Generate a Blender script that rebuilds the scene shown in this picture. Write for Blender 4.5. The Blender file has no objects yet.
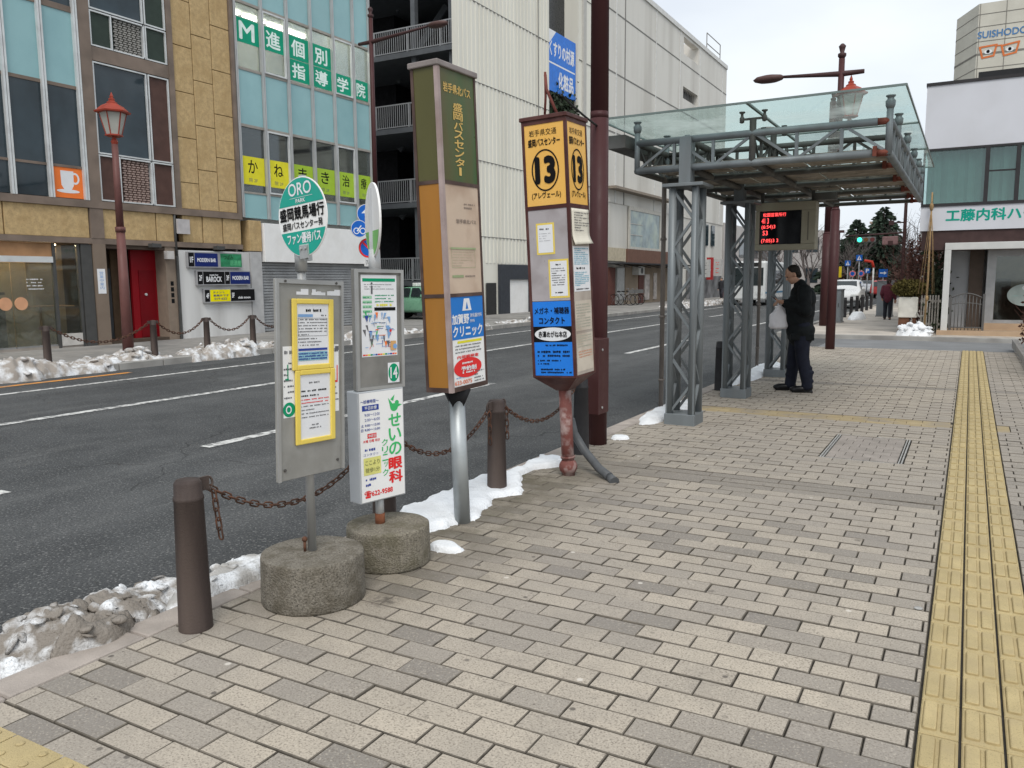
import bpy, bmesh, math, random
from mathutils import Vector, Matrix, noise
C = bpy.context
SC = C.scene
COL = SC.collection
R = math.radians

# ------------------------------------------------------------------ camera, sky, sun, exposure
def make_camera():
    yaw, pit, rol = R(29.2617), R(7.2433), R(-0.4282)
    cy, sy, cp, sp = math.cos(yaw), math.sin(yaw), math.cos(pit), math.sin(pit)
    f = Vector((-sy*cp, cy*cp, -sp)); r = Vector((cy, sy, 0)); u = r.cross(f)
    cr, sr = math.cos(rol), math.sin(rol)
    r2 = cr*r + sr*u; u2 = -sr*r + cr*u
    cam = bpy.data.cameras.new('camera'); cam.sensor_width = 36; cam.lens = 813.74/1024*36
    cam.clip_start = .05; cam.clip_end = 3000
    o = bpy.data.objects.new('camera', cam); COL.objects.link(o)
    m = Matrix((r2, u2, -f)).transposed().to_4x4(); m.translation = (0, 0, 1.55)
    o.matrix_world = m; SC.camera = o
make_camera()
SUN_EL, SUN_AZ = R(52), R(150)      # azimuth measured from +Y towards +X
def make_world():
    w = bpy.data.worlds.new('World'); SC.world = w; w.use_nodes = True
    nt = w.node_tree; nt.nodes.clear(); N = nt.nodes.new; L = nt.links.new
    out = N('ShaderNodeOutputWorld'); bg = N('ShaderNodeBackground'); bg.inputs[1].default_value = .1
    sky = N('ShaderNodeTexSky'); sky.sky_type = 'NISHITA'; sky.sun_disc = False
    sky.sun_elevation = SUN_EL; sky.sun_rotation = SUN_AZ; sky.dust_density = 3
    tc = N('ShaderNodeTexCoord'); mp = N('ShaderNodeMapping'); mp.inputs['Scale'].default_value = (1.2, 1.2, 3.2)
    nz = N('ShaderNodeTexNoise'); nz.inputs['Scale'].default_value = 1.7; nz.inputs['Detail'].default_value = 5
    cr = N('ShaderNodeValToRGB'); cr.color_ramp.elements[0].position = .36; cr.color_ramp.elements[1].position = .68
    cr.color_ramp.elements[0].color = (7.0, 7.5, 8.2, 1); cr.color_ramp.elements[1].color = (8.9, 9.35, 9.55, 1)
    mx = N('ShaderNodeMix'); mx.data_type = 'RGBA'; mx.inputs[0].default_value = .9
    L(tc.outputs['Generated'], mp.inputs[0]); L(mp.outputs[0], nz.inputs['Vector']); L(nz.outputs['Fac'], cr.inputs[0])
    L(sky.outputs[0], mx.inputs[6]); L(cr.outputs[0], mx.inputs[7]); L(mx.outputs[2], bg.inputs[0]); L(bg.outputs[0], out.inputs[0])
make_world()
def make_sun():
    l = bpy.data.lights.new('sun', 'SUN'); l.energy = 1.7; l.angle = R(28); l.color = (1, .96, .9)
    o = bpy.data.objects.new('sun', l); COL.objects.link(o)
    d = Vector((math.sin(SUN_AZ)*math.cos(SUN_EL), math.cos(SUN_AZ)*math.cos(SUN_EL), math.sin(SUN_EL)))
    o.rotation_euler = (-d).to_track_quat('-Z', 'Y').to_euler(); o.location = (0, -20, 40)
make_sun()
SC.view_settings.view_transform = 'Standard'; SC.view_settings.look = 'None'
SC.view_settings.exposure = 0.28; SC.view_settings.gamma = 1; SC.view_settings.use_curve_mapping = False
SC.cycles.max_bounces = 8; SC.cycles.transparent_max_bounces = 16

# ------------------------------------------------------------------ materials
MATS = {}
def mat(name, col, rough=.6, metal=0., var=.12, scale=5., bump=0., bscale=60., dirt=None, dscale=1.5, damt=.5,
        spec=.22, streak=False, speck=0., spscale=300., island=0., drng=(.46,.66)):
    if name in MATS: return MATS[name]
    m = bpy.data.materials.new(name); m.use_nodes = True; nt = m.node_tree; N = nt.nodes.new; L = nt.links.new
    b = nt.nodes['Principled BSDF']
    b.inputs['Roughness'].default_value = rough; b.inputs['Metallic'].default_value = metal
    b.inputs['Specular IOR Level'].default_value = spec
    tc = N('ShaderNodeTexCoord')
    def nz(s, detail=4, str_=False):
        n = N('ShaderNodeTexNoise'); n.inputs['Scale'].default_value = s; n.inputs['Detail'].default_value = detail
        if str_:
            mp = N('ShaderNodeMapping'); mp.inputs['Scale'].default_value = (1, 1, .12)
            L(tc.outputs['Object'], mp.inputs[0]); L(mp.outputs[0], n.inputs['Vector'])
        else: L(tc.outputs['Object'], n.inputs['Vector'])
        return n.outputs['Fac']
    def mixc(fac, a, bcol, mode='MIX'):
        x = N('ShaderNodeMix'); x.data_type = 'RGBA'; x.blend_type = mode
        for i, v in ((0, fac), (6, a), (7, bcol)):
            if hasattr(v, 'links'): L(v, x.inputs[i])
            elif i == 0: x.inputs[0].default_value = v
            else: x.inputs[i].default_value = (*v[:3], 1)
        return x.outputs[2]
    def rng(v, a, b_, c, d):
        x = N('ShaderNodeMapRange'); L(v, x.inputs[0])
        for i, q in enumerate((a, b_, c, d)): x.inputs[i+1].default_value = q
        return x.outputs[0]
    lo = [c*(1-var) for c in col]; hi = [min(1, c*(1+var)) for c in col]
    c = mixc(rng(nz(scale, 5, streak), .3, .7, 0, 1), lo, hi)
    if island:
        g = N('ShaderNodeNewGeometry')
        c = mixc(rng(g.outputs['Random Per Island'], 0, 1, 0, island), c, [k*.45 for k in col])
    if speck: c = mixc(rng(nz(spscale, 1), .55, .72, 0, speck), c, [k*.35 for k in col])
    if dirt: c = mixc(rng(nz(dscale, 6, streak), drng[0], drng[1], 0, damt), c, dirt)
    L(c, b.inputs['Base Color'])
    if bump:
        bp = N('ShaderNodeBump'); bp.inputs['Strength'].default_value = bump; bp.inputs['Distance'].default_value = .01
        L(nz(bscale, 3), bp.inputs['Height']); L(bp.outputs[0], b.inputs['Normal'])
    if rough > .15 and not metal:
        L(rng(nz(scale*2.3, 3), .2, .8, max(0, rough-.1), min(1, rough+.1)), b.inputs['Roughness'])
    MATS[name] = m; return m
def emis(name, col, s):
    if name in MATS: return MATS[name]
    m = bpy.data.materials.new(name); m.use_nodes = True; b = m.node_tree.nodes['Principled BSDF']
    b.inputs['Base Color'].default_value = (*[min(1, c) for c in col], 1); b.inputs['Emission Color'].default_value = (*col, 1)
    b.inputs['Emission Strength'].default_value = s; MATS[name] = m; return m
def glassm(name, tint, gloss=.12, dirt=0., dcol=(.5, .5, .48), rough=.03, dscale=2.):
    if name in MATS: return MATS[name]
    m = bpy.data.materials.new(name); m.use_nodes = True; nt = m.node_tree; nt.nodes.clear(); N = nt.nodes.new; L = nt.links.new
    out = N('ShaderNodeOutputMaterial'); t = N('ShaderNodeBsdfTransparent'); t.inputs[0].default_value = (*tint, 1)
    g = N('ShaderNodeBsdfGlossy'); g.inputs['Roughness'].default_value = rough; g.inputs['Color'].default_value = (.9, .95, .95, 1)
    lw = N('ShaderNodeLayerWeight'); lw.inputs[0].default_value = .25
    mr = N('ShaderNodeMapRange'); mr.inputs[3].default_value = gloss*.5; mr.inputs[4].default_value = min(1, gloss*4)
    L(lw.outputs['Fresnel'], mr.inputs[0])
    mx = N('ShaderNodeMixShader'); L(mr.outputs[0], mx.inputs[0]); L(t.outputs[0], mx.inputs[1]); L(g.outputs[0], mx.inputs[2])
    last = mx.outputs[0]
    if dirt:
        d = N('ShaderNodeBsdfDiffuse'); d.inputs[0].default_value = (*dcol, 1)
        tr = N('ShaderNodeBsdfTranslucent'); tr.inputs[0].default_value = (*dcol, 1)
        ad = N('ShaderNodeMixShader'); ad.inputs[0].default_value = .6; L(d.outputs[0], ad.inputs[1]); L(tr.outputs[0], ad.inputs[2])
        tc = N('ShaderNodeTexCoord'); nz = N('ShaderNodeTexNoise'); nz.inputs['Scale'].default_value = dscale; nz.inputs['Detail'].default_value = 7
        nz.inputs['Roughness'].default_value = .65
        L(tc.outputs['Object'], nz.inputs['Vector'])
        r2 = N('ShaderNodeMapRange'); r2.inputs[1].default_value = .42; r2.inputs[2].default_value = .75; r2.inputs[3].default_value = dirt*.35; r2.inputs[4].default_value = min(1, dirt*2)
        L(nz.outputs['Fac'], r2.inputs[0])
        m2 = N('ShaderNodeMixShader'); L(r2.outputs[0], m2.inputs[0]); L(last, m2.inputs[1]); L(ad.outputs[0], m2.inputs[2]); last = m2.outputs[0]
    L(last, out.inputs[0]); MATS[name] = m; return m

# ------------------------------------------------------------------ mesh builder
class MB:
    def __init__(s): s.bm = bmesh.new(); s.mi = 0
    def _f(s, vs, smooth=False):
        try:
            f = s.bm.faces.new(vs); f.material_index = s.mi; f.smooth = smooth; return f
        except ValueError: return None
    def quad(s, *p): s._f([s.bm.verts.new(q) for q in p]); return s
    def bx(s, x0, x1, y0, y1, z0, z1, M=None):
        x0, x1 = sorted((x0, x1)); y0, y1 = sorted((y0, y1)); z0, z1 = sorted((z0, z1))
        P = [Vector(p) for p in ((x0,y0,z0),(x1,y0,z0),(x1,y1,z0),(x0,y1,z0),(x0,y0,z1),(x1,y0,z1),(x1,y1,z1),(x0,y1,z1))]
        if M: P = [M @ p for p in P]
        v = [s.bm.verts.new(p) for p in P]
        for i in ((3,2,1,0),(4,5,6,7),(0,1,5,4),(1,2,6,5),(2,3,7,6),(3,0,4,7)): s._f([v[k] for k in i])
        return s
    def bar(s, p0, p1, w, h=None, up=(0,0,1)):
        p0, p1 = Vector(p0), Vector(p1); h = h or w; d = (p1-p0); L = d.length; d.normalize()
        u = Vector(up)
        if abs(d.dot(u)) > .98: u = Vector((1,0,0))
        a = d.cross(u).normalized(); b = a.cross(d)
        M = Matrix((a, d, b)).transposed().to_4x4(); M.translation = p0
        return s.bx(-w/2, w/2, 0, L, -h/2, h/2, M)
    def cyl(s, p0, p1, r0, r1=None, n=14, caps=True):
        p0, p1 = Vector(p0), Vector(p1); r1 = r0 if r1 is None else r1; d = (p1-p0).normalized()
        u = Vector((0,0,1)) if abs(d.z) < .95 else Vector((1,0,0))
        a = d.cross(u).normalized(); b = d.cross(a)
        A = []; B = []
        for i in range(n):
            t = 2*math.pi*i/n; k = a*math.cos(t)+b*math.sin(t); A.append(s.bm.verts.new(p0+k*r0)); B.append(s.bm.verts.new(p1+k*r1))
        for i in range(n): s._f([A[i], A[(i+1)%n], B[(i+1)%n], B[i]], True)
        if caps: s._f(A[::-1]); s._f(B)
        return s
    def tube(s, pts, r, n=8, closed=False):
        pts = [Vector(p) for p in pts]; rings = []; m = len(pts); pa = None
        for i, p in enumerate(pts):
            if closed: d = pts[(i+1)%m]-pts[i-1]
            else: d = pts[min(i+1, m-1)]-pts[max(i-1, 0)]
            d.normalize()
            if pa is None:
                u = Vector((0,0,1)) if abs(d.z) < .9 else Vector((1,0,0)); a = d.cross(u).normalized()
            else: a = (pa - d*pa.dot(d)).normalized()
            pa = a; b = d.cross(a); rr = r[i] if isinstance(r, (list, tuple)) else r
            rings.append([s.bm.verts.new(p+(a*math.cos(2*math.pi*k/n)+b*math.sin(2*math.pi*k/n))*rr) for k in range(n)])
        for i in range(m if closed else m-1):
            A, B = rings[i], rings[(i+1)%m]
            for k in range(n): s._f([A[k], A[(k+1)%n], B[(k+1)%n], B[k]], True)
        if not closed: s._f(rings[0][::-1]); s._f(rings[-1])
        return s
    def lathe(s, prof, c=(0,0,0), n=24, smooth=True, flat=False):
        c = Vector(c); rings = []
        for r, z in prof: rings.append([s.bm.verts.new(c+Vector((r*math.cos(2*math.pi*(k+.5*flat)/n), r*math.sin(2*math.pi*(k+.5*flat)/n), z))) for k in range(n)])
        for A, B in zip(rings, rings[1:]):
            for k in range(n): s._f([A[k], A[(k+1)%n], B[(k+1)%n], B[k]], smooth)
        if prof[0][0] > 1e-4: s._f(rings[0][::-1])
        if prof[-1][0] > 1e-4: s._f(rings[-1])
        return s
    def sph(s, c, r, sc=(1,1,1), n=14, m=9):
        c = Vector(c); prof = []
        for i in range(m+1):
            t = math.pi*i/m-math.pi/2; prof.append((max(1e-5, r*math.cos(t)), r*math.sin(t)))
        k0 = len(s.bm.verts); s.lathe(prof, (0,0,0), n); s.bm.verts.ensure_lookup_table()
        for v in s.bm.verts[k0:]: v.co = Vector((v.co.x*sc[0], v.co.y*sc[1], v.co.z*sc[2]))+c
        return s
    def prism(s, poly, d0, d1, M):          # poly in (u,v), extruded along n between d0,d1; M maps (u,v,n)
        A = [s.bm.verts.new(M @ Vector((u, v, d0))) for u, v in poly]; B = [s.bm.verts.new(M @ Vector((u, v, d1))) for u, v in poly]
        n = len(poly)
        for i in range(n): s._f([A[i], A[(i+1)%n], B[(i+1)%n], B[i]])
        s._f(A[::-1]); s._f(B); return s
    def build(s, name, mats, parent=None, bevel=0, merge=False):
        me = bpy.data.meshes.new(name)
        if merge: bmesh.ops.remove_doubles(s.bm, verts=s.bm.verts, dist=1e-4)
        bmesh.ops.recalc_face_normals(s.bm, faces=s.bm.faces)
        s.bm.to_mesh(me); s.bm.free()
        return link(name, me, mats, parent, bevel)
def link(name, me, mats, parent=None, bevel=0):
    o = bpy.data.objects.new(name, me); COL.objects.link(o)
    for m in (mats if isinstance(mats, (list, tuple)) else [mats]): me.materials.append(m)
    if parent: o.parent = parent
    if bevel:
        b = o.modifiers.new('bevel', 'BEVEL'); b.width = bevel; b.segments = 2; b.limit_method = 'ANGLE'; b.angle_limit = R(40)
    return o
def tag(o, label, cat, group=None, kind=None):
    o['label'] = label; o['category'] = cat
    if group: o['group'] = group
    if kind: o['kind'] = kind
    return o
def struct(o, kind='structure'): o['kind'] = kind; return o
def thing(name, label, cat, loc=(0,0,0), rotz=0, group=None):
    o = bpy.data.objects.new(name, None); COL.objects.link(o); o.empty_display_size = .2
    o.location = loc; o.rotation_euler = (0, 0, rotz); return tag(o, label, cat, group)
def dup(root, loc=None, rotz=None, label=None):
    r = root.copy(); COL.objects.link(r)
    if loc is not None: r.location = loc
    if rotz is not None: r.rotation_euler = (0, 0, rotz)
    if label: r['label'] = label
    for ch in list(root.children):
        c = ch.copy(); COL.objects.link(c); c.parent = r
        for g in ch.children:
            d = g.copy(); COL.objects.link(d); d.parent = c
    return r
def bake(me, mods):        # run modifiers on a mesh and return the result
    o = bpy.data.objects.new('work', me); COL.objects.link(o)
    for t, kw in mods:
        m = o.modifiers.new(t, t)
        for k, v in kw.items(): setattr(m, k, v)
    C.view_layer.update(); out = bpy.data.meshes.new_from_object(o.evaluated_get(C.evaluated_depsgraph_get()))
    bpy.data.objects.remove(o); return out

# ------------------------------------------------------------------ lettering
TXT = {}
def glyphs(sx, bold=0., shear=0.):
    key = (sx, bold, shear)
    if key in TXT: return TXT[key]
    cu = bpy.data.curves.new('lettering', 'FONT'); cu.body = sx; cu.size = 1; cu.offset = bold; cu.resolution_u = 3; cu.shear = shear
    o = bpy.data.objects.new('lettering', cu); COL.objects.link(o); C.view_layer.update()
    me = bpy.data.meshes.new_from_object(o.evaluated_get(C.evaluated_depsgraph_get()))
    vs = [(v.co.x, v.co.y) for v in me.vertices]; fs = [tuple(p.vertices) for p in me.polygons]
    bpy.data.objects.remove(o); bpy.data.curves.remove(cu); bpy.data.meshes.remove(me)
    if not vs: bb = (0, 0, 1, 1)
    else: bb = (min(v[0] for v in vs), min(v[1] for v in vs), max(v[0] for v in vs), max(v[1] for v in vs))
    TXT[key] = (vs, fs, bb); return TXT[key]
def frame(o, u, n):        # matrix: local (u right, v up, n outwards) -> parent space
    u, n = Vector(u).normalized(), Vector(n).normalized(); v = n.cross(u)
    M = Matrix((u, v, n)).transposed().to_4x4(); M.translation = o; return M
class Face:
    STEP = .0012
    def __init__(s, M): s.n = 0; s.M = M; s.v = []; s.f = []; s.mi = []; s.mats = []
    def _m(s, m):
        if m not in s.mats: s.mats.append(m)
        return s.mats.index(m)
    def poly(s, pts, m, lv=1):
        s.n += 1; k = len(s.v); s.v += [s.M @ Vector((u, v, lv*s.STEP+(s.n % 40)*.000012)) for u, v in pts]; s.f.append(tuple(range(k, k+len(pts)))); s.mi.append(s._m(m)); return s
    def rect(s, u0, v0, u1, v1, m, lv=1): return s.poly([(u0,v0),(u1,v0),(u1,v1),(u0,v1)], m, lv)
    def ell(s, u, v, a, b, m, lv=1, n=40): return s.poly([(u+a*math.cos(2*math.pi*i/n), v+b*math.sin(2*math.pi*i/n)) for i in range(n)], m, lv)
    def ring(s, u, v, a, b, w, m, lv=1, n=40):
        for i in range(n):
            t0, t1 = 2*math.pi*i/n, 2*math.pi*(i+1)/n
            s.poly([(u+a*math.cos(t0), v+b*math.sin(t0)), (u+a*math.cos(t1), v+b*math.sin(t1)), (u+(a-w)*math.cos(t1), v+(b-w)*math.sin(t1)), (u+(a-w)*math.cos(t0), v+(b-w)*math.sin(t0))], m, lv)
        return s
    def outline(s, u0, v0, u1, v1, w, m, lv=1):
        s.rect(u0, v0, u1, v0+w, m, lv); s.rect(u0, v1-w, u1, v1, m, lv); s.rect(u0, v0+w, u0+w, v1-w, m, lv); s.rect(u1-w, v0+w, u1, v1-w, m, lv); return s
    def text(s, sx, u0, v0, u1, v1, m, lv=2, bold=.015, stretch=True, rot=False, shear=0.):
        vs, fs, bb = glyphs(sx, 0., shear); w, h = bb[2]-bb[0], bb[3]-bb[1]
        if rot:
            vs = [(y, -x) for x, y in vs]; bb = (bb[1], -bb[2], bb[3], -bb[0]); w, h = h, w
        su, sv = (u1-u0)/max(w, 1e-4), (v1-v0)/max(h, 1e-4)
        if not stretch: su = sv = min(su, sv)
        cu, cv = (u0+u1)/2, (v0+v1)/2; cx, cyy = (bb[0]+bb[2])/2, (bb[1]+bb[3])/2; k = len(s.v); mi = s._m(m)
        w_ = max(0., bold*1.1)
        for q, (ox, oy) in enumerate(((0,0),(-w_,0),(w_,0),(0,w_),(0,-w_))+(((.7*w_,.7*w_),(-.7*w_,.7*w_),(.7*w_,-.7*w_),(-.7*w_,-.7*w_)) if w_ > .04 else ()) if w_ > .006 else ((0,0),)):
            k = len(s.v)
            s.v += [s.M @ Vector((cu+(x-cx+ox)*su, cv+(y-cyy+oy)*sv, lv*s.STEP+q*.00012)) for x, y in vs]
            for f in fs: s.f.append(tuple(k+i for i in f)); s.mi.append(mi)
        return s
    def vtext(s, sx, u0, v0, u1, v1, m, lv=2, bold=.015):
        n = len(sx); h = (v1-v0)/n
        for i, ch in enumerate(sx):
            a = v1-(i+1)*h; g = .07*h
            if ch == 'ー': s.text('ー', u0+(u1-u0)*.4, a+g, u0+(u1-u0)*.6, a+h-g, m, lv, bold, rot=True)
            elif ch in 'ッャュョ': s.text(ch, u0+(u1-u0)*.3, a+h*.25, u1-(u1-u0)*.05, a+h*.9, m, lv, bold)
            else: s.text(ch, u0, a+g, u1, a+h-g, m, lv, bold)
        return s
    def lines(s, u0, v0, u1, v1, n, m, seed=0, fill=.55, cw=None, lv=2):
        rd = random.Random(seed); h = (v1-v0)/n; cw = cw or h*.55
        for i in range(n):
            y = v1-(i+1)*h+h*(1-fill)/2; x = u0; end = u0+(u1-u0)*(1 if rd.random() < .6 else rd.uniform(.35, .95))
            while x < end-cw*.5:
                w = cw*rd.uniform(.5, 1.1)
                if rd.random() < .86: s.rect(x, y+rd.uniform(0, .2)*h*fill, min(x+w*.78, u1), y+h*fill*rd.uniform(.75, 1), m, lv)
                x += w
        return s
    def build(s, name, parent=None):
        me = bpy.data.meshes.new(name); me.from_pydata([tuple(v) for v in s.v], [], s.f)
        for p, i in zip(me.polygons, s.mi): p.material_index = i
        return link(name, me, s.mats, parent)
def FX(x, y, z): return frame((x, y, z), (0,1,0), (1,0,0))       # a face looking to +X
def FY(x, y, z): return frame((x, y, z), (1,0,0), (0,-1,0))      # a face looking to -Y
# common materials
def K(n):
    d = dict(
    black=lambda: mat('black_ink', (.010,.010,.011), .6, var=.05, spec=.06), ink=lambda: mat('grey_ink', (.13,.13,.14), .7, var=.1),
    white=lambda: mat('white_panel', (.8,.8,.79), .35, var=.03, dirt=(.6,.58,.54), damt=.25), paper=lambda: mat('paper', (.74,.75,.77), .7, var=.03),
    teal=lambda: mat('teal_paint', (.0,.33,.25), .35, var=.06, dirt=(.1,.36,.3), damt=.3), green=lambda: mat('green_ink', (.05,.45,.14), .5, var=.05),
    dgreen=lambda: mat('deep_green', (.0,.28,.13), .4, var=.05), red=lambda: mat('red_ink', (.72,.03,.03), .5, var=.05),
    navy=lambda: mat('navy_ink', (.03,.06,.3), .5, var=.05), blue=lambda: mat('blue_panel', (.02,.2,.72), .4, var=.05),
    sky=lambda: mat('clinic_blue', (.02,.18,.56), .4, var=.05), yellow=lambda: mat('yellow_plastic', (.78,.6,.12), .45, var=.06),
    lime=lambda: mat('lime_film', (.35,.52,.04), .5, var=.06), lemon=lambda: mat('lemon_film', (.72,.66,.03), .5, var=.06),
    gold=lambda: mat('gold_letter', (.62,.42,.13), .5, var=.1), orange=lambda: mat('orange_film', (.85,.2,.04), .4, var=.04),
    palebl=lambda: mat('pale_blue_ink', (.2,.36,.62), .6, var=.1), cyan=lambda: mat('timetable_blue', (.25,.48,.58), .6, var=.2, scale=30))
    return d[n]()
# ================================================================== GROUND
def road_mat():
    m = bpy.data.materials.new('asphalt'); m.use_nodes = True; nt = m.node_tree; N = nt.nodes.new; L = nt.links.new; b = nt.nodes['Principled BSDF']
    tc = N('ShaderNodeTexCoord')
    def nz(s, d=3, sc=(1,1,1), ro=.5):
        mp = N('ShaderNodeMapping'); mp.inputs['Scale'].default_value = sc; L(tc.outputs['Object'], mp.inputs[0])
        n = N('ShaderNodeTexNoise'); n.inputs['Scale'].default_value = s; n.inputs['Detail'].default_value = d; n.inputs['Roughness'].default_value = ro; L(mp.outputs[0], n.inputs['Vector']); return n.outputs['Fac']
    def rng(v, a, b_, c, d):
        x = N('ShaderNodeMapRange'); L(v, x.inputs[0])
        for i, q in enumerate((a, b_, c, d)): x.inputs[i+1].default_value = q
        return x.outputs[0]
    def mix(f, a, c):
        x = N('ShaderNodeMix'); x.data_type = 'RGBA'
        for i, v in ((0, f), (6, a), (7, c)):
            if hasattr(v, 'links'): L(v, x.inputs[i])
            elif i == 0: x.inputs[0].default_value = v
            else: x.inputs[i].default_value = (*v, 1)
        return x.outputs[2]
    c = mix(rng(nz(2.2, 5), .35, .65, 0, 1), (.052,.055,.057), (.074,.077,.079))
    c = mix(rng(nz(1.0, 4, (1.4,.05,1)), .46, .62, 0, .6), c, (.10,.103,.104))       # worn wheel tracks along the lanes
    c = mix(rng(nz(.45, 6, (1,.45,1), .65), .5, .64, 0, .7), c, (.040,.042,.044))     # damp and patched areas
    c = mix(rng(nz(1.3, 7, (1,.3,1), .7), .56, .72, 0, .55), c, (.15,.152,.15))       # salt haze
    c = mix(rng(nz(75, 2), .52, .66, 0, .8), c, (.02,.021,.022))
    c = mix(rng(nz(60, 2), .57, .68, 0, .75), c, (.2,.2,.195))
    v = N('ShaderNodeTexVoronoi'); v.feature = 'DISTANCE_TO_EDGE'; v.inputs['Scale'].default_value = .42
    wp = N('ShaderNodeMapping'); L(tc.outputs['Object'], wp.inputs[0]); w2 = N('ShaderNodeVectorMath'); w2.operation = 'ADD'
    nn = N('ShaderNodeTexNoise'); nn.inputs['Scale'].default_value = 1.2; nn.inputs['Detail'].default_value = 6; L(tc.outputs['Object'], nn.inputs['Vector']); L(wp.outputs[0], w2.inputs[0]); L(nn.outputs['Color'], w2.inputs[1]); L(w2.outputs[0], v.inputs['Vector'])
    ck = rng(v.outputs['Distance'], .0, .006, .75, 0); mm = N('ShaderNodeMath'); mm.operation = 'MULTIPLY'; L(ck, mm.inputs[0]); L(rng(nz(.35, 2), .5, .58, 0, 1), mm.inputs[1])
    c = mix(mm.outputs[0], c, (.018,.018,.018))                                       # cracks
    L(c, b.inputs['Base Color']); b.inputs['Roughness'].default_value = .9; b.inputs['Specular IOR Level'].default_value = .3
    bp = N('ShaderNodeBump'); bp.inputs['Strength'].default_value = .7; bp.inputs['Distance'].default_value = .006; L(nz(90, 2), bp.inputs['Height']); L(bp.outputs[0], b.inputs['Normal']); return m
def ground():
    asphalt = road_mat()
    b = MB(); b.quad((-500,-300,-.135),(500,-300,-.135),(500,900,-.135),(-500,900,-.135)); struct(b.build('ground', mat('earth', (.13,.13,.125), .9)))
    b = MB(); b.quad((-14.35,-60,-.12),(-3.2,-60,-.12),(-3.2,400,-.12),(-14.35,400,-.12)); struct(b.build('main_road', asphalt))
    b = MB(); b.quad((-3.2,19.85,-.118),(60,19.85,-.118),(60,24.2,-.118),(-3.2,24.2,-.118))
    struct(b.build('side_road', mat('worn_asphalt', (.2,.205,.21), .9, var=.12, scale=1.5, bump=.3, bscale=200, speck=.3, spscale=150)))
    mark = mat('road_paint', (.62,.62,.6), .7, var=.12, scale=14, dirt=(.12,.12,.12), dscale=13, damt=.85, drng=(.47,.6), speck=.5, spscale=70)
    def strip(name, x, w, segs, m=mark, z=-.115):
        for y0, y1 in segs:
            b = MB(); n = max(1, int((y1-y0)/1.5))
            for i in range(n):
                a, c = y0+(y1-y0)*i/n, y0+(y1-y0)*(i+1)/n
                b.quad((x-w/2,a,z),(x+w/2,a,z),(x+w/2,c,z),(x-w/2,c,z))
            struct(b.build(name, m))
    strip('lane_marking', -6.75, .15, [(-3,3.62),(5.6,11.4),(17.4,22),(28,34),(40,46),(52,58),(64,70),(76,82)])
    strip('lane_marking', -10.05, .15, [(-4,1.2),(4.6,10.4),(16.4,20),(24,30),(36,42),(48,54),(60,66),(72,78)])
    strip('edge_line', -12.8, .13, [(-10,140)])
    strip('edge_line', -4.0, .13, [(40,140)])
    strip('edge_line', -13.75, .16, [(2.5,9.8)], mat('orange_road_paint', (.62,.27,.06), .8, var=.15, scale=9, dirt=(.2,.18,.16), dscale=7, damt=.7))
    # far pavement and its kerb
    conc = mat('concrete', (.34,.33,.31), .85, var=.12, scale=3, bump=.3, bscale=90, dirt=(.18,.17,.16), dscale=1.2, damt=.6)
    b = MB(); b.bx(-30,-14.5,-60,24.2,-.3,0); b.bx(-60,-14.5,24.2,29.8,-.3,-.03); b.bx(-30,-14.5,29.8,300,-.3,0); struct(b.build('far_pavement', mat('far_paving', (.26,.25,.235), .9, var=.15, scale=4, bump=.2, dirt=(.12,.12,.12), dscale=.8, damt=.6)))
    b = MB(); y = -20
    while y < 200: b.bx(-14.5,-14.33,y,y+.98,-.3,.012); y += 1.0
    struct(b.build('far_kerb', conc, bevel=.01))
    # near kerb of pale stones
    b = MB(); y = -8
    while y < 19.6: b.bx(-3.265,-3.085,y,y+.592,-.3,.004); y += .6
    struct(b.build('kerb', mat('kerb_stone', (.42,.37,.33), .85, var=.14, scale=7, bump=.4, bscale=120, speck=.3, dirt=(.2,.18,.16), dscale=3, damt=.5, island=.25), bevel=.012))
    b = MB(); x = -3.2
    while x < 14: b.bx(x,x+.59,19.7,19.86,-.3,-.06); x += .6
    struct(b.build('kerb', conc, bevel=.012))
    # near pavement bed (the joints between the pavers)
    b = MB(); b.bx(-3.085,14,-8,19.7,-.3,-.0125); struct(b.build('pavement_bed', mat('joint_sand', (.035,.032,.028), .95, var=.3, scale=30)))
    # pavement beyond the side street
    b = MB(); b.bx(-4.6,-1.0,24.2,200,-.3,-.02); b.bx(-1.0,14,24.2,60,-.3,-.02); struct(b.build('pavement', mat('far_walk', (.47,.43,.38), .9, var=.1, scale=2, bump=.2, dirt=(.22,.2,.18), dscale=.9, damt=.5)))
    b = MB(); b.bx(-4.8,-4.6,24.2,200,-.3,.02); b.bx(-4.6,14,24.05,24.2,-.3,0); struct(b.build('kerb', conc, bevel=.012))

    # ---- pavers: one sheet of single stones
    rd = random.Random(4)
    V = []; F = []; tone = []
    L, W, G, BV = .2425, .1272, .003, .0032
    def stone(x0, x1, y0, y1, t, dz=None):
        dz = rd.uniform(-.0025, .0025) if dz is None else dz
        k = len(V); z = dz
        tx, ty = rd.uniform(-.0015,.0015), rd.uniform(-.0015,.0015)
        for (a, c, zz) in ((x0,y0,-.014),(x1,y0,-.014),(x1,y1,-.014),(x0,y1,-.014)): V.append((a,c,zz))
        for (a, c) in ((x0,y0),(x1,y0),(x1,y1),(x0,y1)): V.append((a,c,z-BV+(tx if a == x1 else 0)+(ty if c == y1 else 0)))
        for (a, c) in ((x0+BV,y0+BV),(x1-BV,y0+BV),(x1-BV,y1-BV),(x0+BV,y1-BV)): V.append((a,c,z+(tx if a > (x0+x1)/2 else 0)+(ty if c > (y0+y1)/2 else 0)))
        for i in range(4):
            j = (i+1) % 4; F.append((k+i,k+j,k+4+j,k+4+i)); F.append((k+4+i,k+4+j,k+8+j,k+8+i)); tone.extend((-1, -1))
        F.append((k+8,k+9,k+10,k+11)); tone.append(t)
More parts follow.
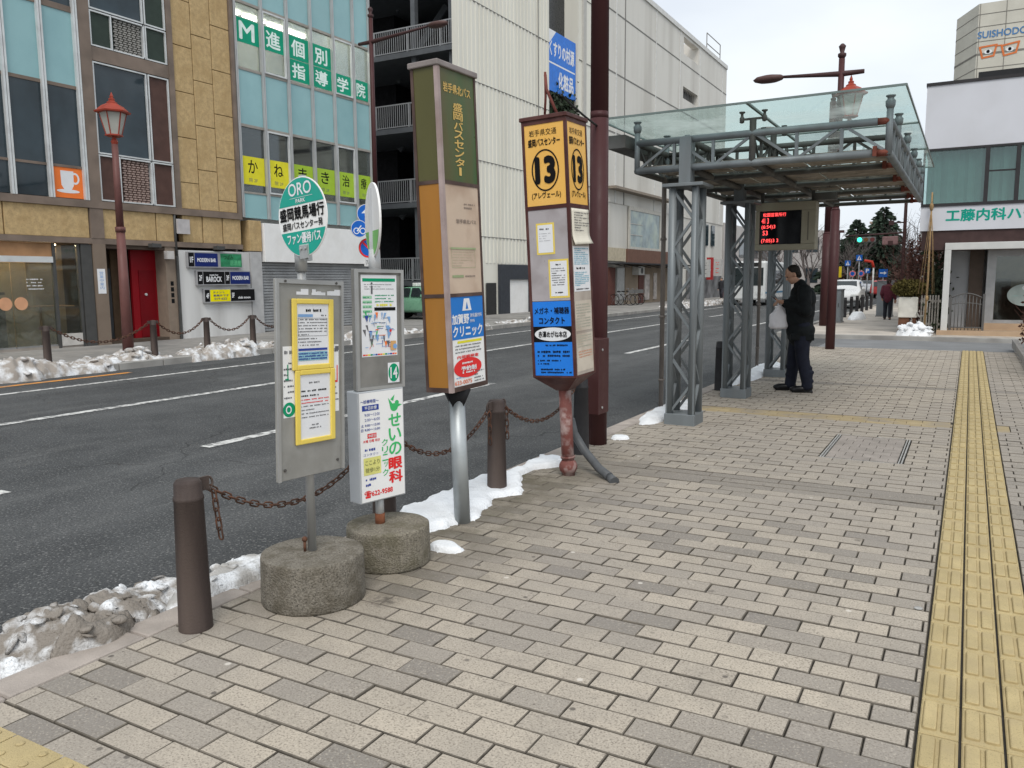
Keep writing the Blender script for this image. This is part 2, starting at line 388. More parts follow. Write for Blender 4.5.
    bands = ((1.08,1.47),(9.43,9.82))
    r = 0; y = 2.212-W*30
    while y < 19.62:
        y1 = y+W
        yc = (y+y1)/2
        inb = any(a-.03 < yc < c+.03 for a, c in bands)
        dark = 6.05 < yc < 6.4 or 12.7 < yc < 12.95
        if True:
            off = -1.2 if r % 2 == 0 else -1.2+L*.53
            step = L*(2.2 if 6.05 < yc < 6.4 else 1)
            n0 = int((-3.085-off)/step)-2; x = off+n0*step
            while x < 6:
                a, c = max(x, -3.082), min(x+step, 6)
                x += step
                for lo, hi in (((.437,6),) if inb else ((-3.082,-1.082),(-.408,-.079),(.318,6)) if 7.43 < yc < 8.57 else ((-3.082,-.079),(.318,6))):
                    aa, cc = max(a, lo), min(c, hi)
                    if cc-aa < .02: continue
                    q = rd.random()
                    t = .05+.14*rd.random() if q < .15 else (.35+.25*rd.random() if q < .45 else .65+.35*rd.random())
                    fz = max(0, min(1, (yc-3.6)/3.2)); t = t*(1-.72*fz)+.72*fz*(.36+.38*max(0, min(1, (yc-6.5)/5))+.12*rd.random())
                    if dark: t = .05+.2*rd.random()
                    if lo > 0: t *= .7
                    g = .5*rd.uniform(.003, .0065)
                    stone(aa+g, cc-g, y+.5*rd.uniform(.004,.008), y1-.5*rd.uniform(.004,.008), t)
        y = y1; r += 1
    me = bpy.data.meshes.new('pavement'); me.from_pydata(V, [], F)
    at = me.attributes.new('tone', 'FLOAT', 'FACE'); at.data.foreach_set('value', tone)
    m = bpy.data.materials.new('pavers'); m.use_nodes = True; nt = m.node_tree; N = nt.nodes.new; Lk = nt.links.new; bs = nt.nodes['Principled BSDF']
    an = N('ShaderNodeAttribute'); an.attribute_name = 'tone'
    cr = N('ShaderNodeValToRGB'); E = cr.color_ramp.elements; E[0].position = 0; E[0].color = (.215,.195,.172,1); E[1].position = 1; E[1].color = (.455,.40,.325,1)
    e = E.new(.18); e.color = (.235,.214,.188,1); e = E.new(.4); e.color = (.315,.283,.243,1); e = E.new(.7); e.color = (.38,.337,.28,1)
    Lk(an.outputs['Fac'], cr.inputs[0])
    tc = N('ShaderNodeTexCoord')
    def nz(s, d=3, rough=.5):
        n = N('ShaderNodeTexNoise'); n.inputs['Scale'].default_value = s; n.inputs['Detail'].default_value = d; n.inputs['Roughness'].default_value = rough
        Lk(tc.outputs['Object'], n.inputs['Vector']); return n.outputs['Fac']
    def rng(v, a, b_, c, d):
        x = N('ShaderNodeMapRange'); Lk(v, x.inputs[0])
        for i, q in enumerate((a, b_, c, d)): x.inputs[i+1].default_value = q
        return x.outputs[0]
    def mix(f, a, b_, mode='MIX'):
        x = N('ShaderNodeMix'); x.data_type = 'RGBA'; x.blend_type = mode
        for i, v in ((0, f), (6, a), (7, b_)):
            if hasattr(v, 'links'): Lk(v, x.inputs[i])
            elif i == 0: x.inputs[0].default_value = v
            else: x.inputs[i].default_value = (*v, 1)
        return x.outputs[2]
    def mul(a, b_):
        x = N('ShaderNodeMath'); x.operation = 'MULTIPLY'; Lk(a, x.inputs[0]); Lk(b_, x.inputs[1]); return x.outputs[0]
    c = mix(rng(nz(130, 3), .5, .66, 0, .75), cr.outputs[0], (.16,.135,.11))             # dark grains
    c = mix(rng(nz(95, 3), .55, .70, 0, .35), c, (.66,.59,.48))                           # pale grains
    c = mix(rng(nz(4.5, 6, .65), .45, .78, 0, .5), c, (.24,.215,.185))                    # grime
    c = mix(rng(nz(.7, 4), .42, .7, 0, .35), c, (.27,.245,.225))                          # wide worn patches
    sep = N('ShaderNodeSeparateXYZ'); Lk(tc.outputs['Object'], sep.inputs[0])
    damp = mul(rng(sep.outputs['X'], -2.95, -1.95, 1, 0), mul(rng(sep.outputs['Y'], 2.2, 3.4, 0, 1), rng(sep.outputs['Y'], 5.6, 7.2, 1, 0)))
    damp = mul(damp, rng(nz(3.2, 6, .7), .34, .56, .25, 1))
    c = mix(damp, c, (.105,.09,.062))                                                     # wet mossy stain by the kerb
    mould = mul(damp, rng(nz(9, 5, .7), .55, .7, 0, .7)); c = mix(mould, c, (.06,.065,.025))
    for sc_, rad, col_ in ((2.1,.030,(.07,.062,.055)),(1.3,.020,(.62,.58,.52)),(3.3,.022,(.12,.1,.085))):
        vo = N('ShaderNodeTexVoronoi'); vo.voronoi_dimensions = '2D'; vo.inputs['Scale'].default_value = sc_; Lk(tc.outputs['Object'], vo.inputs['Vector'])
        c = mix(mul(rng(vo.outputs['Distance'], rad*.6, rad, .75, 0), rng(nz(.9, 2), .48, .56, 0, 1)), c, col_)   # gum and drip spots
    for sx, sy, sr in ((-2.42,3.02,.11),(-1.16,1.98,.03),(-1.05,3.9,.025),(.05,2.6,.03),(-1.9,3.0,.02),(-.5,5.1,.03)):
        vm = N('ShaderNodeVectorMath'); vm.operation = 'DISTANCE'; Lk(tc.outputs['Object'], vm.inputs[0]); vm.inputs[1].default_value = (sx, sy, 0)
        c = mix(mul(rng(vm.outputs['Value'], sr*.3, sr, .8, 0), rng(nz(30, 3), .35, .6, .2, 1)), c, (.07,.06,.05))
    Lk(c, bs.inputs['Base Color']); bs.inputs['Roughness'].default_value = .88; bs.inputs['Specular IOR Level'].default_value = .3
    bp = N('ShaderNodeBump'); bp.inputs['Strength'].default_value = .35; bp.inputs['Distance'].default_value = .004; Lk(nz(260, 2), bp.inputs['Height']); Lk(bp.outputs[0], bs.inputs['Normal'])
    me.polygons.foreach_set('material_index', [1 if q < 0 else 0 for q in tone])  # sloped paver edges get a darker tone than the tops
    struct(link('pavement', me, [m, mat('paver_edge', (.125,.11,.09), .95, var=.45, scale=14, dirt=(.2,.175,.145), dscale=4, damt=.8)]))

    # ---- tactile paving: tiles with raised bars, and the faded cross bands
    yl = mat('tactile_yellow', (.475,.38,.20), .85, var=.13, scale=5, bump=.5, bscale=260, speck=.42, spscale=210, dirt=(.40,.32,.18), dscale=6, damt=.7, island=.14)
    V.clear(); F.clear(); tone.clear(); rd2 = random.Random(9)
    y = 2.97-.2575*17
    b = MB()
    while y < 19.55:
        for k in range(3):
            x0, x1 = -.077+.1315*k+.0045, -.077+.1315*(k+1)-.0045; a, c = y+.003, y+.2575-.003; z = rd2.uniform(-.002, .001)
            # sloped-edge tile
            P = [(x0,a),(x1,a),(x1,c),(x0,c)]; q = .004
            Q = [(x0+q,a+q),(x1-q,a+q),(x1-q,c-q),(x0+q,c-q)]
            lo = [b.bm.verts.new((*p,-.014)) for p in P]; mi = [b.bm.verts.new((*p,z-q)) for p in P]; hi = [b.bm.verts.new((*p,z)) for p in Q]
            for i in range(4):
                j = (i+1) % 4; b._f([lo[i],lo[j],mi[j],mi[i]]); b._f([mi[i],mi[j],hi[j],hi[i]])
            b._f(hi)
            for xc in (x0+.032, x1-.032):
                hw, ym, hl = .0235, (a+c)/2+.006, .106
                def ringv(s, zz):
                    o = []
                    for (cx_, cy_, t0) in ((xc+hw-s-.008, ym+hl-s-.008, 0),(xc-hw+s+.008, ym+hl-s-.008, 90),(xc-hw+s+.008, ym-hl+s+.008, 180),(xc+hw-s-.008, ym-hl+s+.008, 270)):
                        for t in (0, 45, 90): o.append(b.bm.verts.new((cx_+.008*math.cos(R(t0+t)), cy_+.008*math.sin(R(t0+t)), zz)))
                    return o
                r0, r1, r2 = ringv(0, z+.0002), ringv(.0025, z+.0065), ringv(.007, z+.009)
                for A, B in ((r0, r1), (r1, r2)):
                    b.mi = 1 if A is r0 else 0  # lower sides of the bars in a darker yellow
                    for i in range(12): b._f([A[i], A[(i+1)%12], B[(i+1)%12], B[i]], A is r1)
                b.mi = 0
                b._f(r2)
        y += .2575
    struct(b.build('tactile_paving', [yl, mat('tactile_bar_side', (.33,.255,.125), .95, var=.2, scale=20)]))
    worn = mat('worn_yellow', (.4,.32,.19), .9, var=.12, scale=6, speck=.5, spscale=160, dirt=(.27,.235,.19), dscale=3, damt=.9, island=.25)
    for y0, y1, m_, xr in ((1.08,1.47,yl,-.08),(9.43,9.82,worn,-.08)):
        b = MB(); yy = y0
        rows = 3; h = (y1-y0)/rows
        for i in range(rows):
            x = -3.07+(.12 if i % 2 else 0)
            while x < xr:
                x1 = min(x+.27, xr); 
                if x1-x > .04: 
                    b.bx(x+.003, x1-.003, y0+i*h+.002, y0+(i+1)*h-.002, -.014, rd2.uniform(0, .002))
                    if y0 < 3:
                        for ux in (.07,.2):
                            for uy in (.033,.098): b.lathe([(.016,.002),(.013,.006),(.006,.0075)], (x+ux, y0+i*h+uy, 0), 8)
                x += .27
        b.bx(.322,.432,y0+.003,y1-.003,-.014,.001)
        struct(b.build('tactile_paving', m_, bevel=.002))
    # ---- manhole lid let into the paving
    t = thing('manhole_cover', 'paved manhole lid with bare metal edge strips, set among the grey pavers', 'manhole cover', (-.745, 8.0, 0))
    b = MB()
    for i in range(8):
        for j in range(4):
            o_ = .07 if i % 2 else 0; b.bx(max(-.285,-.285+j*.1425+o_-.07)+.003, min(.285,-.285+(j+1)*.1425+o_-.07)-.003, -.56+i*.14+.002, -.56+(i+1)*.14-.002, -.012, .0005)
        b.bx(.215 if i % 2 == 0 else .285-.002, .285, -.56+i*.14+.002, -.56+(i+1)*.14-.002, -.012, .0005)
    b.build('lid', mat('lid_paving', (.33,.295,.265), .9, var=.14, scale=5, speck=.5, spscale=160, dirt=(.2,.18,.16), dscale=4, damt=.7, island=.2), t)
    st = mat('worn_steel', (.36,.355,.34), .6, .0, var=.2, scale=20)
    b = MB()
    for sx in (-1, 1):
        b.bx(sx*.3-.004, sx*.3+.004, -.58, .58, -.012, .003); b.bx(sx*.322-.005, sx*.322+.005, -.58, .58, -.012, .002)
    b.bx(-.333,.333,-.59,-.583,-.012,.002); b.bx(-.333,.333,.583,.59,-.012,.002)
    b.build('frame', st, t)
    b = MB(); b.lathe([(.02,.001),(.018,.004),(.004,.005)], (-.13,4.14,0), 14); tag(b.build('survey_stud', st, None), 'small round metal stud between pavers at the edge of the yellow tactile strip', 'stud')
ground()

# ================================================================== SNOW
def snow_mat(name, dirt, amt, sc, dr=(.42,.56), speck=0.):
    return mat(name, (.80,.82,.84), .6, var=.06, scale=6, bump=1.0, bscale=70, dirt=dirt, dscale=sc, damt=amt, spec=.3, drng=dr, speck=speck, spscale=90)
def chunks(me, n, seed, lo, hi, zmin=-1., flat=.7):
    """broken lumps of ploughed snow half sunk into the heap, added to its mesh"""
    q = random.Random(seed); bm = bmesh.new(); bm.from_mesh(me); bm.verts.ensure_lookup_table()
    P = [v.co.copy() for v in bm.verts if v.co.z > zmin]
    for _ in range(n):
        c = q.choice(P); r = lo+(hi-lo)*q.random()**2.2
        res = bmesh.ops.create_icosphere(bm, subdivisions=2, radius=r); vs = res['verts']
        cuts = [(Vector((q.gauss(0,1), q.gauss(0,1), q.gauss(0,.8))).normalized(), q.uniform(.45,.8)*r) for _k in range(6)]
        sc = Vector((q.uniform(.7,1.5), q.uniform(.7,1.5), q.uniform(.5,1.)*flat)); rot = Matrix.Rotation(q.uniform(0,6.28), 3, 'Z') @ Matrix.Rotation(q.gauss(0,.5), 3, 'X'); off = Vector((q.random()*50, 0, 0))
        for v in vs:
            p = v.co.copy()
            for n_, d in cuts:
                k = p.dot(n_)
                if k > d: p -= n_*(k-d)
            p += p.normalized()*r*.16*noise.fractal(p*(2.2/r)+off, 1, 2, 3) if p.length > 1e-6 else Vector()
            v.co = rot @ Vector((p.x*sc.x, p.y*sc.y, p.z*sc.z))+c+Vector((0,0,r*.12))
    for f in bm.faces: f.smooth = True
    bm.to_mesh(me); bm.free(); return me
def fl(x): return -.15 if -14.33 < x < -3.26 else -.03
def hfield(x0, x1, y0, y1, st, fn):
    nx, ny = int((x1-x0)/st)+1, int((y1-y0)/st)+1; V = []; ix = {}; F = []
    H = {}
    for i in range(nx):
        for j in range(ny): H[i, j] = fn(x0+i*st, y0+j*st)
    def vid(i, j):
        if (i, j) not in ix: ix[i, j] = len(V); V.append((x0+i*st, y0+j*st, max(H[i, j], fl(x0+i*st))))
        return ix[i, j]
    for i in range(nx-1):
        for j in range(ny-1):
            if max(H[i,j], H[i+1,j], H[i,j+1], H[i+1,j+1]) > fl(x0+i*st)+.025: F.append((vid(i,j), vid(i+1,j), vid(i+1,j+1), vid(i,j+1)))
    me = bpy.data.meshes.new('snow'); me.from_pydata(V, [], F)
    for p in me.polygons: p.use_smooth = True
    return me
def sg(x): return max(0., min(1., x))
def fbm(x, y, s, z=0.): return noise.fractal(Vector((x*s, y*s, z)), 1., 2., 4)
def lump(x, y, s, z=0.):
    o = 0; w = 1.; t = 0
    for k in range(3):
        wx = .3*noise.noise(Vector((x*s*1.7, y*s*1.7, z+k))); wy = .3*noise.noise(Vector((x*s*1.7+9, y*s*1.7, z+k)))
        d = noise.voronoi(Vector((x*s+wx, y*s+wy, z+3.7*k)))[0][0]
        o += w*math.sqrt(max(0, 1-min(1, d*1.25)**2)); t += w; s *= 2.1; w *= .5
    return o/t
def snows():
    dirty = snow_mat('dirty_snow', (.20,.172,.142), .95, 7, (.34,.52), .7); clean = snow_mat('clean_snow', (.62,.62,.62), .35, 3.5, (.5,.62)); grey = snow_mat('grey_snow', (.30,.26,.22), .92, 6, (.36,.58), .5)
    # near dirty heap at the lower left
    def f(x, y):
        cx = -3.56+.05*math.sin(y*4)
        e = 1-((x-cx)/(.30 if x > cx else .24))**2-((y-2.2)/.6)**2+.55*fbm(x, y, 3.0, 1)
        if e <= 0: return -.3
        h = .05+.13*min(1, e*1.5)*(.1+1.0*lump(x, y, 4.5, 3))*(.75+.5*sg(.5+fbm(x, y, 1.6, 4)))+.022*fbm(x, y, 15)
        return min(h, e*.5)+(-.10 if x < -3.27 else 0)
    tag(link('snow_heap', chunks(hfield(-3.95,-2.95,1.35,2.95,.014,f), 70, 3, .008, .05, -.1, .5), dirty), 'grey-brown crusty snow heap on the kerb beside the bollard with the dangling chain end', 'snow heap')
    def f(x, y):
        e = 1-(((x+3.36+.1*(y-2.85))/.2)**2+((y-3.0)/.5)**2)+.5*fbm(x, y, 3.5, 5)
        if e <= 0: return -.3
        h = .03+.05*min(1, e*1.6)*(.1+1.1*lump(x, y, 6, 7))
        return min(h, e*.4)+(-.06 if x < -3.27 else 0)
    tag(link('snow_heap', chunks(hfield(-3.7,-2.8,2.45,3.6,.016,f), 20, 8, .008, .045, -.1, .5), snow_mat('patchy_snow', (.3,.28,.25), .8, 6, speck=.4)), 'low white and grey snow lumps behind the round concrete base of the race bus sign', 'snow heap')
    def f(x, y):
        w = .20+.10*math.sin(y*2.9+.6)+.10*fbm(0, y, 2.2, 2)
        cx = -3.06+.05*math.sin(y*2)
        e = 1-(abs(x-cx)/max(.04, w))**2
        e = min(e, (y-3.85)*3, (6.3-y)*1.6)+.45*fbm(x, y, 4.2, 8)
        if e <= 0: return -.3
        return .04*min(1, e*2.5)+.010*fbm(x, y, 8)+(-.02 if x < -3.27 else 0)
    tag(link('snow_patch', hfield(-3.55,-2.3,3.55,6.7,.018,f), clean), 'thin clean white snow spread around the bollard between the green-topped and the number 13 signs', 'snow patch')
    def f(x, y):
        e = 1-(((x+2.6)/.12)**2+((y-3.82)/.085)**2)+.4*fbm(x, y, 6, 2)
        return (.03*min(1, e*2) if e > 0 else -.3) if x > -3.26 else -.3
    tag(link('snow_patch', hfield(-2.9,-2.3,3.65,4.2,.015,f), clean), 'small white snow wedge against the concrete base of the eye clinic sign', 'snow patch')
    def f(x, y):
        e = 1-(((x+2.93)/.09)**2+((y-7.4)/.12)**2)+.5*fbm(x, y, 6, 3)
        return (.03*min(1, e*2) if e > 0 else -.3) if x > -3.26 else -.3
    tag(link('snow_patch', hfield(-3.2,-2.65,7.1,7.8,.015,f), clean), 'tiny scrap of snow at the foot of the tall brown pole', 'snow patch')
    def f(x, y):
        e = 1-(((x+3.0)/.18)**2+((y-9.2)/1.0)**2)+.4*fbm(x, y, 3, 3)
        return .06*min(1, e*2)*(.4+.7*lump(x,y,4)) if e > 0 else -.3
    tag(link('snow_patch', hfield(-3.3,-2.7,8.2,10.4,.02,f), clean), 'snow strip at the kerb behind the nearest lattice column of the shelter', 'snow patch')
    def f(x, y):
        e = 1-(((x+3.0)/.2)**2+((y-13.6)/1.8)**2)+.4*fbm(x, y, 3, 6)
        return .07*min(1, e*2)*(.4+.7*lump(x,y,4)) if e > 0 else -.3
    tag(link('snow_patch', hfield(-3.35,-2.65,11.6,15.6,.025,f), clean), 'snow strip at the kerb behind the farthest lattice column of the shelter', 'snow patch')
    # far bank
    def bank(y0, y1, hgt, seed, wid=.62):
        def f(x, y):
            t = sg((y-y0)/.8)*sg((y1-y)/.8)
            cx = -14.95+.12*math.sin(y*.9+seed)
            e = 1-(abs(x-cx)/(wid+.15*fbm(1, y, .8, seed)))**2+.45*fbm(x, y, 1.5, seed)
            e = min(e, t*2)
            if e <= 0: return -.3
            return min(e*.8, hgt*(.8+.25*math.sin(y*1.7+seed))*min(1, e*1.6)*(.1+.9*lump(x, y, 3.8, seed))*.72+.05*fbm(x, y, 7))+(-.1 if x < -14.5 else 0)
        me = hfield(-16,-14.0,y0-.3,y1+.3,.035 if y1 < 30 else .08,f); return chunks(me, int((y1-y0)*30), seed, .02, .11, -.05)
    tag(link('snow_bank', bank(3.5,11.6,.44,1,.6), grey), 'lumpy greyish snow bank along the far kerb in front of the cafe glass door', 'snow bank')
    tag(link('snow_bank', bank(11.7,17.2,.40,4,.6), grey), 'lumpy snow bank along the far kerb before the red door and white sign wall', 'snow bank')
    tag(link('snow_bank', bank(17.2,24.2,.36,7,.55), grey), 'lumpy snow bank along the far kerb in front of the grey shutter', 'snow bank')
    tag(link('snow_bank', bank(26.2,30.4,.32,2,.5), grey), 'snow bank on the far kerb in front of the pale green taxi', 'snow bank')
    tag(link('snow_bank', bank(44,56,.4,5,.7), grey), 'long snow bank on the far kerb below the awning shop windows', 'snow bank')
    tag(link('snow_bank', bank(58,82,.4,9,.7), grey), 'distant snow bank on the far kerb seen between the shelter columns', 'snow bank')
    def f(x, y):
        e = 1-(((x+1.27)/.42)**2+((y-24.75)/.45)**2)+.3*fbm(x, y, 2.5, 3)
        return min(e*.6, .3*min(1, e*1.2)*(.3+.9*lump(x,y,2.6))) if e > 0 else -.3
    tag(link('snow_heap', chunks(hfield(-1.9,-.6,24.25,25.4,.025,f), 40, 4, .03, .14, .0), clean), 'white snow heap beside the planter at the clinic corner', 'snow heap')
    def f(x, y):
        e = 1-(((x+3.75)/.3)**2+((y-34)/1.2)**2)+.3*fbm(x, y, 2, 3)
        return .25*min(1, e*1.4) if e > 0 else -.3
    tag(link('snow_heap', hfield(-4.2,-3.2,32.4,36,.04,f), clean), 'small snow heap at the foot of the far grey cabinet beside the low dark posts', 'snow heap')
snows()
# ================================================================== BOLLARDS AND CHAINS (near side)
brown = mat('bollard_brown', (.056,.042,.038), .62, var=.16, scale=9, bump=.3, bscale=160, dirt=(.13,.1,.085), dscale=5, damt=.6, streak=True)
rustc = mat('chain_rust', (.075,.042,.03), .75, var=.3, scale=25, dirt=(.16,.07,.04), dscale=18, damt=.7)
def bollard(name, label, loc, group, r0=.074, r1=.062, h=.69, m=brown, bracket=(0,1)):
    t = thing(name, label, 'bollard', loc, 0, group)
    b = MB(); b.lathe([(r0+.004,-.03),(r0,.01),(r1+.001,h*.86),(r1+.004,h*.865),(r1+.003,h*.885),(r1-.001,h*.89),(r1-.003,h-.018),(r1-.012,h-.004),(0,h)], n=28); b.build('post', m, t)
    if bracket:
        d = Vector((*bracket, 0)).normalized()
        for sgn in ((1, -1) if loc[1] > 2.5 else (1,)):
            b = MB()
            q = d*sgn; b.bar(q*(r1-.01)+Vector((0,0,h-.04)), q*(r1+.05)+Vector((0,0,h-.04)), .014, .062)
            c = q*(r1+.05)+Vector((0,0,h-.045)); pts = [c+Vector((q.x*.022*math.cos(a), q.y*.022*math.cos(a), .03*math.sin(a))) for a in [k*math.pi/6 for k in range(12)]]
            b.tube(pts, .006, 6, True)
            b.build('chain_bracket', m, t)
    return t
def link_pts(c, d, s, ln, w):
    pts = []
    for k in range(14):
        a = 2*math.pi*k/14; x = (ln-w)*(1 if math.cos(a) > 0 else -1)*(0 if abs(math.cos(a)) < .2 else 1)+w*math.cos(a); pts.append(c+d*x+s*(w*math.sin(a)))
    return pts
def chain_mesh(b, P, ln=.03, w=.013, r=.0045, pitch=.046, n=5):
    # walk along polyline P at even pitch, alternate links turned a quarter
    P = [Vector(p) for p in P]; seg = 0; acc = 0; i = 0; d_all = [0]
    for a, c in zip(P, P[1:]): d_all.append(d_all[-1]+(c-a).length)
    L = d_all[-1]; k = 0; s = pitch*.5
    while s < L:
        while seg < len(P)-2 and d_all[seg+1] < s: seg += 1
        a, c = P[seg], P[seg+1]; t = (s-d_all[seg])/max(1e-6, d_all[seg+1]-d_all[seg]); p = a.lerp(c, t); d = (c-a).normalized()
        u = Vector((0,0,1)) if abs(d.z) < .9 else Vector((1,0,0)); sd = d.cross(u).normalized(); up = sd.cross(d)
        b.tube(link_pts(p, d, sd if k % 2 else up, ln, w), r, n, True); k += 1; s += pitch
def sagline(p0, p1, sag, n=30):
    p0, p1 = Vector(p0), Vector(p1); return [p0.lerp(p1, i/n)-Vector((0,0,sag*4*(i/n)*(1-i/n))) for i in range(n+1)]
GB = 'brown bollards along the near kerb'; GC = 'rusty chains between the near bollards'
BY = [2.37, 3.75, 5.08, 6.58]
BL = ['brown steel bollard beside the dirty snow heap, a chain end dangling', 'brown bollard mostly hidden behind the eye clinic sign and its concrete base',
      'brown bollard standing in clean white snow between the olive-headed sign and the number 13 sign', 'dark bollard just behind the red-brown post of the number 13 sign']
dk = mat('bollard_dark', (.035,.034,.036), .6, var=.15, scale=9, bump=.3, bscale=160)
for i, y in enumerate(BY): bollard('bollard', BL[i], (-2.98, y, 0), GB, m=dk if i == 3 else brown)
bollard('bollard', 'dark bollard standing left of the middle lattice column of the shelter', (-3.0,11.33,0), GB, m=dk, bracket=None)
CL = ['rusty chain sagging behind the race bus sign, one end dangling from its bollard', 'rusty chain between the hidden bollard and the bollard in white snow', 'rusty chain from the bollard in white snow to the dark one behind sign 13']
for i in range(3):
    b = MB(); y0, y1 = BY[i]+.115, BY[i+1]-.115
    chain_mesh(b, sagline((-2.98,y0,.625),(-2.98,y1,.625),.2))
    if i == 0: chain_mesh(b, [(-2.965,y0+.01,.61),(-2.95,y0+.03,.36)])
    if i == 1: chain_mesh(b, [(-2.965,y1-.01,.61),(-2.96,y1-.01,.4)])
    if i == 2: chain_mesh(b, [(-2.965,y0+.01,.61),(-2.96,y0+.01,.4)])
    tag(b.build('chain', rustc), CL[i], 'chain', GC)

# ================================================================== SIGN: RACE BUS (round teal plate)
steel = mat('galvanised', (.45,.46,.46), .45, .55, var=.14, scale=7, streak=True, dirt=(.3,.29,.27), dscale=4, damt=.5)
conb = mat('old_concrete', (.205,.186,.155), .95, var=.3, scale=85, bump=1.0, bscale=110, speck=.85, spscale=120, dirt=(.085,.072,.05), dscale=13, damt=.6, drng=(.43,.66))
conb2 = mat('mossy_concrete', (.22,.198,.158), .95, var=.3, scale=80, bump=1.0, bscale=110, speck=.8, spscale=115, dirt=(.10,.09,.055), dscale=11, damt=.6, drng=(.44,.66))
grime = mat('grey_sheet', (.29,.285,.265), .5, .25, var=.1, scale=4, dirt=(.4,.4,.38), dscale=6, damt=.5, bump=.1, bscale=30)
def disc_base(t, r, h, m, seed):
    b = MB(); n = 56; prof = [(r*.985,0),(r,.012),(r*.995,h*.5),(r*.985,h-.010),(r*.975,h-.002),(r*.955,h),(r*.5,h+.002),(.0,h+.004)]
    b.lathe(prof, n=n)
    bmesh.ops.subdivide_edges(b.bm, edges=[e for e in b.bm.edges if e.calc_length() > .03], cuts=2, use_grid_fill=True)
    for v in b.bm.verts:
        k = .0022*noise.fractal(Vector((v.co.x*30+seed, v.co.y*30, v.co.z*30)), 1, 2, 4)-.004*sg(noise.noise(Vector((v.co.x*14+seed, v.co.y*14, 1)))*3-.9)*(1 if v.co.z > h-.03 else 0)
        d = Vector((v.co.x, v.co.y, 0)); d = d.normalized() if d.length > .01 else Vector((0,0,1))
        v.co += d*k+Vector((0,0,.0015*noise.noise(Vector((v.co.x*14, v.co.y*14, seed)))))
    return b.build('concrete_base', m, t)
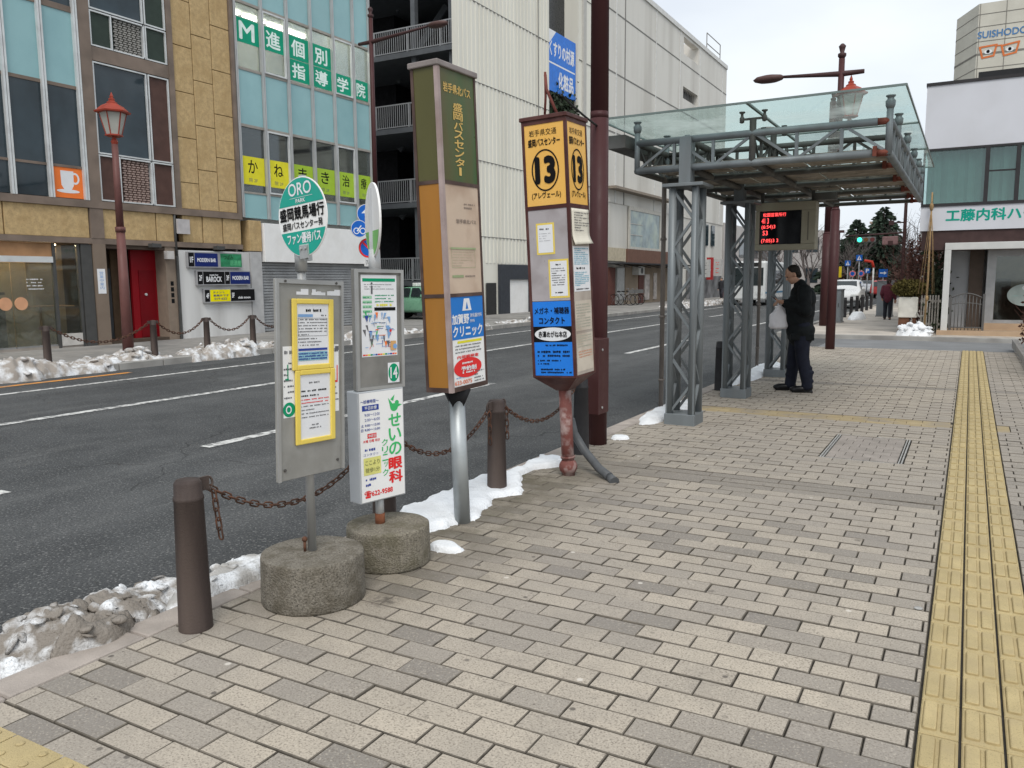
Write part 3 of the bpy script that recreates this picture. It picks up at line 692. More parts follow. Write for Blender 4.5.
def sign_oro():
    t = thing('bus_stop_sign', 'bus stop sign with a round teal plate above a grey board of yellow-framed papers', 'bus stop sign', (-2.76,2.9,0))
    disc_base(t, .252, .235, conb, 1)
    b = MB(); b.cyl((0,0,.22),(0,0,1.62),.021,.021,16); b.cyl((0,0,1.6),(0,0,1.72),.028,.03,16); b.build('pole', steel, t)
    b = MB(); b.cyl((-.02,-.03,.235),(-.02,-.03,.3),.007,n=8); b.sph((-.02,-.03,.3),.014); b.build('bolt', rustc, t)
    # board
    az = R(2); u = Vector((math.sin(az), math.cos(az), 0)); n = Vector((math.cos(az), -math.sin(az), 0))
    w, z0, z1 = .435, .625, 1.56; o = Vector((.035,-.0,0))
    M = frame(o+Vector((0,0,(z0+z1)/2)), u, n) @ Matrix.Rotation(R(-2.2), 4, 'Z'); H = (z1-z0)/2; W = w/2
    b = MB(); b.prism([(-W,-H),(W,-H),(W,H),(-W,H)], -.012, 0, M); board = b.build('notice_board', grime, t, bevel=.003)
    alu = mat('frame_alu', (.4,.4,.39), .4, .5, var=.1)
    b = MB()
    for (a, c, d, e) in ((-W,-H,-W+.016,H),(W-.016,-H,W,H),(-W+.016,H-.02,W-.016,H)): b.prism([(a,c),(d,c),(d,e),(a,e)], .0005, .01, M)
    b.build('frame', alu, board)
    b = MB()
    for s in (-.4, .4): b.cyl(M @ Vector((s*w,-H+.05,0)), M @ Vector((s*w,-H+.05,.006)), .007, n=10)
    for s in (-.38, .38): b.cyl(M @ Vector((s*w,H-.01,.01)), M @ Vector((s*w,H-.01,.014)), .006, n=10)
    b.build('rivet', mat('dark_rivet', (.08,.075,.07), .6), board)
    f = Face(M)
    U = lambda q: -W+q*w
    Vv = lambda q: H-q*2*H
    f.rect(U(.09),Vv(.685),U(.93),Vv(.33),K('white'),1)
    for k in range(14):       # bits of torn tape along the top
        rd = random.Random(k); a = rd.uniform(.2,.9); f.rect(U(a),Vv(.075),U(a)+rd.uniform(.01,.05),Vv(.055+rd.uniform(-.012,.01)),K('paper'),1)
    f.text('1', U(.92),Vv(.36),U(.88),Vv(.34),K('ink')); f.lines(U(.11),Vv(.375),U(.92),Vv(.345),1,K('ink'),3,.7)
    f.ell(U(.17),Vv(.645),.038,.034,K('dgreen'),2); f.text('O', U(.12),Vv(.665),U(.2),Vv(.625),K('paper'),3)
    f.rect(U(.12),Vv(.5),U(.17),Vv(.49),K('dgreen'),2); f.rect(U(.15),Vv(.49),U(.165),Vv(.42),K('dgreen'),2); f.lines(U(.1),Vv(.6),U(.24),Vv(.4),7,K('ink'),5,.35)
    f.rect(U(.85),Vv(.53),U(.91),Vv(.52),K('red'),2); f.rect(U(.895),Vv(.52),U(.91),Vv(.44),K('red'),2); f.lines(U(.85),Vv(.67),U(.92),Vv(.54),4,K('ink'),8,.3)
    f.build('lettering', board)
    yl = K('yellow')
    for k, (a0, a1, b0, b1) in enumerate(((.21,.83,.095,.452),(.245,.845,.452,.83))):
        b = MB(); x0, x1, y0, y1 = U(a0), U(a1), Vv(b1), Vv(b0); fr = .03
        for (a, c, d, e) in ((x0,y0,x0+fr,y1),(x1-fr,y0,x1,y1),(x0+fr,y0,x1-fr,y0+fr*.8),(x0+fr,y1-fr*.8,x1-fr,y1)): b.prism([(a,c),(d,c),(d,e),(a,e)], .004, .014, M)
        fr_o = b.build('paper_frame', yl, board, bevel=.004)
        f = Face(M); f.rect(x0+.02,y0+.02,x1-.02,y1-.02,K('paper'),5); X0, X1, Y0, Y1 = x0+.04, x1-.04, y0+.035, y1-.035; hh = Y1-Y0
        if k == 0:
            f.lines(X0+.05,Y1-.03,X1-.03,Y1-.008,1,K('black'),1,.7,lv=6); f.rect(X0,Y1-.05,X0+(X1-X0)*.5,Y1-.037,K('palebl'),6); f.lines(X1-.04,Y1-.05,X1,Y1-.035,1,K('ink'),2,.5,lv=6)
            f.outline(X0,Y1-.14,X1,Y1-.055,.0015,K('ink'),6); f.lines(X0,Y1-.14,X1,Y1-.055,6,K('ink'),4,.4,lv=6)
            f.lines(X0,Y1-.19,X1-.04,Y1-.145,3,K('ink'),6,.4,lv=6); f.rect(X0,Y0+.055,X1,Y0+.066,K('navy'),6); f.rect(X0,Y0+.008,X1,Y0+.05,K('cyan'),6); f.lines(X0,Y0+.01,X1,Y0+.048,3,K('navy'),7,.6,lv=7)
        else:
            f.lines(X0+.05,Y1-.035,X1-.05,Y1-.02,1,K('ink'),1,.6,lv=6); f.lines(X0,Y1-.1,X1,Y1-.055,2,K('black'),2,.4,lv=6); f.lines(X0,Y1-.13,X1,Y1-.1,2,K('red'),3,.4,lv=6); f.lines(X0,Y1-.2,X1,Y1-.13,4,K('ink'),4,.35,lv=6); f.lines(X0+.05,Y0+.03,X1-.05,Y0+.06,2,K('ink'),5,.5,lv=6)
        f.build('paper', fr_o)
    # round plate facing -Y
    az = R(-86); u = Vector((-math.sin(az), -math.cos(az)*-1, 0)); u = Vector((math.cos(R(5)), -math.sin(R(5)), 0)); n = Vector((-math.sin(R(5)), -math.cos(R(5)), 0))
    cz = 1.848; rr = .182
    u = Vector((math.cos(R(10)), -math.sin(R(10)), 0)); n = Vector((-math.sin(R(10)), -math.cos(R(10)), 0))
    M = frame(Vector((0,-.035,cz))+u*.062, u, n) @ Matrix.Rotation(R(4), 4, 'Z')
    b = MB(); b.prism([(rr*math.cos(2*math.pi*i/48), rr*math.sin(2*math.pi*i/48)) for i in range(48)], -.006, 0, M); plate = b.build('round_plate', K('white'), t, bevel=.002)
    f = Face(M); T = K('teal'); q = .177
    def seg(v0, v1, m):
        pts = []
        for i in range(25):
            v = v0+(v1-v0)*i/24; pts.append((math.sqrt(max(0,q*q-v*v)), v))
        f.poly(pts+[(-a, v) for a, v in pts[::-1]], m, 1)
    seg(.058, q-.001, T); seg(-q+.001, -.062, T)
    f.text('ORO',-.085,.1,.085,.156,K('paper'),2,.012); f.rect(-.08,.089,.09,.0905,K('paper'),2); f.text('PARK',-.035,.066,.035,.083,K('paper'),2,.02)
    f.text('盛岡競馬場行',-.165,-.008,.165,.05,K('black'),2,.03); f.text('盛岡バスセンター発',-.15,-.052,.15,-.018,K('black'),2,.02); f.text('ファン優待バス',-.12,-.118,.13,-.07,K('paper'),2,.025)
    f.rect(-.035,-.18,.035,-.125,mat('plate_worn',(.35,.5,.45),.5),2)
    f.build('lettering', plate)
    b = MB(); b.prism([(-.03,-.19),(.03,-.19),(.03,-.13),(-.03,-.13)], .003, .008, M)
    for s in (-.016,.016): b.cyl(M @ Vector((s,-.145,.006)), M @ Vector((s,-.145,.015)), .007, n=8)
    b.build('clamp', steel, t)
    b = MB(); b.prism([(-.012,-.2),(.012,-.2),(.012,.19),(-.012,.19)], -.03, -.007, M); b.build('back_rail', steel, t)
sign_oro()

# ================================================================== SIGN: EYE CLINIC (lightbox with disc)
def sign_clinic():
    t = thing('bus_stop_sign', 'bus stop sign with a white eye clinic lightbox below a route map panel', 'bus stop sign', (-2.76,3.5,0))
    disc_base(t, .232, .215, conb2, 5)
    b = MB(); b.cyl((-.035,-.025,.2),(-.035,-.025,.42),.024,n=16); b.build('pole', steel, t)
    b = MB(); b.cyl((-.035,-.025,.2),(-.035,-.025,.275),.0275,n=16); b.build('sleeve', mat('rust', (.16,.06,.03), .85, var=.3, scale=20, bump=.4), t)
    az = R(14); u = Vector((math.sin(az), math.cos(az), 0)); n = Vector((math.cos(az), -math.sin(az), 0))
    W = .155; sh_ = Vector((-.04,-.028,0))
    M = frame(sh_+n*.05, u, n)
    z0, z1 = .36, .97
    b = MB(); b.prism([(-W,z0),(W,z0),(W,z1),(-W,z1)], -.1, 0, M); box = b.build('lightbox', mat('box_grey', (.45,.47,.49), .4, .2, var=.06, dirt=(.3,.3,.3), dscale=3), t, bevel=.006)
    f = Face(M); f.rect(-W+.008,z0+.008,W-.008,z1-.008,K('white'),1)
    g, r_, nv = K('green'), K('red'), K('navy')
    f.vtext('せいの', .045,z0+.235,.128,z0+.475,g,2,.02); f.vtext('眼科', .04,z0+.08,.13,z0+.23,r_,2,.035); f.vtext('クリニック', -.005,z0+.13,.035,z0+.34,g,2,.01)
    # bird-like green mark
    f.ell(.085,z0+.505,.026,.022,g,2,20); f.ell(.105,z0+.53,.014,.012,g,2,16); f.poly([(.06,z0+.5),(.045,z0+.56),(.075,z0+.525)],g,2); f.poly([(.1,z0+.5),(.14,z0+.515),(.105,z0+.525)],g,2); f.poly([(.06,z0+.55),(.09,z0+.575),(.08,z0+.54)],g,2)
    f.text('～診療時間～',-.14,z0+.545,-.02,z0+.565,nv,2,.01); f.rect(-.13,z0+.505,-.02,z0+.535,nv,2); f.text('平日診療',-.115,z0+.511,-.035,z0+.53,K('paper'),3,.01)
    for k, s in enumerate(('9:00～12:00','2:00～6:00')): f.text(s,-.115,z0+.475-k*.027,-.015,z0+.49-k*.027,nv,2,.005)
    for k, s in enumerate(('土 9:00～12:00','日 9:00～12:00')): f.text(s,-.14,z0+.42-k*.025,-.015,z0+.435-k*.025,nv,2,.01)
    f.rect(-.1,z0+.355,-.04,z0+.38,r_,2); f.text('休診日',-.095,z0+.36,-.045,z0+.376,K('paper'),3,.01); f.text('木曜 日曜 祝日',-.13,z0+.333,-.02,z0+.348,r_,2,.01)
    f.lines(-.12,z0+.28,-.05,z0+.305,1,nv,3,.6); f.text('コンタクト',-.13,z0+.26,-.03,z0+.274,nv,2,.005)
    f.rect(-.13,z0+.155,-.015,z0+.25,mat('lemon_tint',(.7,.68,.22),.5),2); f.text('ここより',-.12,z0+.21,-.025,z0+.235,mat('olive_ink',(.25,.25,.1),.5),3,.01); f.text('徒歩1分',-.12,z0+.17,-.025,z0+.195,mat('olive_ink',(.25,.25,.1),.5),3,.01)
    f.lines(-.12,z0+.085,-.04,z0+.145,2,nv,9,.55); f.text('☎622-9588',-.13,z0+.03,.06,z0+.068,r_,2,.03)
    f.build('lettering', box)
    # route panel above
    a0, a1 = .972, 1.615
    P = frame(sh_+n*.03, u, n) @ Matrix.Rotation(R(-.8), 4, 'Z')
    b = MB(); b.prism([(-.16,a0),(.16,a0),(.16,a1),(-.16,a1)], -.03, 0, P); pan = b.build('route_panel', mat('panel_steel', (.22,.215,.2), .5, .4, var=.18, scale=5, dirt=(.33,.32,.3), dscale=5), t, bevel=.004)
    b = MB()
    for (a, c, d, e) in ((-.16,a0,-.142,a1),(.142,a0,.16,a1),(-.142,a1-.018,.142,a1),(-.142,a0,.142,a0+.016)): b.prism([(a,c),(d,c),(d,e),(a,e)], .0005, .012, P)
    b.build('frame', mat('frame_alu', (.4,.4,.39), .4, .5), pan)
    f = Face(P); y0, y1 = 1.15, 1.585; x0, x1 = -.12, .118
    f.rect(x0,y0,x1,y1,K('paper'),1); f.rect(x0+.01,y1-.035,x1-.01,y1-.018,K('dgreen'),2); f.text('i',-.055,y1-.1,-.045,y1-.04,K('ink'),2)
    f.lines(x0+.02,y1-.08,x1-.02,y1-.045,3,K('ink'),2,.3)
    for k in range(5): f.rect(x0+.01,y1-.125-.025*k,x0+.07,y1-.11-.025*k,mat('mint',(.35,.6,.4),.6),2); f.lines(x0+.01,y1-.125-.025*k,x0+.07,y1-.113-.025*k,1,K('dgreen'),k,.5,lv=3)
    f.lines(x0+.09,y1-.15,x1-.02,y1-.1,3,K('dgreen'),7,.4); f.rect(x0+.085,y1-.19,x1-.01,y1-.172,K('black'),2); f.lines(x0+.1,y1-.17,x1-.03,y1-.15,1,K('lemon'),3,.7)
    rd = random.Random(3)
    for k in range(62):
        xa, ya = rd.uniform(x0+.02,x1-.04), rd.uniform(y0+.04,y0+.21); c = [K('palebl'),K('palebl'),K('ink'),K('navy'),K('palebl'),K('ink'),K('palebl'),K('red'),K('orange'),K('palebl'),K('green')][k % 11]
        if rd.random() < .5: f.rect(xa,ya,xa+rd.uniform(.015,.05),ya+.0028,c,2+k % 3)
        else: f.poly([(xa,ya),(xa+.003,ya),(xa+.003+rd.uniform(-.02,.02),ya+.035),(xa+rd.uniform(-.02,.02),ya+.035)],c,2+k % 3)
    for k in range(14): f.rect(x0+.006+k*.0163,y0+.006,x0+.02+k*.0163,y0+.014,[K('red'),K('orange'),K('lemon'),K('dgreen'),K('palebl'),K('navy')][k % 6],2)
    f.rect(x1-.05,y0+.03,x1-.012,y0+.08,mat('tan_ink',(.6,.35,.15),.6),5); f.ell(x1-.02,y0+.05,.014,.014,K('palebl'),6,14)
    f.rect(.05,1.0,.13,1.11,K('paper'),1); f.ell(.09,1.055,.036,.05,K('dgreen'),2); f.text('14',.067,1.025,.113,1.085,K('paper'),3,.02)
    f.build('route_map', pan)
    # disc on top, nearly edge-on to the camera
    b = MB(); b.cyl((-.03,-.015,1.6),(-.03,-.015,1.72),.035,.03,12); b.bx(-.048,-.012,-.033,.003,1.6,2.04); b.build('disc_post', mat('pale_post', (.5,.51,.52), .5, .2, var=.12, scale=10), t)
    ang = R(50)                                        # plane direction measured left of +Y
    ud = Vector((math.sin(ang), -math.cos(ang), 0)); nd = Vector((math.cos(ang), math.sin(ang), 0))*-1
    nd = Vector((-math.cos(ang), -math.sin(ang), 0)); ud = Vector((math.sin(ang)*1, -math.cos(ang), 0))
    M = frame(Vector((-.032,-.017,1.875)), ud, nd); rr = .195
    b = MB(); b.prism([(rr*math.cos(2*math.pi*i/48), rr*math.sin(2*math.pi*i/48)) for i in range(48)], -.006, .006, M); d = b.build('round_plate', K('white'), t, bevel=.002)
    for s, nm in ((1, M @ Matrix.Translation((0,0,.006))), (-1, M @ Matrix.Rotation(math.pi, 4, 'Y') @ Matrix.Translation((0,0,.006)))):
        f = Face(nm); pts = [(.185*math.cos(a), .185*math.sin(a)) for a in [math.pi+.32+(math.pi-.64)*i/20 for i in range(21)]]; f.poly(pts, mat('leaf_green',(.2,.5,.15),.5), 1); f.build('lettering', d)
sign_clinic()

# ================================================================== SIGN: TALL PILLAR (green head, orange side)
def pillar_sign(name, label, loc, hx, hy, z0, z1, lean, framem, split, edge=.022):
    t = thing(name, label, 'bus stop sign', loc); t.rotation_euler = lean
    return t
def sign_green():
    t = thing('bus_stop_sign', 'tall pillar bus stop sign with olive green head, orange side and blue clinic advert', 'bus stop sign', (-2.79,4.31,0))
    t.rotation_euler = (R(.9), R(-1.5), 0)
    b = MB(); b.cyl((0,0,-.02),(0,0,.82),.052,.05,20); b.build('post', mat('zinc_post', (.42,.45,.46), .45, .5, var=.2, scale=6, dirt=(.24,.26,.26), dscale=3, damt=.6), t)
    b = MB(); b.cyl((0,0,.76),(0,0,.872),.05,.11,4); b.build('post_head', mat('black_iron', (.02,.02,.022), .7), t)
    fr = mat('frame_brown', (.065,.04,.034), .55, var=.18, scale=8, dirt=(.15,.1,.085), dscale=6, damt=.5)
    frl = mat('frame_bare', (.36,.285,.27), .5, var=.12, scale=9, dirt=(.25,.18,.16), dscale=5, damt=.7)
    hx, hy, z0, z1 = .096, .212, .87, 2.80; cy_ = .035
    cx_ = -.01; X0, X1, Y0, Y1 = cx_-hx, cx_+hx, cy_-hy, cy_+hy
    b = MB(); b.bx(X0+.01,X1-.01,Y0+.01,Y1-.01,z0+.005,z1-.01); b.build('core', fr, t)
    b = MB(); e = .02
    for x in (X0, X1-e):
        for y in (Y0, Y1-e):
            if not (x > X0 and y == Y0): b.bx(x,x+e,y,y+e,z0,z1)
    for z in (z0, 1.452, 2.128): 
        h = .03 if z < .9 else .022
        b.bx(X0+e,X1-e,Y0,Y0+e,z,z+h); b.bx(X0+e,X1-e,Y1-e,Y1,z,z+h); b.bx(X0,X0+e,Y0+e,Y1-e,z,z+h); b.bx(X1-e,X1,Y0+e,Y1-e,z,z+h)
    b.build('frame', fr, t)
    b = MB(); b.bx(X1-e*1.15,X1+.004,Y0-.004,Y0+e*1.15,z0,z1-.001); b.build('edge_strip', frl, t)
    b = MB(); b.bx(X0-.012,X1+.012,Y0-.012,Y1+.012,z1,z1+.035); b.build('cap', mat('cap_grey', (.24,.21,.2), .55, var=.2, scale=7), t, bevel=.006)
    og = mat('orange_panel', (.37,.165,.03), .4, var=.16, scale=3, dirt=(.26,.13,.035), dscale=2.5, damt=.6, streak=True)
    ol = mat('olive_panel', (.095,.09,.032), .35, var=.15, scale=3, dirt=(.03,.11,.035), dscale=2.6, damt=.95, streak=True)
    def pan(name, a, c, m, side):
        b = MB()
        if side == 'y': b.bx(X0+e,X1-e,Y0+.004,Y0+.012,a,c)
        else: b.bx(X1-.012,X1-.004,Y0+e,Y1-e,a,c)
        return b.build(name, m, t)
    pan('side_panel', 2.15, z1, ol, 'y'); pan('side_panel', 1.474, 2.128, og, 'y'); pan('side_panel', .9, 1.452, og, 'y')
    hd = pan('head_panel', 2.15, z1, ol, 'x'); md = pan('notice_panel', 1.474, 2.128, mat('faded_cream', (.56,.44,.34), .5, var=.08, scale=3, dirt=(.42,.3,.22), dscale=4, damt=.8), 'x'); ad = pan('advert_panel', .9, 1.452, K('white'), 'x')
    L0, L1 = Y0+e, Y1-e; w = L1-L0
    f = Face(FX(X1-.004, 0, 0)); gd = K('gold')
    f.text('岩手県北バス', L0+w*.1, 2.665, L0+w*.88, 2.72, gd, 2, .02); f.vtext('盛岡バスセンター', L0+w*.36, 2.185, L0+w*.62, 2.62, gd, 2, .02); f.build('lettering', hd)
    f = Face(FX(X1-.004, 0, 0)); st = mat('stamp_ink', (.25,.2,.17), .7); gs = mat('faded_green', (.3,.36,.2), .7)
    f.lines(L0+w*.55,1.985,L0+w*.9,2.03,2,st,1,.5); f.text('岩手県北バス',L0+w*.3,1.9,L0+w*.9,1.925,st,2,.02)
    f.outline(L0+w*.12,1.63,L0+w*.82,1.75,.002,gs,2); f.lines(L0+w*.14,1.635,L0+w*.8,1.735,6,mat('faded_table',(.42,.38,.27),.7),3,.3); f.rect(L0+w*.1,1.742,L0+w*.85,1.753,gs,3); f.rect(L0+w*.12,1.57,L0+w*.45,1.585,gs,2); f.lines(L0+w*.5,1.565,L0+w*.9,1.59,1,st,6,.4)
    f.build('lettering', md)
    f = Face(FX(X1-.004, 0, 0)); sb = K('sky')
    f.rect(L0,1.19,L1,1.452,sb,1); f.poly([(L0+w*.42,1.44),(L0+w*.58,1.44),(L0+w*.64,1.365),(L0+w*.36,1.365)],K('paper'),2); f.poly([(L0+w*.46,1.375),(L0+w*.54,1.375),(L0+w*.5,1.42)],sb,3)
    f.text('加賀野',L0+w*.05,1.285,L0+w*.55,1.345,K('paper'),2,.03); f.text('消化器内科',L0+w*.58,1.32,L0+w*.95,1.345,K('paper'),2,.01); f.text('外科',L0+w*.58,1.288,L0+w*.72,1.308,K('paper'),2,.01); f.text('クリニック',L0+w*.06,1.205,L0+w*.95,1.272,K('paper'),2,.03)
    f.rect(L0+w*.18,1.165,L0+w*.92,1.18,K('lemon'),1); f.lines(L0+w*.1,1.1,L0+w*.9,1.16,3,K('ink'),4,.45)
    f.ell(L0+w*.46,1.01,w*.42,.062,K('red'),2); f.text('内視鏡検査',L0+w*.15,1.07,L0+w*.8,1.09,K('red'),2,.02); f.lines(L0+w*.28,.965,L0+w*.66,1.055,3,K('paper'),6,.4,lv=3); f.text('予約制',L0+w*.24,.99,L0+w*.7,1.02,K('paper'),4,.03)
    f.lines(L0+w*.05,.945,L0+w*.52,.962,1,K('palebl'),5,.6); f.text('623-0075',L0+w*.05,.91,L0+w*.56,.935,mat('coral_ink',(.75,.22,.12),.5),2,.02); f.lines(L0+w*.64,.905,L0+w*.95,.985,4,K('ink'),8,.5)
    f.build('lettering', ad)
sign_green()
def sign_13():
    t = thing('bus_stop_sign', 'square pillar bus stop sign with a yellow head numbered 13 and a blue optician advert', 'bus stop sign', (-2.73,5.79,0))
    t.rotation_euler = (R(1.2), R(-2.2), 0)
    pr = mat('old_red_paint', (.175,.062,.052), .6, var=.18, scale=8, dirt=(.42,.34,.32), dscale=13, damt=.75, bump=.3, bscale=80)
    fr = mat('box_brown', (.068,.024,.022), .5, var=.15, scale=8, dirt=(.13,.06,.05), dscale=7, damt=.6)
    b = MB(); b.cyl((0,0,-.02),(0,0,.75),.05,.05,18); b.build('post', pr, t)
    b = MB(); b.sph((0,0,.07),.074,(1,1,.95),20,12); b.cyl((0,0,.14),(0,0,.155),.058,n=18); b.build('ball_foot', pr, t)
    hx, hy, z0, z1 = .185, .185, .81, 2.74; cx_, cy_ = .005, .0
    X0, X1, Y0, Y1 = cx_-hx, cx_+hx, cy_-hy, cy_+hy; e = .022
    b = MB(); A = [(X0,Y0,z0),(X1,Y0,z0),(X1,Y1,z0),(X0,Y1,z0)]; B = [(-.05,-.05,.69),(.05,-.05,.69),(.05,.05,.69),(-.05,.05,.69)]
    va = [b.bm.verts.new(p) for p in A]; vb = [b.bm.verts.new(p) for p in B]
    for i in range(4): b._f([vb[i],vb[(i+1)%4],va[(i+1)%4],va[i]])
    b._f(va); b._f(vb[::-1]); b.build('flared_bracket', fr, t)
    b = MB(); b.bx(X0+.012,X1-.012,Y0+.012,Y1-.012,z0+.002,z1-.002); b.build('core', mat('core_grey', (.3,.29,.29), .6), t)
    b = MB()
    for x in (X0, X1-e):
        for y in (Y0, Y1-e): b.bx(x,x+e,y,y+e,z0,z1)
    for z, h in ((z1-.03,.03),(2.085,.03),(z0,.012)):
        b.bx(X0+e,X1-e,Y0,Y0+e,z,z+h); b.bx(X0+e,X1-e,Y1-e,Y1,z,z+h); b.bx(X0,X0+e,Y0+e,Y1-e,z,z+h); b.bx(X1-e,X1,Y0+e,Y1-e,z,z+h)
    b.build('frame', fr, t)
    b = MB(); b.bx(X0-.012,X1+.012,Y0-.012,Y1+.012,z1,z1+.03); b.build('cap', fr, t, bevel=.005)
    b = MB(); b.tube([(.06,-.02,z1+.02),(-.04,-.01,z1+.25),(-.05,0,z1+.36)],.012,8); b.tube([(-.1,.05,z1+.02),(-.055,.0,z1+.2),(-.05,0,z1+.38)],.010,8); b.build('rod_bracket', mat('rust_red',(.16,.05,.04),.7,var=.2,scale=20), t)
    am = mat('amber_panel', (.80,.455,.105), .35, var=.05, scale=3, dirt=(.72,.46,.16), dscale=3, damt=.4); lav = mat('lavender_sheet', (.40,.37,.38), .5, var=.07, scale=4, dirt=(.28,.25,.25), dscale=6, damt=.6); cr = mat('old_paper', (.55,.49,.41), .7, var=.1, scale=6, dirt=(.4,.33,.26), dscale=5, damt=.7)
    def pan(name, a, c, m, side):
        b = MB()
        if side == 'y': b.bx(X0+e,X1-e,Y0+.004,Y0+.012,a,c)
        else: b.bx(X1-.012,X1-.004,Y0+e,Y1-e,a,c)
        return b.build(name, m, t)
    w = 2*hx-2*e; bk = K('black')
    for side, F0 in (('y', FY(X0+e, Y0+.004, 0)), ('x', FX(X1-.004, Y0+e, 0))):
        hd = pan('head_panel', 2.115, z1-.03, am, side); f = Face(F0)
        f.text('岩手県交通',w*.12,2.625,w*.82,2.672,bk,2,.0); f.text('盛岡バスセンター',w*.09,2.55,w*.9,2.605,bk,2,.03)
        f.ring(w*.5,2.372,w*.35,.153,.011,bk,2); f.text('13',w*.27,2.285,w*.73,2.462,bk,3,.05); f.text('(アレヴェール)',w*.13,2.16,w*.87,2.215,bk,2,.02)
        f.build('lettering', hd)
    gp = pan('notice_panel', 1.40, 2.085, lav, 'y'); f = Face(FY(X0+e, Y0+.004, 0))
    for (a, c, d, g, sd) in ((.19,.66,1.75,1.985,2),(.47,.985,1.42,1.71,5)):
        f.rect(w*a,d,w*c,g,K('yellow'),1); f.rect(w*a+.014,d+.014,w*c-.014,g-.014,K('paper'),2)
        if sd == 2: f.lines(w*a+.03,g-.06,w*c-.03,g-.03,1,K('ink'),sd,.5,lv=3); f.lines(w*a+.025,g-.14,w*c-.03,g-.07,4,mat('pale_ink',(.4,.4,.42),.7),3,.3,lv=3)
        else: f.lines(w*a+.04,g-.05,w*c-.04,g-.03,1,bk,sd,.7,lv=3); f.lines(w*a+.025,g-.2,w*c-.03,g-.06,8,K('ink'),7,.45,lv=3); f.lines(w*a+.05,d+.03,w*c-.05,d+.05,1,bk,3,.6,lv=3)
    for k in range(9):
        rd = random.Random(k+40); q = rd.uniform(.08,.9); zz = rd.uniform(1.42,2.06); f.rect(w*q,zz,w*q+.004,zz+.012,mat('tape_mark',(.3,.27,.25),.6),1)
    f.build('lettering', gp)
    ad = pan('advert_panel', .825, 1.395, K('blue'), 'y'); f = Face(FY(X0+e, Y0+.004, 0))
    f.text('メガネ・補聴器',w*.05,1.30,w*.95,1.35,bk,2,.02); f.text('コンタクト',w*.16,1.225,w*.83,1.275,bk,2,.03); f.rect(0,1.085,w,1.205,bk,1); f.ell(w*.5,1.145,w*.47,.052,K('paper'),2); f.text('赤澤めがね本店',w*.13,1.12,w*.87,1.168,bk,3,.03)
    f.lines(w*.3,1.05,w*.95,1.07,1,bk,2,.7); f.lines(w*.08,.965,w*.95,1.025,2,bk,3,.6); f.lines(w*.08,.905,w*.7,.955,2,bk,4,.5); f.lines(w*.15,.84,w*.97,.885,2,bk,6,.65)
    f.build('lettering', ad)
    sd = pan('notice_panel', .825, 2.085, mat('weathered_sheet',(.42,.37,.32),.6,var=.12,scale=4,dirt=(.3,.24,.2),dscale=5,damt=.7), 'x'); f = Face(FX(X1-.004, Y0+e, 0))
    f.rect(w*.05,1.46,w*.96,1.80,K('paper'),1); f.lines(w*.1,1.66,w*.9,1.79,9,K('cyan'),4,.7); f.lines(w*.1,1.62,w*.85,1.65,1,bk,5,.6); f.lines(w*.1,1.5,w*.9,1.61,8,K('cyan'),6,.7); f.lines(w*.15,1.465,w*.9,1.49,1,K('ink'),7,.5)
    f.rect(w*.05,1.16,w*.97,1.39,cr,1); f.lines(w*.1,1.18,w*.9,1.37,9,mat('faded_line',(.42,.42,.34),.8),2,.5); f.rect(w*.05,.85,w*.97,1.14,cr,1); f.lines(w*.1,1.03,w*.9,1.13,5,mat('faded_line',(.42,.42,.34),.8),3,.5); f.lines(w*.12,.95,w*.9,1.01,3,mat('faded_coral',(.6,.3,.2),.8),4,.6)
    f.build('lettering', sd)
    # curled paper hanging off the side
    V = []; F = []
    for i in range(13):
        v = i/12; 
        for j in range(7):
            uu = j/6; out = .006+.055*max(0, v-.7)**1.6*(1+.5*uu)*2.6
            p = FX(X1-.004, Y0+e, 0) @ Vector((w*(.03+.96*uu), 2.08-.27*v+.012*uu*v, out)); V.append(tuple(p))
    for i in range(12):
        for j in range(6): F.append((i*7+j, i*7+j+1, (i+1)*7+j+1, (i+1)*7+j))
    me = bpy.data.meshes.new('loose_paper'); me.from_pydata(V, [], F)
    for p in me.polygons: p.use_smooth = True
    o = link('loose_paper', me, mat('paper_cream',(.7,.66,.56),.7,var=.05), t); s = o.modifiers.new('solid','SOLIDIFY'); s.thickness = .001
    f = Face(FX(X1-.004+.008, Y0+e, 0)); f.lines(w*.14,1.91,w*.95,2.06,8,K('ink'),11,.45); f.build('lettering', o)
sign_13()

# ================================================================== TALL BROWN POLES
pb = mat('pole_brown', (.058,.02,.021), .5, var=.14, scale=5, dirt=(.085,.04,.036), dscale=3, damt=.5, streak=True)
pd = mat('pole_dark', (.06,.03,.03), .55, var=.14, scale=5)
lred = mat('lantern_red', (.30,.05,.03), .45, var=.14, scale=8)
def lantern(t, c, s=1.0):
    c = Vector(c)
    b = MB(); b.lathe([(.0,.02),(.05,.02),(.07,.1),(.05,.16),(.035,.17),(.04,.2)], c, 8, False); b.lathe([(.15*s,.2),(.17*s,.21),(.17*s,.235),(.15*s,.24)], c, 6, False); b.build('lantern_foot', lred, t)
    g = mat('lantern_glass', (.42,.42,.38), .25, var=.06)
    b = MB(); b.lathe([(.14*s,.24),(.25*s,.66)], c, 6, False); gl = b.build('lantern_glass', g, t)
    b = MB()
    for k in range(6):
        a = 2*math.pi*k/6; b.bar(c+Vector((.145*s*math.cos(a),.145*s*math.sin(a),.24)), c+Vector((.255*s*math.cos(a),.255*s*math.sin(a),.66)), .018)
    b.build('lantern_bars', lred, gl)
    b = MB(); b.lathe([(.27*s,.655),(.335*s,.66),(.345*s,.69),(.30*s,.71),(.2*s,.80),(.10*s,.85),(.10*s,.87),(.055,.90),(.06,.94),(.03,.96),(.035,.99),(.005,1.07)], c, 6, False); b.build('lantern_roof', lred, t)
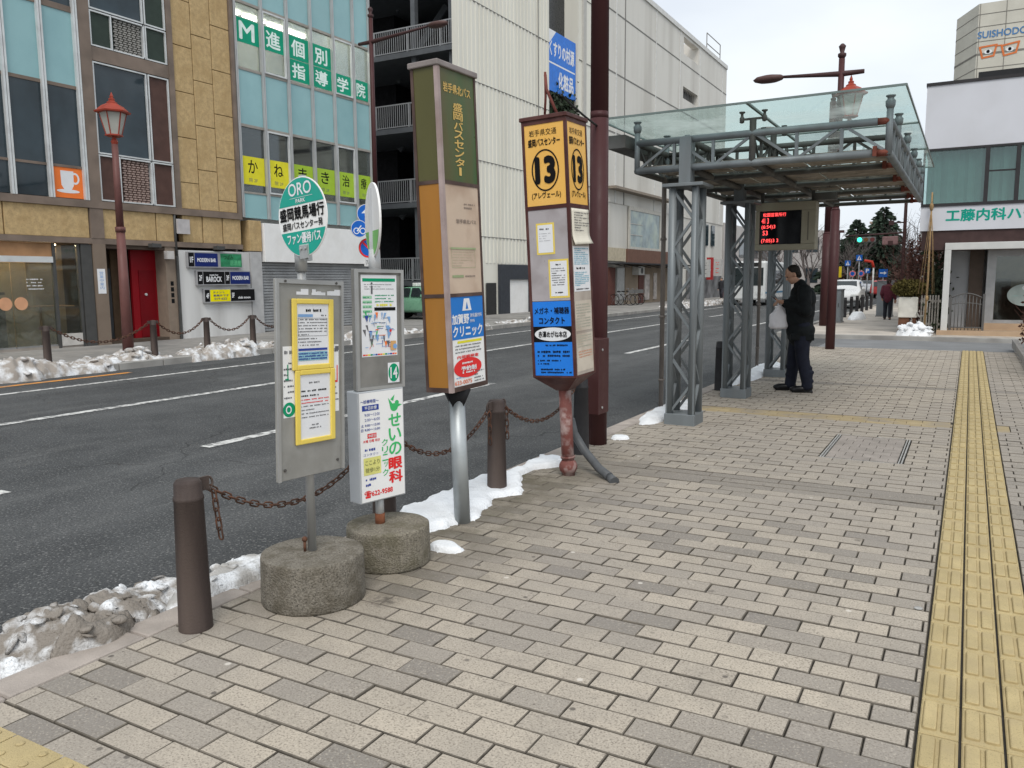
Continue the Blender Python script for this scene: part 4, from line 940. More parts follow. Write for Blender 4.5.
def streetlamp(label, loc, rdir, h, arm_z, reach, lant=True, base_r=.1, box=None, lant_z=None, group='brown street lamps', lo=.42):
    t = thing('street_lamp', label, 'street lamp', loc, 0, group)
    b = MB(); k_ = .95 if box else .72; b.cyl((0,0,-.02),(0,0,3.0),base_r,base_r*.95,16); b.cyl((0,0,3.0),(0,0,3.06),base_r*.95,base_r*k_,16); b.cyl((0,0,3.06),(0,0,h),base_r*k_,base_r*k_*.85,14); b.build('pole', pb, t)
    b = MB(); b.lathe([(.05,h),(.085,h+.05),(.085,h+.1),(.04,h+.12),(.06,h+.2),(.075,h+.25),(.03,h+.3),(.0,h+.31)], n=12); b.build('finial', pd, t)
    d = Vector((*rdir, 0)).normalized()
    b = MB(); e = d*reach+Vector((0,0,arm_z+reach*.07)); b.tube([Vector((0,0,arm_z))-d*.45, Vector((0,0,arm_z)), e*.5+Vector((0,0,arm_z*.5)), e], [.045,.06,.042,.03], 10); b.build('arm', pd, t)
    b = MB()
    M = Matrix.Translation(e) @ Matrix(((d.x,-d.y,0),(d.y,d.x,0),(0,0,1))).to_4x4()
    k0 = 0
    b.lathe([(0,-.11),(.08,-.10),(.13,-.06),(.15,0),(.12,.06),(.05,.09),(0,.1)], n=14)
    for v in b.bm.verts: v.co = M @ Vector((v.co.x*2.3+.3, v.co.y*1.0, v.co.z*.85))
    b.build('lamp_head', mat('lamp_head', (.09,.05,.045), .5), t)
    if lant: 
        lz = arm_z-1.02 if lant_z is None else lant_z
        lantern(t, -d*lo+Vector((0,0,lz)))
    if box:
        x0, x1, y0, y1, z0, z1 = box; b = MB(); b.bx(x0,x1,y0,y1,z0,z1); bb = b.build('cabinet', pb, t, bevel=.006)
        b = MB()
        for zz in (z0+.06, z1-.1): b.cyl((x1-.001,(y0+y1)/2-.04,zz),(x1+.008,(y0+y1)/2-.04,zz),.012,n=10)
        b.build('screw', steel, bb)
    return t
streetlamp('tall brown street lamp pole with a screwed-on cabinet, close behind the number 13 sign', (-3.02,7.05,0), (-1,.1), 8.6, 7.6, 1.9, True, .088, (-.02,.135,-.3,-.06,.33,1.02))
streetlamp('brown street lamp with a red hanging lantern seen over the glass roof of the shelter', (-2.63,19.06,0), (-1,0), 6.15, 5.84, 1.2, True, .1, lant_z=4.72, lo=.2)
streetlamp('brown street lamp pole across the side street, its top hidden by the shelter roof', (-4.18,28.8,0), (-1,0), 7.2, 6.4, 1.8, False, .17)
streetlamp('dark brown street lamp on the far pavement before the glass office with the shutter', (-15.35,19.3,0), (1,.0), 9.0, 8.35, 2.0, False, .1)
def lantern_post():
    t = thing('lantern_post', 'short red-brown lantern post on the far pavement before the beige stone building', 'lantern post', (-15.3,10.9,0))
    b = MB(); b.cyl((0,0,-.02),(0,0,2.6),.115,.085,16); b.cyl((0,0,2.6),(0,0,2.7),.1,.1,16); b.cyl((0,0,2.7),(0,0,4.35),.075,.062,14); b.build('pole', mat('post_brown', (.14,.062,.055), .5, var=.12, scale=5), t)
    lantern(t, (0,0,4.3), 1.0)
lantern_post()
b = MB(); b.tube([(-2.80,5.98,.42),(-2.78,6.0,.3),(-2.68,5.98,.17),(-2.5,5.87,.06),(-2.36,5.75,.035)],.034,12); b.tube([(-2.365,5.755,.035),(-2.30,5.70,.012)],[.03,.042],10)
tag(b.build('drain_hose', mat('hose_grey', (.09,.095,.1), .5, var=.15, scale=12)), 'dark grey flexible hose lying from the number 13 sign down to the pavers', 'hose')
# ================================================================== BUS SHELTER
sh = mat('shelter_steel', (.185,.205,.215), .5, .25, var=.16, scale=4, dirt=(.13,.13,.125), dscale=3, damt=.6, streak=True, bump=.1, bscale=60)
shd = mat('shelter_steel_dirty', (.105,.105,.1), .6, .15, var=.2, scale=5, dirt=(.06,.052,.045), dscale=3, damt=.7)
rusty = mat('rust_joint', (.16,.05,.035), .8, var=.25, scale=15)
def shelter():
    t = thing('bus_shelter', 'steel lattice bus shelter with a flat greenish glass roof on three lattice columns', 'bus shelter', (-2.64,10.9,0))
    ox, oy = -2.64, 10.9
    YC = [8.52, 10.79, 13.38]
    for y in YC:
        y -= oy; b = MB(); h = 2.5; a = .155; p = .042
        for sx in (-1, 1):
            for sy in (-1, 1): b.bx(sx*a-p if sx > 0 else -a-.0, sx*a if sx > 0 else -a+p, y+sy*a-(p if sy > 0 else 0), y+sy*a+(0 if sy > 0 else p), .1, h)
        for sx, sy in ((-1,-1),(1,-1),(1,1),(-1,1)): b.cyl((sx*(a-.035),y+sy*(a-.035),.1),(sx*(a-.035),y+sy*(a-.035),h),.040,n=12)
        z = .14; k = 0; st = .29
        while z < h-.1:
            z1 = min(z+st, h-.02)
            s = 1 if k % 2 else -1
            for q in (-1, 1):
                b.bar((s*(a-.05), y+q*(a-.03), z), (-s*(a-.05), y+q*(a-.03), z1), .03, .026)
                b.bar((q*(a-.03), y+s*(a-.05), z), (q*(a-.03), y-s*(a-.05), z1), .03, .026)
            z = z1; k += 1
        c = b.build('lattice_column', sh, t)
        b = MB(); b.bx(-a-.012,a+.012,y-a-.012,y+a+.012,-.01,.12); b.build('base_plate', sh, c, bevel=.006)
        b = MB(); b.bx(-a-.06,a+.06,y-a-.05,y+a+.05,h,h+.035); b.build('cap_plate', sh, c, bevel=.005)
    zl, zu = 2.70, 2.985; xL, xR = -3.18-ox, -.73-ox
    YF = [8.45, 9.42, 10.72, 12.02, 13.08, 13.9]
    for i, y in enumerate(YF):
        y -= oy; b = MB(); r = .036 if i == 0 else .03
        b.cyl((xL,y,zl),(xR-.1,y,zl),r,n=12); b.cyl((xL,y,zu),(xR-.1,y,zu),r,n=12)
        n = 6; 
        for k in range(n):
            xa, xb = xL+(xR-xL)*k/n, xL+(xR-xL)*(k+1)/n
            b.bar((xa,y,zl),(xa,y,zu),.03)
            xm = (xa+xb)/2
            if k % 2: b.bar((xa,y,zu),(xb,y,zl),.026)
            else: b.bar((xa,y,zl),(xb,y,zu),.026)
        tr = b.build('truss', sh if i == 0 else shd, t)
        b = MB(); b.cyl((xR-.1,y,zl),(xR,y,zl),r*.9,n=10); b.bx(xR-.13,xR-.095,y-.05,y+.05,zl-.03,zl+.06); b.build('rust_joint', rusty, tr); b = MB(); b.cyl((xR-.1,y,zu),(xR,y,zu),r*.9,n=10); b.build('rust_joint', rusty, tr)
        # glass supports
        for xx, full in ((xR, True), (xL, True), (-1.97-ox, False)):
            b = MB(); b.cyl((xx,y,zl-.02 if full else zu-.3),(xx,y,3.12),.03 if full else .034,n=12)
            if full: b.lathe([(.03,3.09),(.042,3.12),(.044,3.16),(.03,3.175),(.028,3.19),(.042,3.2),(.042,3.21),(0,3.215)], (xx,y,0), 14)
            else:
                b.bar((xx-.11,y,3.125),(xx+.11,y,3.125),.02)
                for dx in (.11,-.11): b.lathe([(.012,3.09),(.024,3.10),(.024,3.14),(.014,3.155),(.014,3.18),(.03,3.19),(.03,3.2),(0,3.205)], (xx+dx,y,0), 12)
            b.build('glass_support', sh if full else shd, t)
    # long trusses
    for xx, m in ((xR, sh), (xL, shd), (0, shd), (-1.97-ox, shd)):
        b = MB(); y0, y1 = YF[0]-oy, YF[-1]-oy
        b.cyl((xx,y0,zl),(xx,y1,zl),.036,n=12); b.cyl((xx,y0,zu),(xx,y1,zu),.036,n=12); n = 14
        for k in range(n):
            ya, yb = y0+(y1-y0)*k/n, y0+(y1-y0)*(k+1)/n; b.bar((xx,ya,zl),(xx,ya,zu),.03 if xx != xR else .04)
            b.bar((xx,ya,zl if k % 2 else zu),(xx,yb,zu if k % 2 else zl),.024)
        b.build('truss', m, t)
    for y in YC:
        b = MB(); b.bx(-.062,.062,y-oy-.13,y-oy+.02,2.535,3.01); b.cyl((0,y-oy-.055,3.01),(0,y-oy-.055,3.03),.03,n=10); b.build('neck_post', sh, t, bevel=.004)
    # dirty underside net panels
    net = bpy.data.materials.new('dirty_net'); net.use_nodes = True; nt = net.node_tree; N = nt.nodes.new; L = nt.links.new; bs = nt.nodes['Principled BSDF']
    bs.inputs['Roughness'].default_value = .9; tc = N('ShaderNodeTexCoord'); nz = N('ShaderNodeTexNoise'); nz.inputs['Scale'].default_value = 4.5; nz.inputs['Detail'].default_value = 8; nz.inputs['Roughness'].default_value = .7; L(tc.outputs['Object'], nz.inputs['Vector'])
    rp = N('ShaderNodeValToRGB'); rp.color_ramp.elements[0].position = .35; rp.color_ramp.elements[0].color = (.13,.105,.08,1); rp.color_ramp.elements[1].position = .7; rp.color_ramp.elements[1].color = (.4,.36,.3,1); L(nz.outputs['Fac'], rp.inputs[0]); L(rp.outputs[0], bs.inputs['Base Color'])
    ar = N('ShaderNodeMapRange'); ar.inputs[1].default_value = .55; ar.inputs[2].default_value = .72; ar.inputs[3].default_value = .97; ar.inputs[4].default_value = .45
    n2 = N('ShaderNodeTexNoise'); n2.inputs['Scale'].default_value = 2.3; n2.inputs['Detail'].default_value = 6; L(tc.outputs['Object'], n2.inputs['Vector']); L(n2.outputs['Fac'], ar.inputs[0]); L(ar.outputs[0], bs.inputs['Alpha'])
    for i in range(5):
        b = MB(); ya, yb = YF[i]-oy+.05, YF[i+1]-oy-.05
        for k in range(3):
            xa = xL+.05+(xR-xL-.1)*k/3; xb = xL+.05+(xR-xL-.1)*(k+1)/3-.02; b.bx(xa,xb,ya,yb,zl+.042,zl+.05)
        b.build('ceiling_panel', net, t)
    # glass sheets
    gl = glassm('roof_glass', (.66,.82,.79), .13, dirt=.36, dcol=(.62,.7,.67), dscale=1.3)
    ge = mat('glass_edge', (.16,.2,.19), .3, .2, var=.1)
    xa, xb, ya, yb = -3.52-ox, -.585-ox, 8.16-oy, 14.35-oy; xm = -1.97-ox; ym = [ya, 10.2-oy, 12.3-oy, yb]
    def zt(x): return 3.222+.012*(x-xa)/(xb-xa)
    for i in range(3):
        for (p, q) in ((xa, xm-.006), (xm+.006, xb)):
            b = MB(); y0, y1 = ym[i]+.006, ym[i+1]-.006
            b.quad((p,y0,zt(p)),(q,y0,zt(q)),(q,y1,zt(q)),(p,y1,zt(p)))
            g = b.build('glass_sheet', gl, t)
            b = MB()
            for (p0, p1) in (((p,y0,zt(p)),(q,y0,zt(q))),((q,y0,zt(q)),(q,y1,zt(q))),((q,y1,zt(q)),(p,y1,zt(p))),((p,y1,zt(p)),(p,y0,zt(p)))): b.bar(p0, p1, .014, .02)
            b.build('glass_edge', ge, g)
    b = MB(); b.bx(-3.46-ox,-3.26-ox,8.3-oy,14.1-oy,2.93,3.07); b.build('gutter', shd, t, bevel=.006)
    for y in (9.26, 14.3):
        b = MB(); x = -3.15-ox; b.tube([(x-.15,y-oy,2.98),(x-.1,y-oy,2.85),(x,y-oy,2.7),(x,y-oy,2.4),(x,y-oy,.02)],.027,10)
        for z in (.35,1.1,2.0): b.cyl((x,y-oy,z),(x,y-oy,z+.03),.036,n=10)
        b.build('downpipe', mat('pipe_brown', (.16,.14,.125), .6, var=.15, scale=6), t)
shelter()
def led():
    t = thing('display_board', 'beige framed departure display with red dot lettering hanging under the shelter roof', 'display board', (-2.215,11.5,2.25))
    b = MB(); w, h = .39, .315
    fr = mat('beige_frame', (.33,.31,.24), .5, var=.08, scale=4, dirt=(.24,.22,.17), dscale=4, damt=.5)
    b.bx(-w,w,.0,.22,-h,h); b.build('case', fr, t, bevel=.008)
    b = MB(); b.bx(-w,w,-.03,-.001,h-.11,h); b.bx(-w,w,-.03,-.001,-h,-h+.075); b.bx(-w,-w+.055,-.03,-.001,-h+.075,h-.11); b.bx(w-.18,w,-.03,-.001,-h+.075,h-.11); b.build('frame', fr, t, bevel=.006)
    b = MB(); b.bx(-w+.055,w-.18,-.012,-.002,-h+.075,h-.11); s = b.build('screen', mat('screen_black', (.008,.009,.011), .12, var=.0), t)
    f = Face(FY(-w+.055, -.012, 0)); r = emis('led_red', (1,.07,.07), 2.2); W = 2*w-.235
    top, bot = h-.11, -h+.075
    f.text('松園営業所行', W*.08, top-.075, W*.63, top-.025, r, 2, 0); f.text('41 3', W*.05, top-.165, W*.22, top-.095, r, 2, 0); f.text('(6:54)3', W*.05, top-.245, W*.38, top-.185, r, 2, 0)
    f.text('53', W*.08, top-.32, W*.2, top-.26, r, 2, 0); f.text('(7:05)3 3', W*.05, bot+.015, W*.46, bot+.075, r, 2, 0); f.build('lettering', s)
    b = MB(); b.bx(w-.10,w-.085,-.034,-.03,-h+.12,h-.14); b.build('groove', mat('groove', (.16,.15,.12), .6), t)
    for x in (-.33, .33): b = MB(); b.bx(x-.02,x+.02,.08,.12,h,.46); b.build('hanger', shd, t)
    b = MB(); b.bx(.36,.62,.02,.2,h+.01,h+.1); b.build('cable_box', shd, t)
led()
# ================================================================== PEOPLE
def remeshed(b, vox, sm=3):
    me = bpy.data.meshes.new('work'); bmesh.ops.recalc_face_normals(b.bm, faces=b.bm.faces); b.bm.to_mesh(me); b.bm.free()
    me = bake(me, [('REMESH', dict(mode='VOXEL', voxel_size=vox)), ('SMOOTH', dict(iterations=sm, factor=.5))])
    for p in me.polygons: p.use_smooth = True
    return me
def limb(b, pts, rs, n=14):
    pts = [Vector(p) for p in pts]
    for p, q, r0, r1 in zip(pts, pts[1:], rs, rs[1:]): b.cyl(p, q, r0, r1, n)
    for p, r in zip(pts, rs): b.sph(p, r*1.0, n=n, m=8)
def ellp(b, c, sx, sy, sz): b.sph(c, 1, (sx, sy, sz), 18, 12)
skin = mat('skin', (.46,.27,.19), .55, var=.08, scale=20); dhair = mat('dark_hair', (.018,.015,.013), .7, var=.3, scale=60, bump=.5, bscale=150)
def head_shape(b, c, tilt):
    M = Matrix.Translation(Vector(c)) @ Matrix.Rotation(-tilt, 4, 'X')
    k = len(b.bm.verts)
    ellp(b, (0,0,.03), .074, .094, .095); ellp(b, (0,.028,-.045), .058, .066, .07); ellp(b, (0,.06,-.085), .03, .028, .024)
    ellp(b, (0,.098,-.015), .012, .02, .022); ellp(b, (0,.093,.03), .045, .014, .014); ellp(b, (0,.086,-.052), .024, .012, .008)
    for s in (-1, 1): ellp(b, (s*.077,-.005,-.005), .009, .02, .032)
    b.bm.verts.ensure_lookup_table()
    for v in b.bm.verts[k:]: v.co = M @ v.co
    return M
def hand(b, wrist, fwd, side, curl, s=1):
    f = Vector(fwd).normalized(); r = Vector(side).normalized(); up = r.cross(f); w = Vector(wrist)
    limb(b, [w, w+f*.05, w+f*.085], [.027,.03,.026], 10); 
    for q in (-1, 1): limb(b, [w+f*.04+r*.016*q, w+f*.085+r*.024*q], [.02,.017], 8)
    for i, (o, ln) in enumerate(((-.033,.065),(-.011,.075),(.011,.07),(.032,.055))):
        p0 = w+f*.085+r*o; p1 = p0+(f*math.cos(curl*.5)+up*math.sin(curl*.5)*s)*ln*.5; p2 = p1+(f*math.cos(curl*1.2)+up*math.sin(curl*1.2)*s)*ln*.5
        limb(b, [p0, p1, p2], [.0095,.009,.0075], 8)
    p0 = w+f*.03-r*.028; p1 = p0+(f*.5-r*.7+up*.3*s)*.045; p2 = p1+(f*.9+up*.3*s)*.035; limb(b, [p0, p1, p2], [.013,.011,.0085], 8)
def man():
    t = thing('person', 'man in a black jacket standing under the shelter and looking down at his phone', 'person', (-2.0,11.68,0), R(108))
    # local frame: faces +Y
    hips = [(-.085,0,.9),(.085,0,.9)]
    LK, LA = (-.12,-.02,.48), (-.125,-.10,.09); RK, RA = (.10,.06,.48), (.10,.09,.09)
    shl = [(-.19,.0,1.39),(.19,.0,1.39)]; elb = [(-.25,-.02,1.12),(.25,-.01,1.12)]; wr = [(-.085,.215,1.225),(.08,.23,1.22)]
    b = MB()
    ellp(b, (0,0,.93), .13, .10, .12); limb(b, [(0,0,.95),(0,.0,1.2),(0,.01,1.36)], [.11,.125,.12]); limb(b, [(-.15,.0,1.37),(.15,.0,1.37)], [.06,.06]); limb(b, [(0,.01,1.38),(0,.055,1.5)], [.06,.052])
    limb(b, [hips[0],LK,LA], [.075,.052,.036]); limb(b, [hips[1],RK,RA], [.075,.052,.036])
    for A in (LA, RA): limb(b, [A, (A[0], A[1]+.12, .04)], [.036,.03])
    for s, e, w in zip(shl, elb, wr): limb(b, [s, e, w], [.05,.038,.027])
    hand(b, wr[0], (.25,.9,.15), (.95,-.2,.1), .7, 1); hand(b, wr[1], (-.35,.9,.05), (-.95,-.3,0), 1.0, 1)
    head_shape(b, (0,.12,1.60), .5)
    body = link('body', remeshed(b, .0055, 4), skin, t)
    b = MB()      # trousers
    limb(b, [hips[0],LK,(LA[0],LA[1],.10)], [.122,.092,.07]); limb(b, [hips[1],RK,(RA[0],RA[1],.10)], [.122,.092,.07]); ellp(b, (0,-.005,.92), .165, .125, .12)
    for (A, K_) in ((LA, LK), (RA, RK)):
        limb(b, [(A[0],A[1]+.015,.085),(A[0],A[1],.25)], [.068,.068])
        for q in range(5): ellp(b, (A[0],A[1]+.012*((-1)**q),.10+.06*q), .068, .07, .035)
    link('trousers', remeshed(b, .011, 5), mat('trousers_navy', (.010,.012,.022), .8, var=.25, scale=9, bump=.3, bscale=40), t)
    b = MB()      # jacket
    limb(b, [(0,-.005,.76),(0,-.0,1.0),(0,.0,1.2),(0,.0,1.34)], [.165,.165,.16,.15]); 
    ellp(b, (0,.015,1.12), .225, .195, .27); ellp(b, (0,-.03,1.3), .23, .15, .14); ellp(b, (0,.0,.84), .225, .19, .16); ellp(b, (0,.03,1.02), .21, .18, .2); ellp(b, (0,-.055,1.27), .235, .13, .16); b.bx(-.2,.2,-.15,.15,.715,.80)
    limb(b, [(-.165,-.005,1.385),(.165,-.005,1.385)], [.07,.07]); limb(b, [(0,0,1.4),(0,.03,1.46)], [.1,.085])
    for s, e, w in zip(shl, elb, wr):
        w2 = Vector(e).lerp(Vector(w), .93); limb(b, [s, e, w2], [.092,.084,.058])
        for q in range(5): p = Vector(s).lerp(Vector(e), .25+.17*q); b.sph(p, .092-.003*q, (1.05,1,.35), 12, 7)
    jk = remeshed(b, .010, 4)
    for v in jk.vertices:
        v.co += Vector((noise.noise(v.co*9), noise.noise(v.co*9+Vector((5,1,0))), 0))*.008
    link('jacket', jk, mat('jacket_black', (.008,.010,.011), .85, var=.3, scale=7, bump=.4, bscale=30), t)
    b = MB(); b.tube([(-.02,.12,1.40),(.05,.155,1.2),(.12,.155,1.02),(.19,.05,.93)],[.012]*4,8); b.build('strap', mat('strap_black', (.02,.02,.022), .6), t)
    b = MB(); k = 0
    M = Matrix.Translation(Vector((0,.12,1.60))) @ Matrix.Rotation(-.5, 4, 'X')
    ellp(b, (0,-.022,.05), .0785, .095, .082); ellp(b, (0,-.046,.008), .077, .062, .075); ellp(b, (0,-.062,-.03), .06, .04, .05)
    for v in b.bm.verts: v.co = M @ v.co
    hm = remeshed(b, .008, 2)
    for v in hm.vertices: v.co += Vector((0,0,1))*.004*noise.noise(v.co*60)
    link('hair', hm, dhair, t)
    b = MB()
    for s in (-1, 1): b.sph(M @ Vector((s*.031,.085,.012)), .009, n=8, m=6)
    b.build('eyes', K('black'), t)
    for A in (LA, RA):
        b = MB(); x, y = A[0], A[1]; ellp(b, (x,y+.1,.05), .05, .14, .046); ellp(b, (x,y+.0,.075), .05, .075, .075); ellp(b, (x,y+.17,.036), .046, .065, .032)
        b.bx(x-.04,x+.04,y-.07,y+.20,0,.022); me = remeshed(b, .009, 3)
        link('shoe', me, mat('shoe_black', (.01,.01,.011), .3, var=.1), t)
    ph = thing('phone', 'dark phone in the standing man\'s hands', 'phone'); ph.location = t.matrix_basis @ Vector((-.005,.34,1.265)); ph.rotation_euler = (R(35), 0, R(108)); 
    b = MB(); b.bx(-.036,.036,-.075,.075,-.005,.005); b.build('case', mat('phone_case', (.05,.02,.02), .35), ph, bevel=.003)
    b = MB(); b.bx(-.032,.032,-.07,.07,.0055,.0065); b.build('screen', mat('screen_black', (.008,.009,.011), .12, var=.0), ph)
    # carrier bag hanging from the hand
    bag = thing('carrier_bag', 'white plastic carrier bag hanging from the hand of the man in black', 'bag', t.matrix_basis @ Vector((.0,.285,.865)), R(108))
    V = []; F = []; nu, nv = 40, 22; rd = random.Random(2)
    for j in range(nv+1):
        v = j/nv; z = .0+.33*v; wdt = (.135*(1-.25*v**2)) if v < .6 else .135*(.91-.78*((v-.6)/.4)**.8); dp = .085*(1-v**1.5)+.012
        if v < .08: wdt *= .82+2.2*v; dp *= .75+3*v
        for i in range(nu):
            a = 2*math.pi*i/nu; x, y = wdt*math.cos(a), dp*math.sin(a)
            k = 1+.10*noise.noise(Vector((math.cos(a)*2.5, math.sin(a)*2.5, v*5)))+.05*math.sin(a*9+v*4)*v
            V.append((y*k, x*k, z+.008*noise.noise(Vector((a*2, v*6, 0)))))
    for j in range(nv):
        for i in range(nu): F.append((j*nu+i, j*nu+(i+1) % nu, (j+1)*nu+(i+1) % nu, (j+1)*nu+i))
    F.append(tuple(range(nu))[::-1])
    me = bpy.data.meshes.new('bag'); me.from_pydata(V, [], F)
    for p in me.polygons: p.use_smooth = True
    link('bag_body', me, mat('white_plastic', (.72,.7,.72), .35, var=.04, scale=12, bump=.35, bscale=24), bag)
    b = MB()
    for s in (-1, 1): b.tube([(.0,s*.02,.325),(.004,s*.014,.36),(.01,s*.004,.395)],[.014,.011,.008],8)
    b.build('handle', MATS['white_plastic'], bag)
    f = Face(frame((.103,.0,.1), (0,1,0), (1,0,0))); f.rect(-.07,-.012,.07,-.006,mat('bag_print',(.45,.2,.2),.5),1); f.lines(-.06,.0,.05,.04,2,mat('bag_print',(.45,.2,.2),.5),3,.5)
    f.rect(-.08,-.03,.06,-.02,mat('bag_print_dark',(.2,.17,.17),.5),1); o = f.build('print', bag)
    sw = o.modifiers.new('wrap','SHRINKWRAP'); sw.target = bag.children[0]; sw.offset = .002; sw.wrap_method = 'NEAREST_SURFACEPOINT'
man()
def walker():
    t = thing('person', 'person in a maroon jacket and dark trousers walking away past the white planter', 'person', (-2.68,33.9,-.02), 0)
    b = MB()
    ellp(b,(0,0,.85),.12,.1,.11); limb(b,[(0,0,.88),(0,0,1.22)],[.12,.12]); limb(b,[(0,0,1.24),(0,.02,1.34)],[.055,.05]); limb(b,[(-.14,0,1.22),(.14,0,1.22)],[.055,.055])
    limb(b,[(-.08,0,.82),(-.09,.06,.44),(-.09,-.02,.08)],[.075,.055,.04]); limb(b,[(.08,0,.82),(.09,-.05,.44),(.09,-.13,.1)],[.075,.055,.04])
    limb(b,[(-.17,0,1.22),(-.22,-.04,.98),(-.2,.1,.8)],[.05,.04,.028]); limb(b,[(.17,0,1.22),(.22,-.02,.98),(.24,.02,.76)],[.05,.04,.028])
    hand(b,(-.2,.1,.8),(.1,.5,-.8),(1,.1,0),.6); hand(b,(.24,.02,.76),(0,.2,-.95),(-1,0,0),.6)
    for x, y in ((-.09,-.02),(.09,-.13)): limb(b,[(x,y,.06),(x,y+.14,.04)],[.04,.032])
    head_shape(b,(0,.035,1.42),.2); link('body', remeshed(b,.008,3), skin, t)
    b = MB(); limb(b,[(0,0,.78),(0,0,1.0),(0,0,1.2)],[.16,.17,.15]); ellp(b,(0,0,1.05),.2,.15,.26); limb(b,[(-.15,0,1.22),(.15,0,1.22)],[.075,.075]); limb(b,[(0,0,1.25),(0,.01,1.33)],[.08,.07])
    limb(b,[(-.17,0,1.22),(-.22,-.04,.98),(-.2,.1,.83)],[.08,.075,.055]); limb(b,[(.17,0,1.22),(.22,-.02,.98),(.24,.02,.79)],[.08,.075,.055]); link('jacket', remeshed(b,.014,4), mat('maroon_cloth',(.10,.022,.035),.85,var=.2,scale=8,bump=.3,bscale=30), t)
    b = MB(); limb(b,[(-.08,0,.82),(-.09,.06,.44),(-.09,-.02,.09)],[.1,.075,.06]); limb(b,[(.08,0,.82),(.09,-.05,.44),(.09,-.13,.11)],[.1,.075,.06]); ellp(b,(0,0,.83),.15,.12,.1); link('trousers', remeshed(b,.014,4), mat('trousers_dark',(.018,.02,.026),.85,var=.2), t)
    b = MB(); ellp(b,(0,.02,1.45),.085,.1,.1); ellp(b,(0,.0,1.41),.08,.075,.1); link('hair', remeshed(b,.012,2), dhair, t)
    for x, y in ((-.09,-.02),(.09,-.13)):
        b = MB(); ellp(b,(x,y+.08,.04),.045,.12,.035); b.bx(x-.04,x+.04,y-.03,y+.17,0,.02); link('shoe', remeshed(b,.012,2), mat('shoe_black',(.01,.01,.011),.3,var=.1), t)
walker()
# ================================================================== FAR SIDE: BEIGE STONE BUILDING
FXF = -19.2
bro = mat('facade_brown', (.2,.155,.125), .55, var=.12, scale=2, dirt=(.1,.08,.065), dscale=1.5, damt=.5)
alu_w = mat('white_aluminium', (.62,.64,.64), .4, .2, var=.05, scale=2, dirt=(.4,.4,.4), dscale=3, damt=.4)
span = mat('spandrel_blue', (.26,.45,.47), .18, var=.07, scale=.5, dirt=(.2,.37,.4), dscale=.7, damt=.6, spec=.5, bump=.06, bscale=.8)
dglass = mat('dark_glass', (.022,.036,.045), .04, var=.6, scale=.7, spec=.42, bump=.12, bscale=.9, dirt=(.05,.065,.075), dscale=.5, damt=.8)  # tone variation and pale blotches paint uneven reflections into the glass
stone_t = mat('beige_tile', (.50,.36,.185), .8, var=.16, scale=9, bump=.5, bscale=26, speck=.35, spscale=30, dirt=(.37,.25,.115), dscale=2.2, damt=.5, island=.1)
dark_in = mat('dark_interior', (.02,.02,.02), .9)
clear = glassm('shop_glass', (.86,.9,.88), .10)
